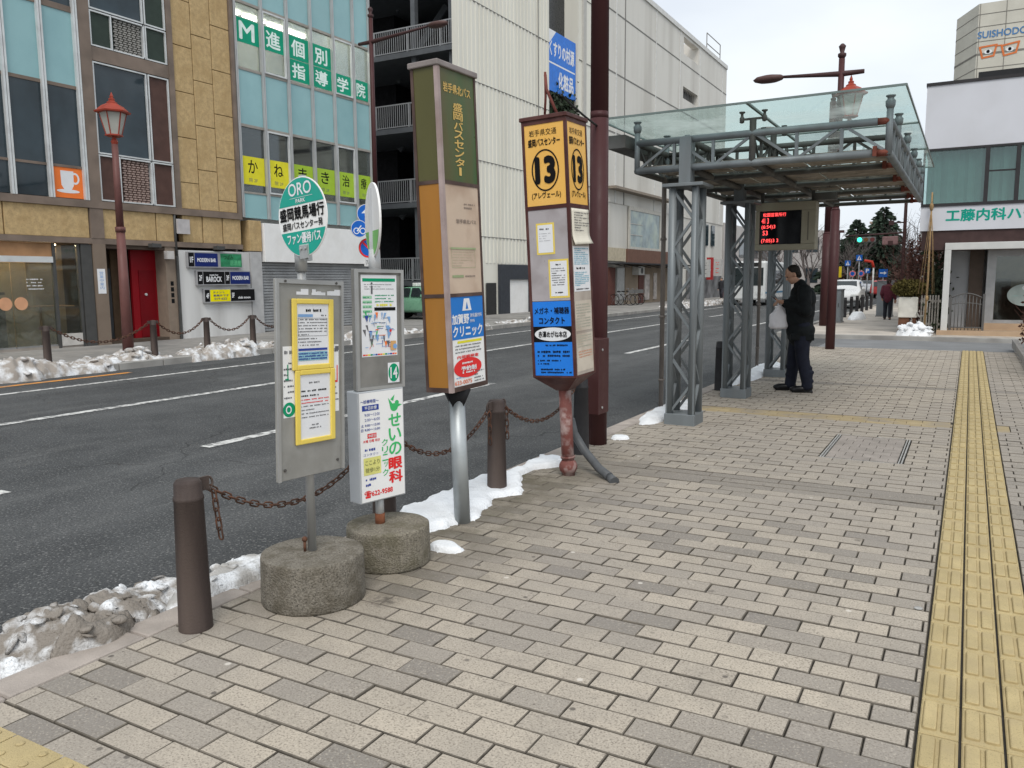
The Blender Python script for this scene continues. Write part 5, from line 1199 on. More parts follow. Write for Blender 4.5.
def stone_building():
    t = thing('stone_building', 'office building clad in beige stone tiles with a ground-floor cafe and a red door', 'building', (FXF,13,0))
    O = lambda y: y-13.0
    b = MB(); b.bx(-14,-1.3,O(4),O(17.72),0,3.4); b.bx(-14,-.2,O(4),O(17.72),3.4,15); b.build('wall', mat('wall_grey_brown', (.2,.17,.14), .8, var=.1), t)
    # brown beams
    for (z0, z1, p) in ((2.54,2.68,.03),(3.42,3.6,.06),(7.02,7.35,.03),(11.6,11.95,.03)):
        b = MB()
        if z0 > 5: b.bx(-.2,p,O(13.18),O(15.42),z0,z1)
        else: b.bx(-.2,p,O(4),O(17.72),z0,z1)
        b.build('beam', bro, t)
    b = MB()
    for (y0, y1) in ((12.85,13.18),(15.42,15.58),(17.6,17.72)): b.bx(-.2,.05,O(y0),O(y1),3.6,15)
    b.bx(-.2,.04,O(12.84),O(13.2),2.68,3.42); b.build('pilaster', bro, t)
    # horizontal beige band
    for (y0, y1) in ((4,6.3),(6.3,8.55),(8.55,10.75),(10.76,12.83),(13.21,14.75),(14.76,15.38),(15.6,16.28),(16.3,17.0),(17.02,17.7)):
        b = MB(); b.bx(-.2,0,O(y0)+.01,O(y1)-.01,2.68,3.42); b.build('stone_panel', stone_t, t, bevel=.012)
    # staggered tile columns
    for k, (y0, y1) in enumerate(((15.585,16.24),(16.25,16.915),(16.925,17.595))):
        z = 3.6-[.5,.1,.9][k]*1.0
        while z < 15:
            a, c = max(z, 3.6), z+1.22
            if c-a > .1:
                b = MB(); b.bx(-.2,.0,O(y0)+.008,O(y1)-.008,a+.008,min(c,15)-.008); b.build('stone_panel', stone_t, t, bevel=.012)
            z += 1.22
    # curtain wall on the left
    ys = [12.80,11.92,11.03,10.14,9.25,8.36,7.47,6.58,5.69,4.8]
    for y in ys:
        b = MB(); b.bx(-.1,.07,O(y)-.055,O(y)-.005,3.6,15); b.bx(-.1,.07,O(y)+.01,O(y)+.055,3.6,15); b.build('mullion', alu_w, t)
    for y1, y0 in zip(ys, ys[1:]):
        for z0, z1, nm, m in ((3.62,4.34,'window',dglass),(4.40,6.22,'window',dglass),(6.30,8.0,'spandrel_panel',span),(8.14,10.5,'window',dglass),(10.6,12.4,'spandrel_panel',span),(12.5,15,'window',dglass)):
            b = MB(); b.bx(-.15,-.02,O(y0)+.05,O(y1)-.05,z0,z1); b.build(nm, m, t)
        for z0, z1 in ((4.34,4.40),(6.22,6.30),(8.0,8.14)): b = MB(); b.bx(-.15,0,O(y0)+.05,O(y1)-.05,z0,z1); b.build('transom', bro, t)
    f = Face(FX(-.018, O(11.99), 3.62)); f.rect(0,0,.76,.78,K('orange'),1); w = K('paper')
    f.poly([(.2,.62),(.53,.62),(.52,.3),(.46,.2),(.27,.2),(.21,.3)],w,2); f.ring(.56,.47,.115,.14,.045,w,2,24); f.ell(.37,.16,.29,.045,w,3); f.rect(.2,.615,.53,.64,w,3); f.build('cup_sign', t)
    # middle window bay
    lou = mat('louvre_brown', (.10,.055,.045), .6, var=.15); louw = mat('louvre_grey', (.3,.29,.27), .6); dgp = mat('panel_dark_green', (.03,.045,.035), .4); rbr = mat('panel_red_brown', (.085,.045,.036), .5, var=.15, scale=4)
    def pane(y0, y1, z0, z1, m, nm='window'):
        b = MB(); b.bx(-.15,-.03,O(y0),O(y1),z0,z1); w = b.build(nm, m, t); b = MB(); q = .035
        b.bx(-.12,.02,O(y0),O(y0)+q,z0,z1); b.bx(-.12,.02,O(y1)-q,O(y1),z0,z1); b.bx(-.12,.02,O(y0)+q,O(y1)-q,z0,z0+q); b.bx(-.12,.02,O(y0)+q,O(y1)-q,z1-q,z1); b.build('frame', alu_w, w)
    def louv(y0, y1, z0, z1, m, back):
        b = MB(); b.bx(-.15,-.08,O(y0)+.04,O(y1)-.04,z0,z1); o = b.build('louvre', back, t); b = MB(); n = int((z1-z0)/.06)
        for i in range(n):
            z = z0+.04+(z1-z0-.08)*i/n
            for k in range(6):
                a = y0+.06+(y1-y0-.12)*(k+(.5 if i % 2 else 0)*.5)/6; b.bx(-.08,-.03,O(a),O(a)+(y1-y0-.12)/6*.7,z,z+.035)
        b.build('slat', m, o)
    for z0, z1, zz in ((3.62,4.76,0),(7.37,8.22,1)):
        pane(13.2,13.8,z0,z1,dgp if zz else rbr,'panel'); louv(13.82,14.72,z0,z1,louw if zz else mat('louvre_pale',(.34,.25,.22),.6),dgp if zz else lou); pane(14.76,15.4,z0,z1,dgp if zz else rbr,'panel')
        b = MB(); b.bx(-.12,.02,O(13.82),O(14.72),z0,z0+.035); b.bx(-.12,.02,O(13.82),O(14.72),z1-.035,z1); b.bx(-.12,.02,O(14.69),O(14.74),z0,z1); b.build('frame', alu_w, t)
    pane(13.2,14.72,4.78,7.0,dglass); pane(14.76,15.4,4.78,7.0,rbr,'panel'); pane(13.2,14.72,8.25,11.5,dglass); pane(14.76,15.4,8.25,11.5,dgp,'panel')
    # ---- ground floor: cafe front
    warm = mat('cafe_wall', (.45,.36,.25), .8, var=.1, scale=2); wood = mat('cafe_wood', (.36,.2,.1), .6, var=.2, scale=3)
    b = MB(); b.bx(-1.29,-1.25,O(4),O(12.84),0,2.54); b.build('back_wall', warm, t)
    b = MB(); b.bx(-1.25,-.05,O(4),O(12.84),0,.06); b.build('shop_floor', mat('shop_floor',(.3,.27,.24),.5), t)
    b = MB(); b.bx(-.14,-.02,O(4),O(11.85),2.06,2.2); b.build('door_head', alu_w, t)
    b = MB(); b.bx(-.13,-.06,O(4),O(11.85),2.2,2.52); b.build('timber_fascia', wood, t)
    for (y0, y1) in ((9.85,10.84),(10.86,11.84)):
        b = MB(); b.bx(-.09,-.075,O(y0),O(y1),.05,2.05); d = b.build('glass_door', glassm('door_glass', (.74,.8,.76), .12, dirt=.12), t)
        b = MB(); yy = y1-.17 if y1 < 10.9 else y0+.17; b.cyl((-.07,O(yy),1.1),(-.045,O(yy),1.1),.15,n=24); b.build('handle', mat('handle_wood', (.62,.33,.19), .5, var=.1), d)
        b = MB(); b.bx(-.1,-.06,O(y0),O(y1),.02,.10); b.build('rail', mat('rail_steel', (.3,.3,.3), .4, .6), d)
    b = MB(); b.bx(-.12,-.03,O(11.85),O(11.92),0,2.52); b.bx(-.12,-.03,O(12.48),O(12.54),0,2.52); b.bx(-.12,.0,O(12.56),O(12.84),0,2.52); b.build('door_frame', mat('frame_dark', (.07,.07,.068), .5), t)
    b = MB(); b.bx(-.085,-.07,O(11.93),O(12.47),.35,2.5); b.build('shop_window', clear, t)
    f = Face(FX(-.065, O(11.45), 0)); 
    f = Face(FX(-.073, O(10.9), 0)); f.lines(.3,1.4,.7,1.7,4,K('paper'),3,.4,lv=1); f.build('lettering', t)
    b = MB(); b.bx(-.10,-.03,O(11.93),O(12.47),.05,.34); b.build('sill_panel', mat('pale_panel',(.5,.48,.45),.6), t)
    b = MB(); b.bx(-.8,-.75,O(11.6),O(12.4),1.3,2.45); b.build('board', mat('board_tan',(.42,.3,.19),.7,var=.12), t)
    b = MB(); b.bx(-.6,-.15,O(11.5),O(12.38),1.0,1.03); b.bx(-.5,-.46,O(11.7),O(11.74),.06,1.0); b.bx(-.5,-.46,O(12.1),O(12.14),.06,1.0); b.build('shelf', wood, t)
    b = MB(); b.bx(-1.2,-.5,O(9.4),O(10.9),.06,1.0); b.bx(-1.22,-1.0,O(9.2),O(11.2),1.3,1.36); b.build('counter', mat('counter_dark', (.07,.06,.05), .6), t)
    lamp = emis('cafe_fill_glow', (1,.78,.52), 14)  # glowing strips added to brighten the cafe interior, no lamp visible there
    b = MB()
    for y in (9.6, 10.6, 11.8): b.bx(-.9,-.6,O(y),O(y)+.5,2.50,2.53)
    b.build('ceiling_emitter', lamp, t)
    # entrance passage and red door
    pas = mat('passage_brown', (.075,.055,.042), .8, var=.12)
    b = MB(); b.bx(-.14,.04,O(12.86),O(13.2),0,2.54); b.build('pilaster', mat('pillar_taupe',(.2,.155,.12),.7,var=.1,scale=2), t)
    f = Face(FX(.042, O(12.9), 1.2)); f.rect(0.02,.1,.24,.72,K('paper'),1); f.vtext('営業中案内', .08,.2,.19,.66,K('palebl'),2,.0); f.build('notice', t)
    b = MB(); b.bx(-1.25,-1.2,O(13.2),O(14.9),0,2.54); b.bx(-1.2,-.1,O(13.2),O(13.26),0,2.54); b.bx(-1.2,-.02,O(13.2),O(15.0),2.44,2.54); b.bx(-1.2,-.02,O(13.2),O(15.35),0,.08); b.build('passage', pas, t)
    b = MB(); b.bx(-1.2,-1.14,O(13.75),O(14.1),.08,1.95); b.build('door', mat('steel_door',(.1,.105,.11),.5), t)
    b = MB(); b.bx(-1.16,-1.1,O(14.1),O(14.3),.08,2.44); b.build('door_jamb', mat('jamb_tan',(.2,.13,.08),.7), t)
    b = MB(); b.bx(-.5,-.42,O(14.22),O(14.98),.08,2.5); rd_ = b.build('red_door', mat('red_paint', (.22,.004,.009), .4, var=.1, scale=2), t)
    b = MB(); b.bx(-.42,-.40,O(14.42),O(14.9),.1,1.9); b.build('leaf', mat('red_paint_dark', (.15,.003,.007), .35, var=.1, scale=2), rd_)
    b = MB(); b.cyl((-.4,O(14.6),1.25),(-.37,O(14.6),1.25),.035,n=12); b.build('knob', alu_w, rd_)
    b = MB(); b.bx(-.45,.0,O(14.98),O(15.3),0,2.54); b.build('door_jamb', mat('jamb_taupe',(.23,.18,.14),.7,var=.1), t)
    f = Face(FX(.002, O(15.0), .9)); 
    for k in range(4): f.rect(.1,.1+k*.16,.2,.22+k*.16,K('black'),1)
    f.build('lettering', t)
    wp = mat('white_wall', (.62,.62,.61), .7, var=.06, scale=3, dirt=(.38,.37,.36), dscale=1.3, damt=.6, streak=True)
    b = MB(); b.bx(-.2,.02,O(15.4),O(17.95),0,2.46); b.build('sign_wall', wp, t)
    b = MB(); b.bx(.021,.06,O(15.3),O(15.36),0,2.3); b.cyl((.02,O(15.33),2.3),(.02,O(15.33),3.6),.035,n=8); b.build('downpipe', mat('frame_dark', (.07,.07,.068), .5), t)
    b = MB(); b.bx(.06,.12,O(15.35),O(15.75),2.9,3.3); b.build('meter_box', mat('meter_grey', (.46,.44,.44), .6), t)
    bx_ = [('floodlight', 14.45), ('floodlight', 16.6)]
    for nm, y in bx_:
        b = MB(); b.bx(.03,.2,O(y),O(y)+.28,2.5,2.6); b.bar((.0,O(y)+.14,2.62),(.12,O(y)+.14,2.58),.03); b.build(nm, mat('frame_dark', (.07,.07,.068), .5), t)
    b = MB(); b.bx(.021,.16,O(14.93),O(15.15),2.2,2.42); b.build('meter_box', mat('meter_pale', (.5,.48,.46), .6), t)
    bk = K('black'); wh = K('paper'); dn = mat('sign_navy', (.008,.02,.13), .4); gn = mat('sign_green', (.03,.22,.10), .4, var=.3, scale=8)
    def sbox(y0, y1, z0, z1, label, cells):
        s = thing('shop_sign', label, 'sign', (FXF+.03, y0, z0))
        b = MB(); b.bx(0,.1,0,y1-y0,0,z1-z0); b.build('case', mat('case_grey',(.3,.3,.31),.5), s)
        f = Face(FX(.1, 0, 0)); w, h = y1-y0, z1-z0
        for (a, c, m, items) in cells:
            f.rect(w*a+.01,.03,w*c-.01,h-.03,m,1)
            for (sx, p, q, r_, u_, m2) in items:
                A, B = w*(a+(c-a)*p), w*(a+(c-a)*r_); f.text(sx, A, .03+(h-.06)*q, B, .03+(h-.06)*u_, m2, 2, .03)
        f.build('lettering', s)
    sbox(15.62,17.55,1.98,2.42,'long sign box, navy blue left and green right, topmost of three on the white wall', [(0,.11,bk,[('1F',.3,.3,.8,.7,wh)]),(.11,.54,dn,[('MODERN BAR',.12,.35,.9,.62,wh)]),(.58,1,gn,[('つぼみ',.15,.55,.6,.9,mat('sign_green_dark',(.01,.08,.03),.4)),('居酒屋',.45,.12,.95,.5,mat('sign_green_light',(.1,.42,.2),.4))])])
    sbox(15.9,17.85,1.48,1.9,'black and navy sign box with white letters, middle of three on the white wall', [(0,.1,bk,[('2F',.3,.3,.8,.7,wh)]),(.1,.5,bk,[('BAROCK',.15,.2,.85,.6,wh),('music bar',.3,.68,.7,.8,wh)]),(.5,.6,bk,[('3F',.3,.3,.8,.7,wh)]),(.6,1,dn,[('MODERN BAR',.12,.35,.92,.65,wh)])])
    sbox(16.12,18.0,.98,1.38,'sign box with a yellow square, lowest of three on the white wall', [(0,.1,bk,[('4F',.3,.3,.8,.7,wh)]),(.1,.5,mat('sign_yellow',(.8,.7,.0),.4),[('テナント',.15,.7,.7,.85,K('ink')),('募集中です',.15,.42,.9,.6,K('ink')),('019-622',.2,.15,.8,.32,K('ink'))]),(.5,1,bk,[('5F',.05,.3,.15,.7,wh),('club moon',.3,.2,.8,.4,wh)])])
stone_building()
# ================================================================== FAR SIDE: GLASS OFFICE WITH SHUTTER
def glass_office():
    t = thing('glass_office', 'glass-fronted office with pale blue panels, teal and lime window lettering and a grey roller shutter', 'building', (FXF,20.8,0))
    O = lambda y: y-20.8
    ys = [17.80,18.85,19.92,20.99,22.06,23.10,23.98]
    ws = mat('office_wall', (.4,.39,.37), .8, var=.08)
    b = MB(); b.bx(-14,-4,O(17.74),O(24.0),0,16); b.bx(-4,-.3,O(17.74),O(17.8),0,16); b.bx(-4,-.05,O(23.93),O(24.0),0,16); b.build('wall', ws, t)
    for z0, z1 in ((0,.05),(3.4,3.6),(6.9,7.25),(10.6,10.9),(15.9,16)):
        b = MB(); b.bx(-4,-.3,O(17.8),O(23.93),z0,z1); b.build('floor_slab', mat('ceiling_white',(.6,.6,.58),.8), t)
    lamp = emis('office_tube', (1,.95,.82), 9)
    for z in (10.55,):
        for y in (18.1,19.0,20.2,21.3,22.4,23.3):
            for x in (-.9,-1.8,-2.8): 
                b = MB(); b.bx(x-.08,x+.08,O(y)-.45,O(y)+.45,z-.05,z); b.build('ceiling_emitter', lamp, t)
    og = glassm('office_glass', (.8,.85,.84), .12, dirt=.05); og2 = glassm('office_glass_dim', (.55,.58,.58), .16, dirt=.08)
    for i, y in enumerate(ys):
        b = MB(); b.bx(-.1,.06,O(y)-.04,O(y)-.008,3.5,16); b.bx(-.1,.06,O(y)+.008,O(y)+.04,3.5,16); b.build('mullion', mat('mullion_alu',(.46,.47,.47),.4,.3,var=.08,scale=2), t)
    for i, (y0, y1) in enumerate(zip(ys, ys[1:])):
        for z0, z1, nm, m in ((3.5,4.22,'spandrel_panel',span),(4.28,6.18,'window',og2),(6.26,7.82,'spandrel_panel',span),(7.90,9.72,'window',og),(9.8,11.5,'spandrel_panel',span),(11.58,13.4,'window',og),(13.46,16,'spandrel_panel',span)):
            b = MB(); b.bx(-.06,-.045 if nm == 'window' else -.02,O(y0)+.05,O(y1)-.05,z0,z1); w = b.build(nm, m, t)
            if nm == 'window' and i in (1, 4):
                b = MB(); q = .045; a, c = O(y0)+.06, O(y1)-.06
                b.bx(-.04,.03,a,a+q,z0,z1); b.bx(-.04,.03,c-q,c,z0,z1); b.bx(-.04,.03,a+q,c-q,z0,z0+q); b.bx(-.04,.03,a+q,c-q,z1-q,z1); b.build('frame', alu_w, w)
        for z0, z1 in ((4.22,4.28),(6.18,6.26),(7.82,7.90),(9.72,9.8),(11.5,11.58),(13.4,13.46)): b = MB(); b.bx(-.08,0,O(y0)+.05,O(y1)-.05,z0,z1); b.build('transom', mat('transom_grey',(.3,.28,.25),.5), t)
    tl = mat('window_teal', (.0,.30,.17), .5, var=.05); wt = mat('window_white', (.72,.85,.8), .5)
    def ban(i, z0, z1, ch, m, ink, x0=.2, x1=.8, y0=.15, y1=.85, bold=.02):
        f = Face(FX(-.042, 0, 0)); a, c = O(ys[i])+.055, O(ys[i+1])-.055; f.rect(a, z0, c, z1, m, 1)
        if ch: f.text(ch, a+(c-a)*x0, z0+(z1-z0)*y0, a+(c-a)*x1, z0+(z1-z0)*y1, ink, 2, bold)
        if z0 < 5: f.text('院 2F', a+.3, 4.58, c-.3, 4.7, K('ink'), 2, .0)
        f.build('window_lettering', t)
    for i, ch in enumerate('M進個別'): ban(i, 8.62, 9.32, ch, tl, wt)
    for i, ch in zip((2,3,4,5), '指導学院'): ban(i, 7.95, 8.6, ch, tl, wt)
    li, le = K('lime'), K('lemon')
    for i, ch in enumerate('かねまき治療'):
        m = le if i < 2 else li; ban(i, 4.5, 5.33, ch, m, K('black'), .3,.7,.42,.88, .01)

    # white fascia, shutter, jambs
    b = MB(); b.bx(-.3,.12,O(18.5),O(23.93),2.18,3.36); b.build('fascia', K('white'), t, bevel=.01)
    b = MB(); b.bx(-.3,.06,O(17.97),O(18.45),2.5,3.42); b.build('stone_panel', stone_t, t, bevel=.01)
    jg = mat('jamb_grey',(.42,.42,.42),.7,var=.1); b = MB(); b.bx(-.3,.05,O(17.97),O(18.42),0,2.48); b.build('jamb', jg, t); b = MB(); b.bx(-.3,.05,O(23.75),O(23.98),0,2.18); b.build('jamb', jg, t)
    b = MB(); n = 24; b.bx(-.2,-.13,O(18.42),O(23.75),0,2.18)
    for k in range(n): z = .02+2.14*k/n; b.bar((-.1,O(18.43),z+.045),(-.1,O(23.74),z+.045),.03,.066)
    b.build('roller_shutter', mat('shutter_grey', (.33,.34,.35), .5, .1, var=.08, scale=1.5, dirt=(.2,.2,.2), dscale=2, damt=.5), t)
    b = MB(); b.bx(.0,.06,O(23.78),O(24.02),2.25,3.2); b.build('side_sign', K('white'), t)
glass_office()
# ================================================================== FAR BOLLARDS AND CHAINS
GF = 'brown bollards along the far kerb'
yb = [6.67, 9.0, 11.3, 12.68, 14.04, 15.4]
lb = [None,'brown bollard in the far snow bank before the cafe glass door','brown bollard in the far snow bank before the passage beside the red door','brown bollard in the far snow bank before the left half of the white sign wall','brown bollard in the far snow bank before the right edge of the white sign wall','brown bollard in the far snow bank before the left end of the roller shutter']
for y, l in zip(yb[1:], lb[1:]): bollard('bollard', l, (-15.0,y,0), GF, h=.78)
lc = ['far chain hanging between the cafe door bollard and the passage bollard','far chain hanging from the passage bollard past the red door','far chain hanging in front of the white sign wall','far chain hanging in front of the left end of the roller shutter']
for i in range(4):
    b = MB(); a, c = yb[i+1]+.11, yb[i+2]-.11; chain_mesh(b, sagline((-15,a,.72),(-15,c,.72),.26 if i else .32), .045, .02, .009, .07, 4)
    tag(b.build('chain', rustc), lc[i], 'chain', 'chains between the far bollards')
# ---- round road signs on the far lamp pole
def rsign(label, loc, r, kind, u=(0.55,.83,0)):
    t = thing('road_sign', label, 'road sign', loc); n = Vector((.83,-.55,0)); M = frame((0,0,0), Vector((.55,.83,0)), n)
    b = MB(); b.prism([(r*math.cos(2*math.pi*i/32), r*math.sin(2*math.pi*i/32)) for i in range(32)], -.02, 0, M); p = b.build('plate', mat('sign_back',(.4,.41,.42),.5,.4), t)
    f = Face(M); bl = mat('sign_blue',(.01,.12,.5),.4); rd_ = K('red')
    if kind == 'np': f.ell(0,0,r*.98,r*.98,rd_,1); f.ell(0,0,r*.8,r*.8,bl,2); f.poly([(-r*.62,r*.48),(-r*.48,r*.62),(r*.62,-r*.48),(r*.48,-r*.62)],rd_,3)
    else:
        f.ell(0,0,r*.98,r*.98,K('paper'),1); f.ell(0,0,r*.93,r*.93,bl,2)
        if kind == 'arrow': f.poly([(-.04,-r*.5),(.04,-r*.5),(.04,r*.1),(-.04,r*.1)],K('paper'),3); f.poly([(-.14,r*.05),(.14,r*.05),(0,r*.55)],K('paper'),3)
        else: f.ring(-.08,-.06,.09,.09,.025,K('paper'),3,20); f.ring(.1,-.06,.09,.09,.025,K('paper'),3,20); f.poly([(-.08,-.06),(.05,.1),(.07,.08),(-.05,-.08)],K('paper'),3)
    f.build('symbol', p)
    b = MB(); b.bar((-.02,.0,-.0),(-.3,.12,0),.03); b.build('bracket', steel, t)
    return t
rsign('round blue sign with a white arrow, upper of the signs on the far lamp pole', (-15.0,18.42,3.45), .27, 'arrow')
rsign('small round blue cycle sign, leftmost of the signs on the far lamp pole', (-15.0,18.1,3.02), .24, 'bike')
rsign('round blue and red no parking sign on the far lamp pole', (-15.0,18.47,2.5), .28, 'np')
t = thing('notice_plate', 'small pale plate below the no parking sign on the far lamp pole', 'sign plate', (-15.0,18.5,2.1)); b = MB(); b.bx(-.02,0,-.2,.2,-.12,.12); p = b.build('plate', K('white'), t); f = Face(FX(0,0,0)); f.text('7-19', -.14,-.07,.14,.05, K('ink'), 1); f.build('lettering', p)
# ================================================================== WHITE DEPARTMENT BUILDING
crm = mat('cream_cladding', (.72,.705,.63), .6, var=.05, scale=.6, dirt=(.55,.53,.46), dscale=.8, damt=.35, streak=True)
gry = mat('grey_cladding', (.62,.605,.56), .65, var=.05, scale=.5, dirt=(.40,.38,.34), dscale=.5, damt=.6, streak=True)
seam = mat('seam_dark', (.2,.195,.185), .8)
def white_building():
    t = thing('white_building', 'large cream and grey clad building with open parking decks at its side', 'building', (FXF,50,0))
    O = lambda y: y-50
    # parking decks
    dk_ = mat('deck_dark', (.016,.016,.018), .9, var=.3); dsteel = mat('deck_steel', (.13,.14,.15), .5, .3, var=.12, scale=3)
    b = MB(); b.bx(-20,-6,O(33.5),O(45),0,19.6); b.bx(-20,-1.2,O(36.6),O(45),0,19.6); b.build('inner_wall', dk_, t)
    for z in (1.35,4.78,8.02,11.17,14.4):
        b = MB(); b.bx(-9,-.26,O(29.8),O(36.6),z,z+.22); d = b.build('deck', dsteel, t)
        b = MB(); b.bx(-9,-.27,O(29.83),O(29.87),z+1.2,z+1.25); b.bx(-9,-.27,O(29.83),O(29.87),z+.26,z+.3)
        x = -8.95
        while x < -.28: b.bx(x,x+.025,O(29.835),O(29.86),z+.3,z+1.2); x += .115
        for x in (-6.2,-4.4,-2.6,-.9): b.bx(x,x+.06,O(29.82),O(29.88),z+.2,z+1.25)
        b.build('railing', mat('railing_grey', (.36,.37,.38), .5, .4, var=.1), d)
    b = MB()
    for x in (-2.45,-.5): b.bx(x,x+.22,O(29.95),O(30.2),0,19.6)
    for k in range(5): z = 1.4+3.25*k; b.bar((-5.5,O(33.0),z),(-2.6,O(33.0),z+3.0),.12,.3)
    b.build('stair_frame', dsteel, t)
    b = MB()
    for k in range(5): z = 1.57+3.25*k; b.prism([(0,0),(1.6,0),(0,2.0)], O(34.4), O(34.5), Matrix(((1,0,0,-3.9),(0,0,1,0),(0,1,0,z),(0,0,0,1)))); 
    b.build('stair_side', mat('stair_cream', (.3,.29,.26), .8), t)
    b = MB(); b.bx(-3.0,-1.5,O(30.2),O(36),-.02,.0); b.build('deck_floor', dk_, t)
    # ribbed front
    b = MB(); b.bx(-.25,0,O(29.8),O(38.35),0,19.6); b.bx(-1.2,-.9,O(38.35),O(41.9),0,19.6); b.bx(-1.2,.0,O(41.9),O(45.6),0,19.6)
    y = 29.9
    while y < 38.2: b.bx(0,.03,O(y),O(y)+.13,2.35 if 31.7 < y < 36.3 else 0.1,19.5); y += .34
    y = 42.6
    b.build('wall', crm, t)
    b = MB()
    for z in (3.5,6.8,10.1,13.4,16.7): b.bx(-.0,.034,O(29.8),O(38.3),z,z+.03); b.bx(0,.03,O(41.95),O(45.6),z,z+.03)
    b.bx(0,.06,O(37.05),O(37.1),0,19.5)
    b.build('seam', seam, t)
    b = MB(); b.bx(-.0,.10,O(42.35),O(42.75),0,19.6); b.bx(0,.12,O(44.9),O(45.2),3,19.6); b.cyl((.09,O(43.9),3),(.09,O(43.9),19.5),.05,n=8); b.build('pilaster', mat('pilaster_grey',(.45,.44,.41),.6,var=.06), t)
    # tall window recess
    b = MB(); b.bx(-.88,-.82,O(38.4),O(41.85),3.4,19.6); b.build('window', mat('recess_dark', (.03,.032,.034), .3, var=.2), t)
    b = MB(); b.bx(-.8,-.1,O(38.4),O(41.85),9.9,10.0); b.build('ledge', crm, t)
    b = MB(); b.bx(-.5,-.4,O(38.45),O(41.85),3.4,9.9); b.build('blank_panel', K('white'), t)
    s = thing('shop_sign', 'slanted bright blue pharmacy sign with white kana lettering in the tall window recess', 'sign', (FXF-.1,38.45,11.2))
    b = MB(); b.bx(-.08,0,0,3.3,0,3.0); b.build('board', mat('sign_bright_blue',(.01,.16,.62),.4), s)
    f = Face(FX(0,0,0)); f.text('くすりの村源', .15,1.75,3.1,2.5,K('paper'),2,.03); f.rect(.1,1.35,3.2,1.43,K('paper'),1); f.text('化粧品', 1.2,.3,3.0,1.1,K('paper'),2,.03); f.poly([(0,3.0),(0,2.2),(.9,3.0)],K('paper'),3); f.build('lettering', s)
    # white shop door with dark surround
    b = MB(); b.bx(-.05,.14,O(33.0),O(33.9),0,2.3); b.bx(-.05,.14,O(33.9),O(36.2),1.6,2.3); b.bx(-.05,.14,O(35.9),O(36.2),0,1.6); b.build('door_surround', mat('charcoal', (.04,.045,.055), .5), t)
    b = MB(); b.bx(-.02,.05,O(33.9),O(35.9),0,1.6); b.build('door', K('white'), t)
    b = MB(); b.bx(.046,.06,O(31.85),O(32.75),0,1.45); b.build('door', mat('door_black', (.03,.03,.03), .5), t)
    # grey panel part
    b = MB(); b.bx(-12,0,O(45.7),O(60.3),6.2,19.6); b.bx(-12,0,O(60.3),O(64.0),6.2,14.77); b.bx(-12,0,O(60.3),O(64.0),15.62,17.9); b.bx(-12,-.5,O(60.3),O(64.0),14.77,15.62); b.bx(-12,0,O(64.0),O(72.3),6.2,19.6); b.bx(-.5,0,O(60.3),O(64),19.1,19.6); b.bx(-12,-.05,O(45.7),O(72.3),0,6.2); b.build('wall', gry, t)
    b = MB()
    for z in (10.3,13.75,17.2): b.bx(0,.02,O(45.7),O(72.3),z,z+.07)
    b.build('seam', seam, t)
    b = MB(); 
    for y in (48.7,): b.bx(0,.03,O(y)-.05,O(y)+.05,6.2,19.6)
    b.build('seam', seam, t)
    b = MB()
    for y in (54.3,59.5,64.4,70.9): b.bx(0,.035,O(y)-.07,O(y)+.07,6.2,19.6)
    b.bx(0,.09,O(45.7),O(72.3),19.3,19.62); b.bx(0,.04,O(47.2),O(47.35),6.2,19.3); b.build('cover_strip', mat('strip_pale',(.6,.6,.58),.6), t)
    b = MB(); b.bx(-.49,-.44,O(60.35),O(63.95),14.8,15.6); w = b.build('window', mat('recess_dark', (.03,.032,.034), .3, var=.2), t)
    b = MB()
    for k in range(9): b.bx(-.3,-.26,O(60.5+.4*k),O(60.56+.4*k),14.77,15.62)
    b.build('grille', seam, w)
    b = MB(); b.bx(-3,-2.2,O(61.9),O(63.3),17.9,18.7); b.build('roof_tank', mat('tank_orange', (.5,.2,.07), .6), t)
    b = MB()
    for y in (67.5,71.5): b.bar((-.4,O(y),19.6),(-.4,O(y),21.2),.06)
    b.bar((-.4,O(67.5),21.2),(-.4,O(71.5),21.2),.05); b.bar((-.4,O(67.5),20.4),(-.4,O(71.5),20.4),.05); b.build('roof_rail', seam, t)
    # lower storeys
    b = MB(); b.bx(0,.6,O(46),O(57),6.95,7.1); b.build('ledge', mat('ledge_brown',(.25,.21,.17),.7), t)
    b = MB(); b.bx(-.0,.08,O(45.7),O(49),2.7,3.5); b.build('band', mat('band_cream',(.48,.42,.31),.7), t); b = MB(); b.bx(.0,.1,O(49.2),O(60),2.65,3.5); b.build('band', mat('band_brown',(.16,.085,.06),.7), t)
    b = MB(); b.bx(-.02,.05,O(49.7),O(55.4),3.65,5.95); w = b.build('window', mat('shop_window_tint', (.2,.26,.27), .06, var=.3, scale=1.2, dirt=(.35,.42,.36), dscale=1.0, damt=.9), t); b = MB()
    for (a, c, d, e) in ((49.5,49.7,3.5,6.2),(55.4,55.6,3.5,6.2),(49.7,55.4,5.95,6.2),(49.7,55.4,3.5,3.65)): b.bx(0,.1,O(a),O(c),d,e)
    for z in (4.4,5.1): b.bx(.05,.08,O(49.7),O(52),z,z+.03)
    b.build('frame', mat('frame_pale',(.5,.48,.43),.6), w)
    b = MB(); b.bx(-.02,.04,O(66.9),O(67.7),4.3,6.0); b.bx(-.02,.04,O(68.6),O(69.6),4.3,6.0); b.build('window', dglass, t)
    aw = mat('awning_dark', (.035,.035,.038), .7); b = MB()
    b.bx(.0,1.3,O(46),O(60),2.5,2.58)
    for k in range(8): b.bar((.05,O(46.5+1.9*k),2.55),(1.3,O(46.5+1.9*k),2.3),.05)
    b.build('awning', aw, t)
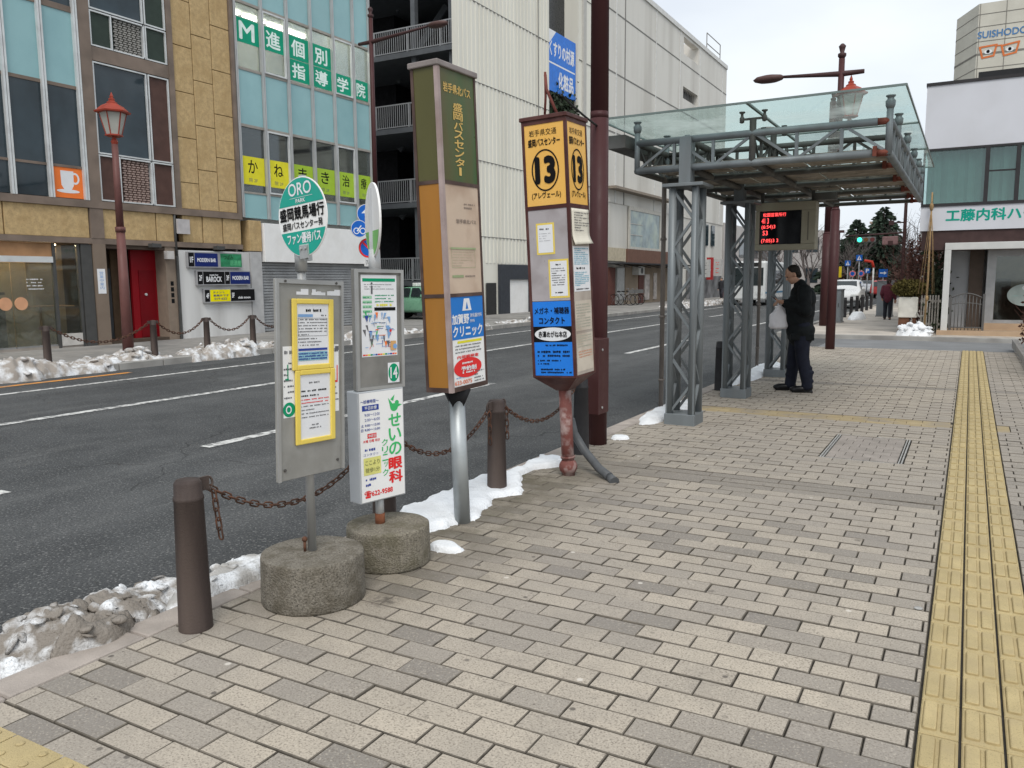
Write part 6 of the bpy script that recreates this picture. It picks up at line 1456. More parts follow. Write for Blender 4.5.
    sf = mat('shop_tan', (.3,.24,.18), .75, var=.15, scale=1); b = MB(); b.bx(-.02,.06,O(49.0),O(58.5),0,2.5); b.build('shop_front', sf, t)
    b = MB(); b.bx(.0,.1,O(46),O(47.2),0,2.3); b.build('door', mat('door_redbrown',(.12,.045,.035),.6), t); b = MB(); b.bx(.061,.12,O(51.3),O(52.2),0,2.0); b.build('door', mat('door_redbrown',(.12,.045,.035),.6), t)
    b = MB(); b.bx(.0,.08,O(47.6),O(48.8),.3,2.3); b.build('window', mat('pale_window',(.45,.46,.45),.2,var=.1), t); b = MB(); b.bx(.061,.13,O(52.4),O(53.3),.2,1.9); b.build('poster', mat('poster_pale',(.55,.5,.47),.5,var=.3,scale=4), t); b = MB(); b.bx(.061,.13,O(54.2),O(54.8),.2,2.0); b.build('poster', mat('poster_pale',(.55,.5,.47),.5,var=.3,scale=4), t)
    b = MB(); b.bx(.061,.5,O(50.2),O(51.3),1.85,2.4); a = b.build('air_conditioner', mat('ac_white',(.55,.55,.53),.5), t); b = MB(); b.cyl((.501,O(50.8),2.12),(.51,O(50.8),2.12),.2,n=20); b.build('fan_grille', mat('frame_dark',(.07,.07,.068),.5), a)
    b = MB(); b.bx(.0,.1,O(62),O(71.8),0,2.3); b.build('shop_front', mat('shop_grey',(.16,.16,.165),.5,var=.5,scale=1.3), t)
white_building()
def proj_sign(label, y, z0, z1, x0, x1, m, txt, ink):
    s = thing('projecting_sign', label, 'sign', (FXF+x0, y, z0)); b = MB(); b.bx(0,x1-x0,0,.3,0,z1-z0); p = b.build('case', m, s); f = Face(FY(0,0,0)); f.lines((x1-x0)*.3,.2,(x1-x0)*.7,z1-z0-.2, 6, ink, 3, .5); f.build('lettering', p)
    b = MB(); b.bar((0,.15,(z1-z0)*.8),(-x0,.15,(z1-z0)*.8),.06); b.build('bracket', seam, s)
proj_sign('tall white projecting sign left of the red one, above the far shops', 64.8, 1.7, 3.1, .3, 1.0, mat('dull_white',(.42,.42,.41),.6), '酒', K('ink'))
proj_sign('red projecting shop sign between two white ones above the far shops', 66.4, 1.5, 3.3, .3, .8, mat('dull_red',(.33,.03,.03),.6), '魚', K('paper'))
proj_sign('tall white projecting sign right of the red one, above the far shops', 68.4, 1.8, 3.2, .3, 1.0, mat('dull_white',(.42,.42,.41),.6), '食', K('red'))
# window-sill plant
def foliage(rng_, n, fn, size, b, up=.3):
    for _ in range(n):
        c = Vector(fn(rng_)); d = Vector((rng_.gauss(0,1), rng_.gauss(0,1), rng_.gauss(0,1)+up)).normalized(); s = d.cross(Vector((rng_.gauss(0,1), rng_.gauss(0,1), rng_.gauss(0,1)))).normalized(); L = size*rng_.uniform(.6,1.4); w = L*.35
        b.quad(c, c+d*L*.5+s*w, c+d*L, c+d*L*.5-s*w)
t = thing('window_plant', 'straggly dark green plant trailing on the ledge below the blue pharmacy sign', 'plant', (FXF-.2,40,10.0)); b = MB(); rr = random.Random(5)
foliage(rr, 900, lambda q: (q.uniform(-.2,.25), q.uniform(-1.5,1.7), abs(q.gauss(.0,.6))+.3*math.sin(q.uniform(0,6))), .22, b); b.build('leaves', mat('plant_dark', (.03,.045,.025), .7, var=.4, scale=3), t)
b = MB()
for k in range(8): y = -1.4+.4*k; b.tube([(0,y,0),(.1,y+.1,.6),(.05,y+.25,1.2)],.02,5)
b.build('stem', mat('twig', (.09,.06,.05), .8), t)
# ================================================================== CLINIC AT THE SIDE STREET
def clinic():
    Y = 25.5
    t = thing('clinic', 'white clinic building at the corner with large curtained windows and green lettering', 'building', (0,Y,0))
    wh = mat('clinic_white', (.60,.61,.65), .45, var=.03, scale=.6, dirt=(.5,.5,.52), dscale=.7, damt=.4); tr = mat('clinic_trim', (.035,.033,.035), .5)
    X0, X1 = -1.31, 12.5
    b = MB(); b.bx(X0,X1,0,12,5.02,6.68); b.bx(X0,X1,0,12,2.82,3.52); b.bx(X0+.1,X1,.3,12,3.52,5.02); b.bx(-.1,X1,2.2,12,0,2.82); b.build('wall', wh, t)
    b = MB(); b.bx(X0-.02,X1,-.03,12,6.68,6.76); b.bx(X0,X1,-.02,0,4.96,5.02); b.bx(X0,X1,-.03,.0,3.47,3.55); b.build('trim', tr, t)
    b = MB(); b.bx(X0+.06,X1,.04,1.6,2.30,2.82); b.build('soffit', mat('soffit_brown',(.06,.035,.033),.6,var=.2), t)
    cur = mat('curtain', (.42,.5,.48), .8, var=.05); cg = glassm('clinic_glass', (.66,.78,.76), .14)
    V = []; F = []; n = 160
    for i in range(n+1):
        x = X0+.12+13*i/n; V += [(x,.22+.035*math.sin(i*1.9)+.02*math.sin(i*.7),3.54),(x,.22+.035*math.sin(i*1.9+.2)+.02*math.sin(i*.7),5.0)]
    for i in range(n): F.append((2*i,2*i+2,2*i+3,2*i+1))
    me = bpy.data.meshes.new('curtain'); me.from_pydata(V, [], F); link('curtain', me, cur, t)
    xs = [X0,.22,.92,1.9,3.3,4.7,6.1,7.5,8.9,10.3,12.4]
    for i, (a, c) in enumerate(zip(xs, xs[1:])):
        b = MB(); b.bx(a+.05,c-.03,.06,.075,3.56,4.95); w = b.build('window', cg, t); b = MB(); b.bx(c-.05,c+.05,-.02,.1,3.55,4.96)
        if i in (1,3,5): b.bx(a+.05,c-.05,.04,.08,4.33,4.37)
        b.build('window_frame', tr, w)
    b = MB(); b.bx(X0,X0+.05,-.01,.1,3.55,4.96); b.build('window_frame', tr, t)
    f = Face(FY(0,-.002,0)); f.text('工藤内科ハート', -.68,3.06,1.75,3.37, mat('clinic_green',(.0,.30,.22),.4), 2, .03); f.build('lettering', t)
    # porch
    pw = mat('porch_white', (.55,.55,.53), .5, var=.05)
    b = MB(); b.bx(-.66,5,-.05,.12,2.29,2.48); b.bx(-.66,-.5,-.05,.1,0,2.29); b.bx(4.8,5,-.05,.1,0,2.29); b.build('porch_frame', pw, t, bevel=.01)
    tan = mat('porch_floor', (.42,.30,.2), .6, var=.1, scale=3); b = MB(); b.bx(-.75,6,-.25,2.3,-.1,.10); b.bx(.35,4,.7,2.3,.1,.27); b.build('porch_floor', tan, t)
    b = MB(); b.bx(-.05,.30,1.2,2.25,.1,2.4); b.build('pier', mat('pier_brown', (.1,.075,.06), .7, var=.1), t)
    b = MB(); b.bx(-.62,-.06,1.3,1.4,.1,2.4); b.build('recess_wall', mat('recess_grey',(.36,.37,.38),.7,var=.05), t)
    df = mat('door_frame_silver', (.4,.4,.4), .4, .4); b = MB(); b.bx(.38,.6,1.0,1.1,.27,2.4); b.bx(.6,3.4,1.0,1.1,2.12,2.4); b.bx(3.4,3.6,1.0,1.1,.27,2.4); b.bx(1.95,2.03,1.0,1.1,.27,2.12); b.bx(.6,3.4,.98,1.1,.27,.36); b.build('door_frame', df, t)
    for x0, x1 in ((.6,1.95),(2.03,3.4)):
        b = MB(); b.bx(x0,x1,1.04,1.055,.36,2.12); d = b.build('glass_door', glassm('clinic_door_glass',(.7,.72,.68),.14), t)
        f = Face(FY(0,1.035,0)); cx = (x0+x1)/2+.05; fr_ = mat('frosted', (.33,.39,.37), .6); f.ell(cx,1.05,.42,.3,fr_,1); f.ring(cx,1.25,.07,.06,.02,K('paper'),2,16); f.lines(cx-.3,1.0,cx+.3,1.06,1,mat('frost_ink',(.3,.45,.42),.6),4,.6); f.build('door_mark', d)
    b = MB(); b.bx(.4,3.6,2.0,2.15,.27,2.4); b.build('lobby_wall', mat('lobby', (.42,.33,.2), .8, var=.4, scale=2.5), t)
    b = MB(); b.bx(.7,3.2,1.5,1.9,.27,1.0); b.bx(.65,1.0,1.6,1.95,.27,1.5); b.build('lobby_counter', mat('lobby_dark', (.07,.06,.055), .6, var=.3, scale=5), t)
    b = MB(); b.bx(.9,3,1.4,1.6,2.36,2.39); b.build('lobby_lamp', emis('lobby_light',(1,.85,.6),3), t)
    # low porch fence
    s = thing('porch_fence', 'grey iron porch fence with arched top rail before the clinic entrance', 'fence', (-.45,25.62,.1)); g = mat('fence_grey', (.11,.108,.105), .5, .2, var=.1); b = MB()
    for i in range(9): x = .03+.085*i; b.cyl((x,0,0),(x,0,.86+.12*math.sin(math.pi*i/8)),.011,n=6)
    b.tube([(.0+.78*i/12,0,.88+.13*math.sin(math.pi*i/12)) for i in range(13)],.018,6); b.tube([(.0+.78*i/12,0,.70+.05*math.sin(math.pi*i/12)) for i in range(13)],.013,6); b.bar((0,0,.08),(.78,0,.08),.03); b.build('rails', g, s)
    b = MB(); b.bar((0,0,0),(0,0,.95),.05); b.build('post', g, s); b = MB(); b.bar((.8,0,0),(.8,0,1.0),.06); b.build('post', g, s)
    s = thing('porch_fence', 'pale slatted fence between the planter and the clinic porch post', 'fence', (-1.2,26.0,0)); b = MB()
    for i in range(7): b.bx(.07*i,.07*i+.04,0,.03,0,1.05)
    b.bx(-.02,.5,.03,.06,.85,.92); b.bx(-.02,.5,.03,.06,.2,.27); b.build('slats', mat('fence_pale',(.3,.28,.25),.8,var=.2,scale=10), s)
clinic()
def tower():
    t = thing('tower_building', 'tall cream tiled tower block with chamfered corner and spectacles painted sign behind the clinic', 'building', (0,45,0))
    tile = mat('tower_tile', (.56,.54,.47), .55, var=.05, scale=1, dirt=(.44,.42,.36), dscale=.8, damt=.5); sm = mat('tower_seam', (.2,.19,.17), .8)
    M = Matrix(((1,0,0,0),(0,1,0,0),(0,0,1,0),(0,0,0,1)))
    P = [(-1.28,2.1),(-.35,0),(6,0),(8,2),(8,12),(-1.28,12)]
    def loop(z0, z1, off=0, name='wall', m=tile):
        b = MB(); Q = []
        cx, cy = 3.3, 6
        for x, y in P: dx, dy = x-cx, y-cy; l = math.hypot(dx, dy); Q.append((x+dx/l*off, y+dy/l*off))
        A = [b.bm.verts.new((x,y,z0)) for x, y in Q]; B = [b.bm.verts.new((x,y,z1)) for x, y in Q]; n = len(Q)
        for i in range(n): b._f([A[i],A[(i+1)%n],B[(i+1)%n],B[i]])
        b._f(A[::-1]); b._f(B); return b.build(name, m, t)
    loop(0,14.05); 
    for z in (9.4,10.5,11.15,11.75,12.35,13.0,13.55): loop(z,z+(.03 if z != 11.75 else .09),.012,'seam',sm)
    b = MB()
    for x in (-.3,.75,1.8,2.9,4,5): b.bx(x,x+.025,-.015,0,9,14.05)
    b.build('seam', sm, t)
    b = MB(); b.bx(-.2,5,-.02,.1,10.72,11.0); b.build('window_band', mat('tower_dark',(.02,.02,.022),.4), t)
    f = Face(FY(0,-.016,0)); f.text('SUISHODO', -.33,12.50,1.62,12.8, mat('sign_steel_blue',(.08,.2,.4),.5), 1, .02)
    o = mat('spectacle_orange', (.62,.17,.05), .5)
    for cx in (.12,.98):
        sgn = 1 if cx > .7 else -1
        pts = [(cx-.33,12.06),(cx+.35,12.16),(cx+.25,11.7),(cx-.22,11.62)] if sgn > 0 else [(cx-.34,12.1),(cx+.33,12.14),(cx+.23,11.67),(cx-.22,11.62)]
        n = 4
        for i in range(n):
            p, q = Vector((*pts[i],0)), Vector((*pts[(i+1)%n],0)); d = (q-p).normalized(); nn = Vector((-d.y,d.x,0))*.04; f.poly([tuple((p-nn-d*.03).xy),tuple((q-nn+d*.03).xy),tuple((q+nn+d*.03).xy),tuple((p+nn-d*.03).xy)],o,2)
        f.ell(cx,11.87,.16,.10,K('paper'),2,20); f.ell(cx,11.88,.07,.08,K('black'),3,18)
    f.rect(.45,12.06,.66,12.12,o,2); f.build('sign_painting', t)
    b = MB(); b.bx(.9,5,1,6,14.05,15.2); b.build('roof_block', mat('roof_grey',(.42,.44,.42),.7), t)
tower()
# ================================================================== CORNER PLANTING
rr = random.Random(11)
t = thing('planter', 'white box planter on a brown stand with a clipped olive shrub', 'planter', (-1.52,26.0,0))
b = MB(); b.bx(-.25,.25,-.2,.2,.42,1.0); b.build('box', mat('planter_white', (.64,.62,.56), .7, var=.08, dirt=(.35,.33,.28), dscale=3), t, bevel=.02)
b = MB(); b.bx(-.23,.05,-.16,.16,0,.42); b.bx(.13,.22,-.16,.16,0,.42); b.build('stand', mat('stand_brown', (.13,.06,.035), .8, var=.25, scale=6), t)
b = MB()
def blob(q):
    d = Vector((q.gauss(0,1),q.gauss(0,1),q.gauss(0,1))).normalized()*q.uniform(.6,1); return (.46*d.x, .36*d.y, 1.24+.26*d.z)
foliage(rr, 2600, blob, .07, b); b.build('shrub', mat('shrub_olive', (.085,.07,.02), .85, var=.5, scale=4), t)
def twigs(b, q, base, n, h, spread, r=.012, depth=3):
    for _ in range(n):
        p = Vector(base)+Vector((q.uniform(-spread,spread)*.4, q.uniform(-spread,spread)*.4, 0)); d = Vector((q.gauss(0,.3), q.gauss(0,.3), 1)).normalized()
        def grow(p, d, L, r, k):
            pts = [p]
            for _i in range(3): d = (d+Vector((q.gauss(0,.16), q.gauss(0,.16), q.gauss(.03,.08)))).normalized(); p = p+d*L/3; pts.append(p)
            b.tube(pts, [r,r*.85,r*.7,r*.5], 3 if r < .03 else 7)
            if k:
                for _j in range(q.randint(3,4)): 
                    o = pts[q.randint(1,3)]; dd = (d+Vector((q.gauss(0,.6), q.gauss(0,.6), q.gauss(.15,.35)))).normalized(); grow(o, dd, L*q.uniform(.5,.8), r*.55, k-1)
        grow(p, d, h*q.uniform(.4,.55), r, depth)
tw = mat('twig_red', (.17,.085,.07), .85, var=.3, scale=2); twg = mat('twig_grey', (.14,.12,.115), .85, var=.3)
t = thing('bare_shrub', 'tangled reddish bare shrub behind the planter at the clinic corner', 'shrub', (-1.2,29.5,0)); b = MB(); twigs(b, rr, (.1,0,0), 26, 3.2, .9, .018, 3); b.build('branches', tw, t)
b = MB(); foliage(rr, 5200, lambda q: (max(-.55,min(.9,q.gauss(.1,.5))), q.gauss(0,.5), q.uniform(.2,2.9)*(1-.15*q.random())), .085, b); b.build('leaves', mat('russet_leaf', (.15,.075,.06), .85, var=.6, scale=3), t)
t = thing('bare_shrub', 'dark evergreen shrub against the clinic wall behind the porch fence', 'shrub', (-.85,26.6,0)); b = MB(); foliage(rr, 1500, lambda q: (q.gauss(0,.14), q.gauss(0,.25), abs(q.gauss(.8,.7))), .11, b); b.build('leaves', mat('evergreen', (.025,.035,.018), .8, var=.5, scale=3), t)
t = thing('snow_rope_pole', 'bamboo pole with straw snow-guard ropes fanning down beside the planter', 'pole', (-1.06,25.35,0)); straw = mat('straw', (.30,.2,.1), .85, var=.25, scale=12)
b = MB(); b.tube([(0,0,0),(.03,0,1.5),(.02,0,3.85)],[.028,.026,.02],8); b.build('pole', straw, t)
b = MB()
for k in range(9):
    a = 2*math.pi*k/9; b.tube([(.02,0,3.45),(.02+.1*math.cos(a),.1*math.sin(a),2.4),(.2*math.cos(a),.18*math.sin(a),1.1)],.005,4)
b.lathe([(.03,3.36),(.05,3.42),(.05,3.5),(.03,3.56)],(.02,0,0),8); b.lathe([(.03,.9),(.04,.95),(.04,1.0),(.03,1.05)],(.03,0,0),8); b.build('ropes', straw, t)
t = thing('hose_loop', 'pale hose drooping from the planter to the bamboo pole', 'hose', (-1.3,25.6,0)); b = MB(); b.tube([(0.02,.2,.55),(.1,.05,.45),(.22,-.05,.5),(.28,-.12,.75),(.27,-.2,1.0)],.022,7); b.build('hose', mat('hose_pale',(.38,.37,.34),.6), t)
# hedge at the right edge of the pavement
t = thing('hedge', 'reddish brown hedge standing in a stone kerbed bed at the right edge of the pavement', 'hedge', (1.52,17.9,0))
b = MB(); foliage(rr, 7000, lambda q: (q.uniform(-.5,.5)*(1-.2*q.random()), q.uniform(-3.4,3.6), q.uniform(.1,1.15)), .075, b); b.build('leaves', mat('hedge_leaf', (.11,.05,.035), .85, var=.6, scale=3), t)
b = MB(); 
for k in range(26): twigs(b, rr, (rr.uniform(-.35,.35), -3.2+.26*k, 0), 1, 1.3, .3, .012, 2)
b.build('branches', tw, t)
b = MB(); b.bx(-.62,-.52,-3.7,3.8,-.05,.14); b.bx(-.52,.6,-3.7,-3.6,-.05,.14); b.build('stone_kerb', mat('bed_stone', (.33,.31,.29), .85, var=.15, scale=4, bump=.3), t, bevel=.01)
# ================================================================== STREET BEYOND THE SIDE STREET
cab = mat('cabinet_grey', (.2,.22,.235), .5, .1, var=.08, scale=3)
def cabinet(label, x0, x1, y0, y1, h):
    t = thing('utility_cabinet', label, 'utility cabinet', ((x0+x1)/2, (y0+y1)/2, -.02), 0, 'grey utility cabinets'); w, d = (x1-x0)/2, (y1-y0)/2
    b = MB(); b.bx(-w,w,-d,d,.05,h); b.build('body', cab, t, bevel=.015); b = MB(); b.bx(-w-.02,w+.02,-d-.02,d+.02,-.05,.05); b.build('plinth', mat('plinth',(.25,.25,.25),.8), t); b = MB(); b.bx(-w-.02,w+.02,-d-.02,d+.02,h,h+.04); b.build('lid', cab, t)
    b = MB(); b.bx(-w*.8,w*.8,-d-.012,-d,.15,h-.12); dd = b.build('door', cab, t, bevel=.004); b = MB(); b.bx(w*.55,w*.65,-d-.03,-d-.012,h*.5,h*.5+.12); b.build('handle', mat('frame_dark',(.07,.07,.068),.5), dd)
cabinet('grey utility cabinet nearer the side street, right of the brown pole pair', -4.32,-3.92,30.6,31.4,1.15)
cabinet('grey utility cabinet farther along, left of the walker in maroon', -3.3,-2.72,36.3,37.0,1.42)
posts = []
for k in range(7):
    y = 33.2+2.0*k; posts.append(bollard('barrier_post', ['dark barrier post nearest the grey cabinet by the parked white car','second dark barrier post from the near grey cabinet','third dark barrier post from the near grey cabinet','middle dark barrier post of the row beside the white car','third dark barrier post from the far end of the row','second dark barrier post from the far end of the row','dark barrier post at the far end of the row near the walker'][k], (-4.35,y,-.02), 'dark barrier posts beyond the side street', .07,.065,.8,dk,None))
def tube_post(name, label, cat, loc, h, r, m): 
    t = thing(name, label, cat, loc); b = MB(); b.cyl((0,0,0),(0,0,h),r,r*.8,10); b.build('pole', m, t); return t
gp = mat('sign_pole', (.3,.31,.32), .5, .4)
def square_sign(label, x, y, z, s, kind, txt=None):
    t = tube_post('road_sign', label, 'road sign', (x,y,0), z+s*.5, .045, gp); b = MB(); b.bx(-s/2,s/2,-.08,-.05,z-s/2,z+s/2); p = b.build('plate', mat('sign_blue',(.01,.12,.5),.4), t); f = Face(FY(0,-.08,0))
    if kind == 'cross': f.poly([(-s*.36,z-s*.36),(s*.36,z-s*.36),(0,z+s*.4)],K('paper'),1); f.poly([(-.05*s,z-.25*s),(.12*s,z-.25*s),(.05*s,z+.1*s),(-.03*s,z+.1*s)],K('navy'),2); f.ell(.01*s,z+.16*s,.05*s,.05*s,K('navy'),2,12)
    elif kind == 'p': f.text('P',-s*.25,z-s*.35,s*.25,z+s*.35,K('paper'),1,.03)
    else: f.poly([(-s*.36,z-.05*s),(.1*s,z-.05*s),(.1*s,z-.2*s),(s*.4,z+.02*s),(.1*s,z+.22*s),(.1*s,z+.08*s),(-s*.36,z+.08*s)],K('paper'),1)
    f.build('symbol', p)
square_sign('blue crossing sign with a white triangle, highest of the distant signs', -6.42, 58, 2.85, .38, 'cross')
square_sign('blue crossing sign with a white triangle, left and lower of the distant signs', -7.35, 60, 2.55, .36, 'cross')
square_sign('blue parking sign below and right of the highest distant sign', -6.3, 62, 2.05, .34, 'p')
square_sign('wide blue arrow sign near the far grey cabinet', -4.95, 58, 1.85, .52, 'arrow')
t = tube_post('road_sign', 'yellow square sign left of the parked white car', 'road sign', (-8.2,61,0), 2.2, .05, gp); b = MB(); b.bx(-.35,.35,-.08,-.05,1.6,2.35); b.build('plate', mat('sign_amber',(.7,.52,.02),.5), t)
for lab, x in (('round red-edged sign, left of a pair, below the blue crossing sign', -7.2), ('round red-edged sign, right of a pair, below the blue crossing sign', -6.65)):
    t = tube_post('road_sign', lab, 'road sign', (x,61.5,0), 2.1, .04, gp); b = MB(); b.cyl((0,-.08,1.85),(0,-.05,1.85),.21,n=24); p = b.build('plate', K('white'), t); f = Face(FY(0,-.08,0)); f.ring(0,1.85,.2,.2,.05,K('red'),1,24); f.ell(0,1.85,.14,.14,mat('sign_blue',(.01,.12,.5),.4),1,24); f.build('symbol', p)
t = tube_post('red_signal_post', 'white post with a red arm head near the far grey cabinet', 'post', (-5.35,56,0), 2.3, .06, K('white')); b = MB(); b.tube([(0,0,2.2),(-.1,0,2.55),(-.55,0,2.62)],.09,8); b.build('arm', mat('signal_red',(.6,.05,.03),.5), t)
# traffic lights
t = thing('traffic_light', 'tall dark traffic light mast with a long arm carrying the green light over the road', 'traffic light', (-3.3,50,0)); b = MB(); b.cyl((0,0,0),(0,0,8.5),.11,.07,12); b.build('mast', pd, t)
b = MB(); b.tube([(0,0,4.0),(-1.5,0,3.95),(-3.0,0,3.9)],[.05,.045,.035],8); b.tube([(0,0,4.55),(-.6,0,4.55)],.04,6); b.tube([(0,0,3.45),(-.6,0,3.45)],.04,6); b.build('arm', pd, t)
b = MB(); b.bx(-2.42,-1.42,-.15,.05,3.52,3.82); hs = b.build('signal_head', mat('signal_grey',(.12,.13,.13),.5), t, bevel=.05)
for k, (m, nm) in enumerate(((emis('signal_green',(.03,1,.5),2.5),'green_lamp'),(mat('lamp_off_amber',(.12,.06,.02),.3),'amber_lamp'),(mat('lamp_off_red',(.12,.03,.03),.3),'red_lamp'))):
    b = MB(); b.cyl((-2.25+.33*k,-.16,3.67),(-2.25+.33*k,-.15,3.67),.12,n=18); b.build(nm, m, hs)
b = MB(); b.bx(-1.1,-.3,-.1,.1,3.35,3.82); b.build('sign_back', mat('sign_back_red',(.22,.13,.13),.6,var=.2), t, bevel=.05)
for x, z in ((-.6,4.55),(-.6,3.45)):
    b = MB(); b.bx(x-.2,x+.05,-.12,.12,z-.12,z+.12); b.build('camera_box', pd, t)
t = tube_post('slim_post', 'slim dark post between the conifers and the round signs', 'post', (-6.9,52,0), 4.3, .05, pd)
b = MB(); b.bx(-.25,.25,-.1,.1,4.2,4.35); b.build('head', pd, t)
# conifers
def conifer(label, x, y, h, r, seed, lean=0, z0=.9):
    q = random.Random(seed); t = thing('conifer', label, 'tree', (x,y,-.2), 0, 'dark conifers at the end of the street')
    b = MB(); b.tube([(0,0,0),(0,0,h*.5),(lean,0,h*.97)],[.32,.22,.04],8); b.build('trunk', mat('bark',(.06,.045,.04),.9), t)
    b = MB(); z = z0
    lv = 0
    while z < h:
        f = 1-(z-z0)/(h-z0); n = int(22+36*f); rad = r*(f**.75)*(.85+.35*q.random())
        for k in range(n):
            a = q.uniform(0, 6.283); L = rad*q.uniform(.55,1.15); d = Vector((math.cos(a), math.sin(a), 0)); c0 = Vector((lean*z/h,0,z+q.uniform(-.2,.2)))
            for s in range(int(6+L*7)):
                u = q.random()**.6; p = c0+d*L*u+Vector((0,0,.25*L*u-.55*L*u*u)); w = Vector((q.gauss(0,1),q.gauss(0,1),q.gauss(-.2,.4))).normalized(); sd = d.cross(w).normalized() if abs(d.dot(w)) < .99 else Vector((0,0,1)); S = q.uniform(.3,.62)*(.6+.5*f)
                b.quad(p, p+(d*.6+w*.5)*S*.5+sd*S*.35, p+(d*.8+w*.5)*S, p+(d*.6+w*.5)*S*.5-sd*S*.35)
        z += .38; lv += 1
    b.build('foliage', mat('conifer_green', (.032,.05,.034), .85, var=.55, scale=.8), t)
conifer('tall dark conifer with the stone steeple rising behind its top', -8.3, 95, 9.0, 4.4, 3)
conifer('shorter dark conifer with a ragged top, beside the one before the steeple', -10.9, 95.5, 7.9, 4.0, 8)
# steeples
def steeple(label, x, y, h, w):
    t = thing('steeple', label, 'tower', (x,y,0)); m = mat('steeple_stone', (.32,.25,.2), .8, var=.12, scale=.5); b = MB(); b.bx(-w,w,-w,w,0,h*.86); b.bx(-w*1.2,w*1.2,-w*1.2,w*1.2,h*.86,h*.885); b.build('tower', m, t)
    b = MB(); b.lathe([(w*1.15,h*.885),(w*.7,h*.95),(w*.12,h*1.0),(w*.08,h*1.05),(0,h*1.06)], n=4, smooth=False, flat=True); b.build('spire', mat('spire_roof', (.2,.15,.12), .7), t)
    b = MB()
    for k in (-1, 1): b.bx(k*w*.45-w*.2,k*w*.45+w*.2,-w-.05,-w,h*.7,h*.82)
    b.build('belfry_opening', mat('tower_dark',(.02,.02,.022),.4), t)
steeple('stone steeple rising between and behind the two dark conifers', -14.65, 160, 12.9, 1.25)
steeple('smaller distant steeple above the bare shrub near the clinic', -5.5, 150, 9.0, .8)
# bare street trees
def bare_tree(label, x, y, h, seed, n=1):
    q = random.Random(seed); t = thing('bare_tree', label, 'tree', (x,y,0), 0, 'bare street trees'); b = MB(); b.cyl((0,0,0),(0,0,h*.4),.14,.1,8); b.build('trunk', twg, t); b = MB(); twigs(b, q, (0,0,h*.3), 9, h*.95, .5, .05, 3); b.build('crown', twg, t)
bare_tree('bare grey street tree between the paired brown poles and the white bus', -10.2, 62, 5.2, 1)
bare_tree('reddish-grey bare tree below the left conifer', -9.6, 80, 4.5, 2)
bare_tree('bare street tree seen below the departure display, behind the white bus', -14.5, 72, 5.5, 4)
bare_tree('bare tree between the traffic light mast and the clinic', -3.4, 60, 5.0, 6)
t = thing('shrub_belt', 'low reddish-brown shrub belt at the foot of the conifers', 'shrubs', (-8,88,0)); b = MB(); foliage(rr, 2600, lambda q: (q.uniform(-5,5.5), q.uniform(-1,1), abs(q.gauss(0,1.1))), .3, b); b.build('leaves', mat('russet_far', (.085,.05,.04), .9, var=.5, scale=1), t); t['kind'] = 'stuff'
# far blocks closing the street
def block(label, x0, x1, y0, y1, h, col, rows, cols):
    t = thing('far_building', label, 'building', (x0,y0,0)); b = MB(); b.bx(0,x1-x0,0,y1-y0,0,h); b.build('wall', mat('far_'+str(int(h*10))+str(int(abs(x0))), col, .8, var=.06, scale=.3), t)
    for r in range(rows):
        for c in range(cols):
            b = MB(); w = (x1-x0)/cols; hh = h/rows; b.bx(c*w+w*.2,c*w+w*.8,-.04,.1,r*hh+hh*.3,r*hh+hh*.78); b.build('window', dglass, t)
block('distant pale block left of the conifers, half hidden by bare branches', -24, -15, 100, 112, 7, (.42,.4,.39), 2, 4)
block('distant white low building behind the parked cars', -15, -9, 120, 130, 5, (.45,.44,.43), 2, 4)
block('distant grey building behind the bare shrub at the clinic', -3.5, 4, 70, 82, 5.5, (.38,.37,.36), 2, 4)
# far side row beyond the white building
t = thing('far_building', 'row of low shops on the far side beyond the large cream building', 'building', (-19.3,73,0)); b = MB(); b.bx(-10,0,0,24,0,6.5); b.build('wall', mat('row_wall', (.45,.43,.41), .8, var=.1, scale=.4), t)
for k in range(5):
    b = MB(); b.bx(-.05,.04,1+4.6*k,4.2+4.6*k,3.6,5.4); b.build('window', dglass, t); b = MB(); b.bx(-.05,.9,.6+4.6*k,4.6+4.6*k,2.5,2.7); b.build('awning', [mat('awning_red',(.3,.05,.04),.7),mat('awning_dark',(.035,.035,.038),.7)][k % 2], t)
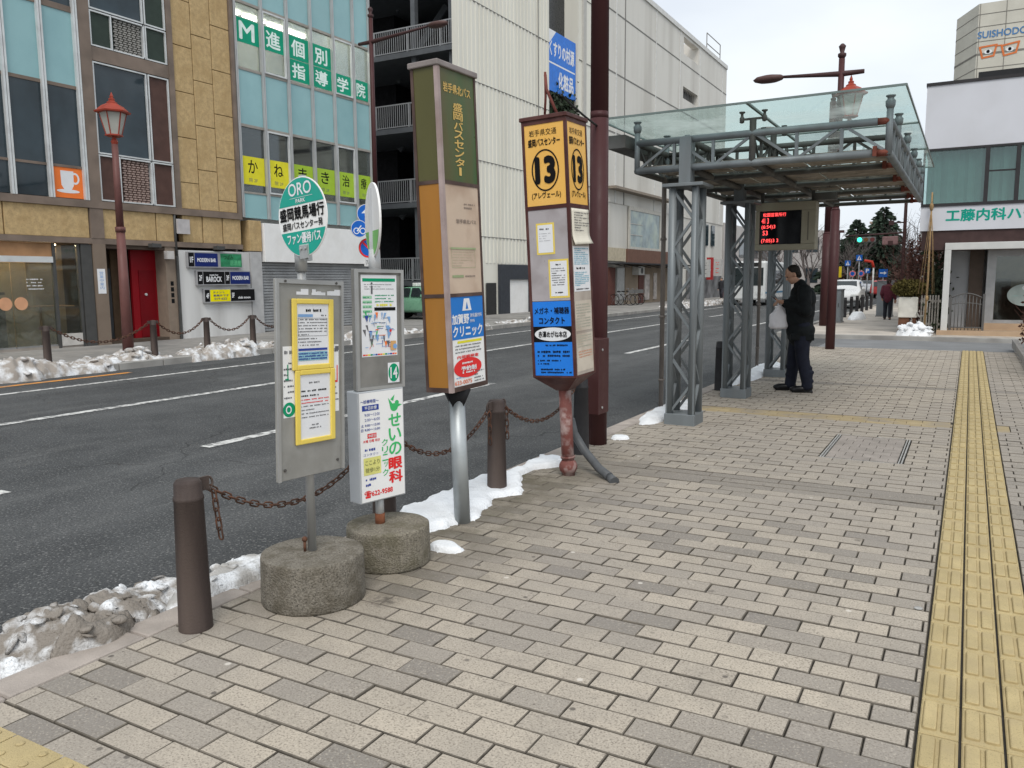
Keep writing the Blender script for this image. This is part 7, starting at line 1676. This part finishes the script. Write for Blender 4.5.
# ================================================================== VEHICLES
tyre = mat('tyre', (.015,.015,.016), .8); rim = mat('rim', (.4,.41,.42), .35, .7); cglass = mat('car_glass', (.02,.028,.03), .05, var=.2, spec=.8)
def car(label, loc, rz, paint, L=4.4, W=1.7, H=1.48, style='suv', group=None, taxi=False):
    t = thing('parked_car', label, 'car', loc, rz, group); hw = W/2
    # stations along +X (front): x, z_low, z_belt, z_top, half width low, half width top
    if style == 'suv': S = [(-.5,.45,.8,.82,.86,.7),(-.49,.35,.95,1.38,.97,.74),(-.44,.3,1.0,1.47,1,.8),(-.2,.28,1.0,1.5,1,.82),(.05,.28,1.0,1.48,1,.82),(.13,.28,.99,1.36,1,.78),(.24,.28,.97,1.0,1,.88),(.40,.3,.86,.92,.98,.86),(.48,.34,.7,.78,.9,.78),(.5,.42,.6,.66,.82,.7)]
    else: S = [(-.5,.45,.75,.82,.86,.74),(-.48,.33,.85,.92,.96,.82),(-.36,.28,.9,.97,1,.86),(-.22,.28,.92,1.38,1,.76),(-.1,.28,.92,1.44,1,.77),(.06,.28,.91,1.42,1,.77),(.2,.28,.9,.96,1,.86),(.38,.3,.82,.87,.98,.84),(.48,.33,.66,.74,.92,.8),(.5,.42,.58,.64,.84,.72)]
    k = H/1.5; b = MB(); rings = []
    for x, zl, zb, zt, wl, wt in S:
        pts = [(-wl*hw*.94,zl),(-wl*hw,zl+.12),(-wl*hw,zb*.85),(-wl*hw*.97,zb),(-wt*hw,zt-.05),(-wt*hw*.8,zt),(wt*hw*.8,zt),(wt*hw,zt-.05),(wl*hw*.97,zb),(wl*hw,zb*.85),(wl*hw,zl+.12),(wl*hw*.94,zl)]
        rings.append([b.bm.verts.new((x*L,y,z*k)) for y, z in pts])
    for A, B in zip(rings, rings[1:]):
        for i in range(12): b._f([A[i],A[(i+1)%12],B[(i+1)%12],B[i]], True)
    b._f(rings[0]); b._f(rings[-1][::-1]); body = b.build('body', paint, t); sb = body.modifiers.new('sub','SUBSURF'); sb.levels = 1; sb.render_levels = 2
    # glass: side windows, windscreen, rear
    def gquad(name, pts): b = MB(); b.quad(*pts); o = b.build(name, cglass, t); m = o.modifiers.new('solid','SOLIDIFY'); m.thickness = .012; m.offset = 1; return o
    for s in (-1, 1):
        y0, y1 = s*hw*.985, s*hw*.83
        if style == 'suv': wins = [(-.42,-.24),(-.22,.0),(.02,.16)]
        else: wins = [(-.27,-.03),(-.01,.14)]
        for i, (a, c) in enumerate(wins):
            at, ct = a+(.03 if i == 0 else 0), c-(.07 if i == len(wins)-1 else 0)
            gquad('side_window', [(a*L,y0,1.01*k),(c*L,y0,1.0*k),(ct*L,y1,1.38*k),(at*L,y1,1.38*k)][::s])
    xw = (.225,.12) if style == 'suv' else (.185,.075); gquad('windscreen', [(xw[0]*L,-hw*.74,1.02*k),(xw[0]*L,hw*.74,1.02*k),(xw[1]*L,hw*.66,1.40*k),(xw[1]*L,-hw*.66,1.40*k)])
    xr = (-.505,-.485) if style == 'suv' else (-.345,-.245); gquad('rear_window', [(xr[0]*L,hw*.74,1.0*k),(xr[0]*L,-hw*.74,1.0*k),(xr[1]*L,-hw*.66,1.36*k),(xr[1]*L,hw*.66,1.36*k)])
    for sx in (-.31,.32):
        for s in (-1, 1):
            b = MB(); b.cyl((sx*L,s*(hw-.19),.31),(sx*L,s*(hw+.01),.31),.31,n=22); w = b.build('wheel', tyre, t, bevel=.02); b = MB(); b.cyl((sx*L,s*(hw+.011),.31),(sx*L,s*(hw+.02),.31),.19,n=18); b.build('rim', rim, w)
    for s in (-1, 1):
        b = MB(); b.bx(.475*L,.497*L,s*hw*.5,s*hw*.84,.62*k,.74*k); b.build('headlight', mat('headlight',(.6,.62,.62),.15), t, bevel=.01)
        b = MB(); b.bx(-.507*L,-.485*L,s*hw*.62,s*hw*.9,.72*k,.95*k); b.build('tail_light', mat('tail_red',(.4,.02,.02),.2), t, bevel=.01)
        b = MB(); b.bx(.12*L,.16*L,s*hw*.98,s*(hw+.16),.98*k,1.1*k); b.build('mirror', paint, t, bevel=.02)
    b = MB(); b.bx(-.508*L,-.5*L,-.17,.17,.55,.66); b.bx(.5*L,.508*L,-.17,.17,.45,.56); b.build('number_plate', K('white'), t)
    if taxi:
        b = MB(); b.bx(-.08*L,-.03*L,-.28,.28,1.44*k,1.6*k); b.build('roof_light', mat('roof_light_white',(.75,.75,.72),.3), t, bevel=.03)
    return t
tx = mat('taxi_green', (.20,.42,.28), .3, var=.03, spec=.6)
car('pale green taxi with a white roof light parked in the driveway by the parking decks', (-20.15,28.35,-.03), 0, tx, 4.5, 1.68, 1.42, 'sedan', taxi=True)
car('white car parked along the kerb beside the row of dark posts', (-6.15,50,-.118), R(-88), mat('car_white', (.62,.63,.64), .25, var=.03, spec=.6), 4.5, 1.75, 1.6, 'suv', 'cars on the street beyond')
car('small red car far down the street beyond the white one', (-6.3,74,-.118), R(90), mat('car_red', (.4,.04,.04), .25, var=.03, spec=.6), 4.0, 1.6, 1.5, 'suv', 'cars on the street beyond')
car('silver car far down the street behind the white one', (-8.6,84,-.118), R(-90), mat('car_silver', (.4,.41,.43), .3, .3, var=.03), 4.3, 1.7, 1.5, 'sedan', 'cars on the street beyond')
def bus():
    t = thing('bus', 'white bus on the far lane seen between the shelter columns', 'bus', (-12.2,56,-.12), R(-90)); wp = mat('bus_white', (.62,.64,.64), .3, var=.03, spec=.6)
    b = MB(); b.bx(-4.2,4.2,-1.15,1.15,.35,2.75); b.build('body', wp, t, bevel=.12)
    for s in (-1, 1):
        for k in range(5): b = MB(); x = -3.8+1.45*k; b.bx(x,x+1.35,s*1.155-.006*s,s*1.165,1.35,2.2); b.build('window', cglass, t)
        for x in (-2.6,2.7):
            b = MB(); b.cyl((x,s*.95,.45),(x,s*1.17,.45),.45,n=22); w = b.build('wheel', tyre, t, bevel=.02); b = MB(); b.cyl((x,s*1.171,.45),(x,s*1.18,.45),.24,n=16); b.build('rim', rim, w)
        b = MB(); b.bx(-4.1,4.1,s*1.151,s*1.158,.75,.86); b.build('stripe', mat('bus_stripe',(.05,.2,.35),.4), t)
    b = MB(); b.bx(4.19,4.215,-1.02,1.02,1.25,2.35); b.build('windscreen', cglass, t); b = MB(); b.bx(4.19,4.215,-.8,.8,2.42,2.66); b.build('destination_board', mat('board_black',(.02,.02,.02),.4), t)
    for s in (-1, 1): 
        b = MB(); b.bx(4.19,4.22,s*.6,s*1.0,.7,.9); b.build('headlight', mat('headlight',(.6,.62,.62),.15), t)
    b = MB(); b.bx(-4.215,-4.19,-1.0,1.0,1.45,2.3); b.build('rear_window', cglass, t)
bus()
# pedestrians on the far pavement, small
def small_person(label, loc, rz, top, bot, h=1.62):
    t = thing('person', label, 'person', loc, rz, 'people on the far pavement'); k = h/1.62; b = MB(); P = lambda *p: tuple(Vector(p)*k)
    limb(b,[P(0,0,.85),P(0,0,1.3)],[.12,.12]); limb(b,[P(0,0,1.3),P(0,.02,1.42)],[.055,.05]); ellp(b,P(0,.03,1.51),.075,.09,.11); ellp(b,P(0,.12,1.5),.015,.02,.02)
    limb(b,[P(-.09,0,.85),P(-.1,.12,.45),P(-.1,.02,.06),P(-.1,.14,.04)],[.08,.055,.04,.03]); limb(b,[P(.09,0,.85),P(.1,-.04,.45),P(.1,-.16,.09),P(.1,-.04,.04)],[.08,.055,.04,.03])
    for s in (-1, 1): limb(b,[P(s*.17,0,1.3),P(s*.23,-.04*s,1.02),P(s*.22,.1*s,.8),P(s*.22,.12*s,.7)],[.055,.042,.03,.028])
    link('body', remeshed(b,.016,2), skin, t)
    b = MB(); limb(b,[P(0,0,.8),P(0,0,1.28)],[.16,.16]); limb(b,[P(-.15,0,1.3),P(.15,0,1.3)],[.08,.08])
    for s in (-1, 1): limb(b,[P(s*.17,0,1.3),P(s*.23,-.04*s,1.02),P(s*.22,.1*s,.82)],[.08,.07,.055])
    link('coat', remeshed(b,.022,3), mat('coat_'+label[:6], top, .85, var=.15), t)
    b = MB(); limb(b,[P(-.09,0,.85),P(-.1,.12,.45),P(-.1,.02,.1)],[.1,.075,.06]); limb(b,[P(.09,0,.85),P(.1,-.04,.45),P(.1,-.16,.12)],[.1,.075,.06]); link('trousers', remeshed(b,.022,3), mat('legs_'+label[:6], bot, .85), t)
    b = MB(); ellp(b,P(0,.01,1.55),.085,.095,.09); link('hair', remeshed(b,.02,2), dhair, t)
small_person('dark-coated pedestrian on the far pavement under the projecting signs, leftmost', (-16.6,62.5,0), R(170), (.03,.03,.035), (.04,.04,.05))
small_person('pedestrian in black beside the dark-coated one on the far pavement', (-16.9,64.6,0), R(10), (.015,.015,.018), (.1,.05,.05), 1.7)
small_person('pale-coated pedestrian on the far pavement, rightmost of the three', (-16.4,66.8,0), R(200), (.5,.5,.55), (.05,.05,.06))
# parked bicycles by the awning shops
def bicycle(label, loc, rz):
    t = thing('bicycle', label, 'bicycle', loc, rz, 'bicycles under the awning'); m = mat('bike_frame',(.3,.3,.32),.4,.5)
    for x in (-.52,.52):
        b = MB(); b.tube([(x+.33*math.cos(a),0,.33+.33*math.sin(a)) for a in [k*math.pi/10 for k in range(20)]],.022,6,True); w = b.build('wheel', tyre, t); b = MB()
        for k in range(6): b.bar((x,0,.33),(x+.31*math.cos(k*1.047),0,.33+.31*math.sin(k*1.047)),.006)
        b.build('spokes', m, w)
    b = MB(); b.tube([(-.52,0,.33),(-.12,0,.3),(-.2,0,.8)],.016,6); b.tube([(-.52,0,.33),(-.2,0,.75)],.012,6); b.tube([(-.12,0,.3),(.4,0,.75),(.52,0,.33)],.016,6); b.tube([(.4,0,.75),(.36,0,1.0)],.014,6); b.build('frame', m, t)
    b = MB(); b.tube([(.3,-.26,1.02),(.38,-.15,1.02),(.36,0,1.0),(.38,.15,1.02),(.3,.26,1.02)],.013,6); b.build('handlebar', m, t)
    b = MB(); b.sph((-.22,0,.84),.1,(1.3,.7,.4)); b.build('saddle', tyre, t); b = MB(); b.bx(.45,.75,-.16,.16,.72,.95); b.build('basket', mat('basket',(.12,.12,.12),.6), t)
for k, l in enumerate(('bicycle at the left end of the row under the shop awning','bicycle second from the left under the shop awning','bicycle nearest the shop door under the awning')): bicycle(l, (-18.4,46.6+.75*k,0), R(10+6*k))
# overhead wires
wm = mat('wire', (.03,.03,.03), .6)
def wire(label, p0, p1, sag): b = MB(); b.tube(sagline(p0,p1,sag,16),.012,4); tag(b.build('cable', wm), label, 'cable')
wire('thin cable from the number 13 sign rods to the tall brown pole', (-2.8,5.8,2.95), (-3.02,7.0,2.93), .01)
wire('thin cable sagging from the tall brown pole to the cream building', (-3.02,7.05,3.1), (-19.0,44.5,9.5), .6)
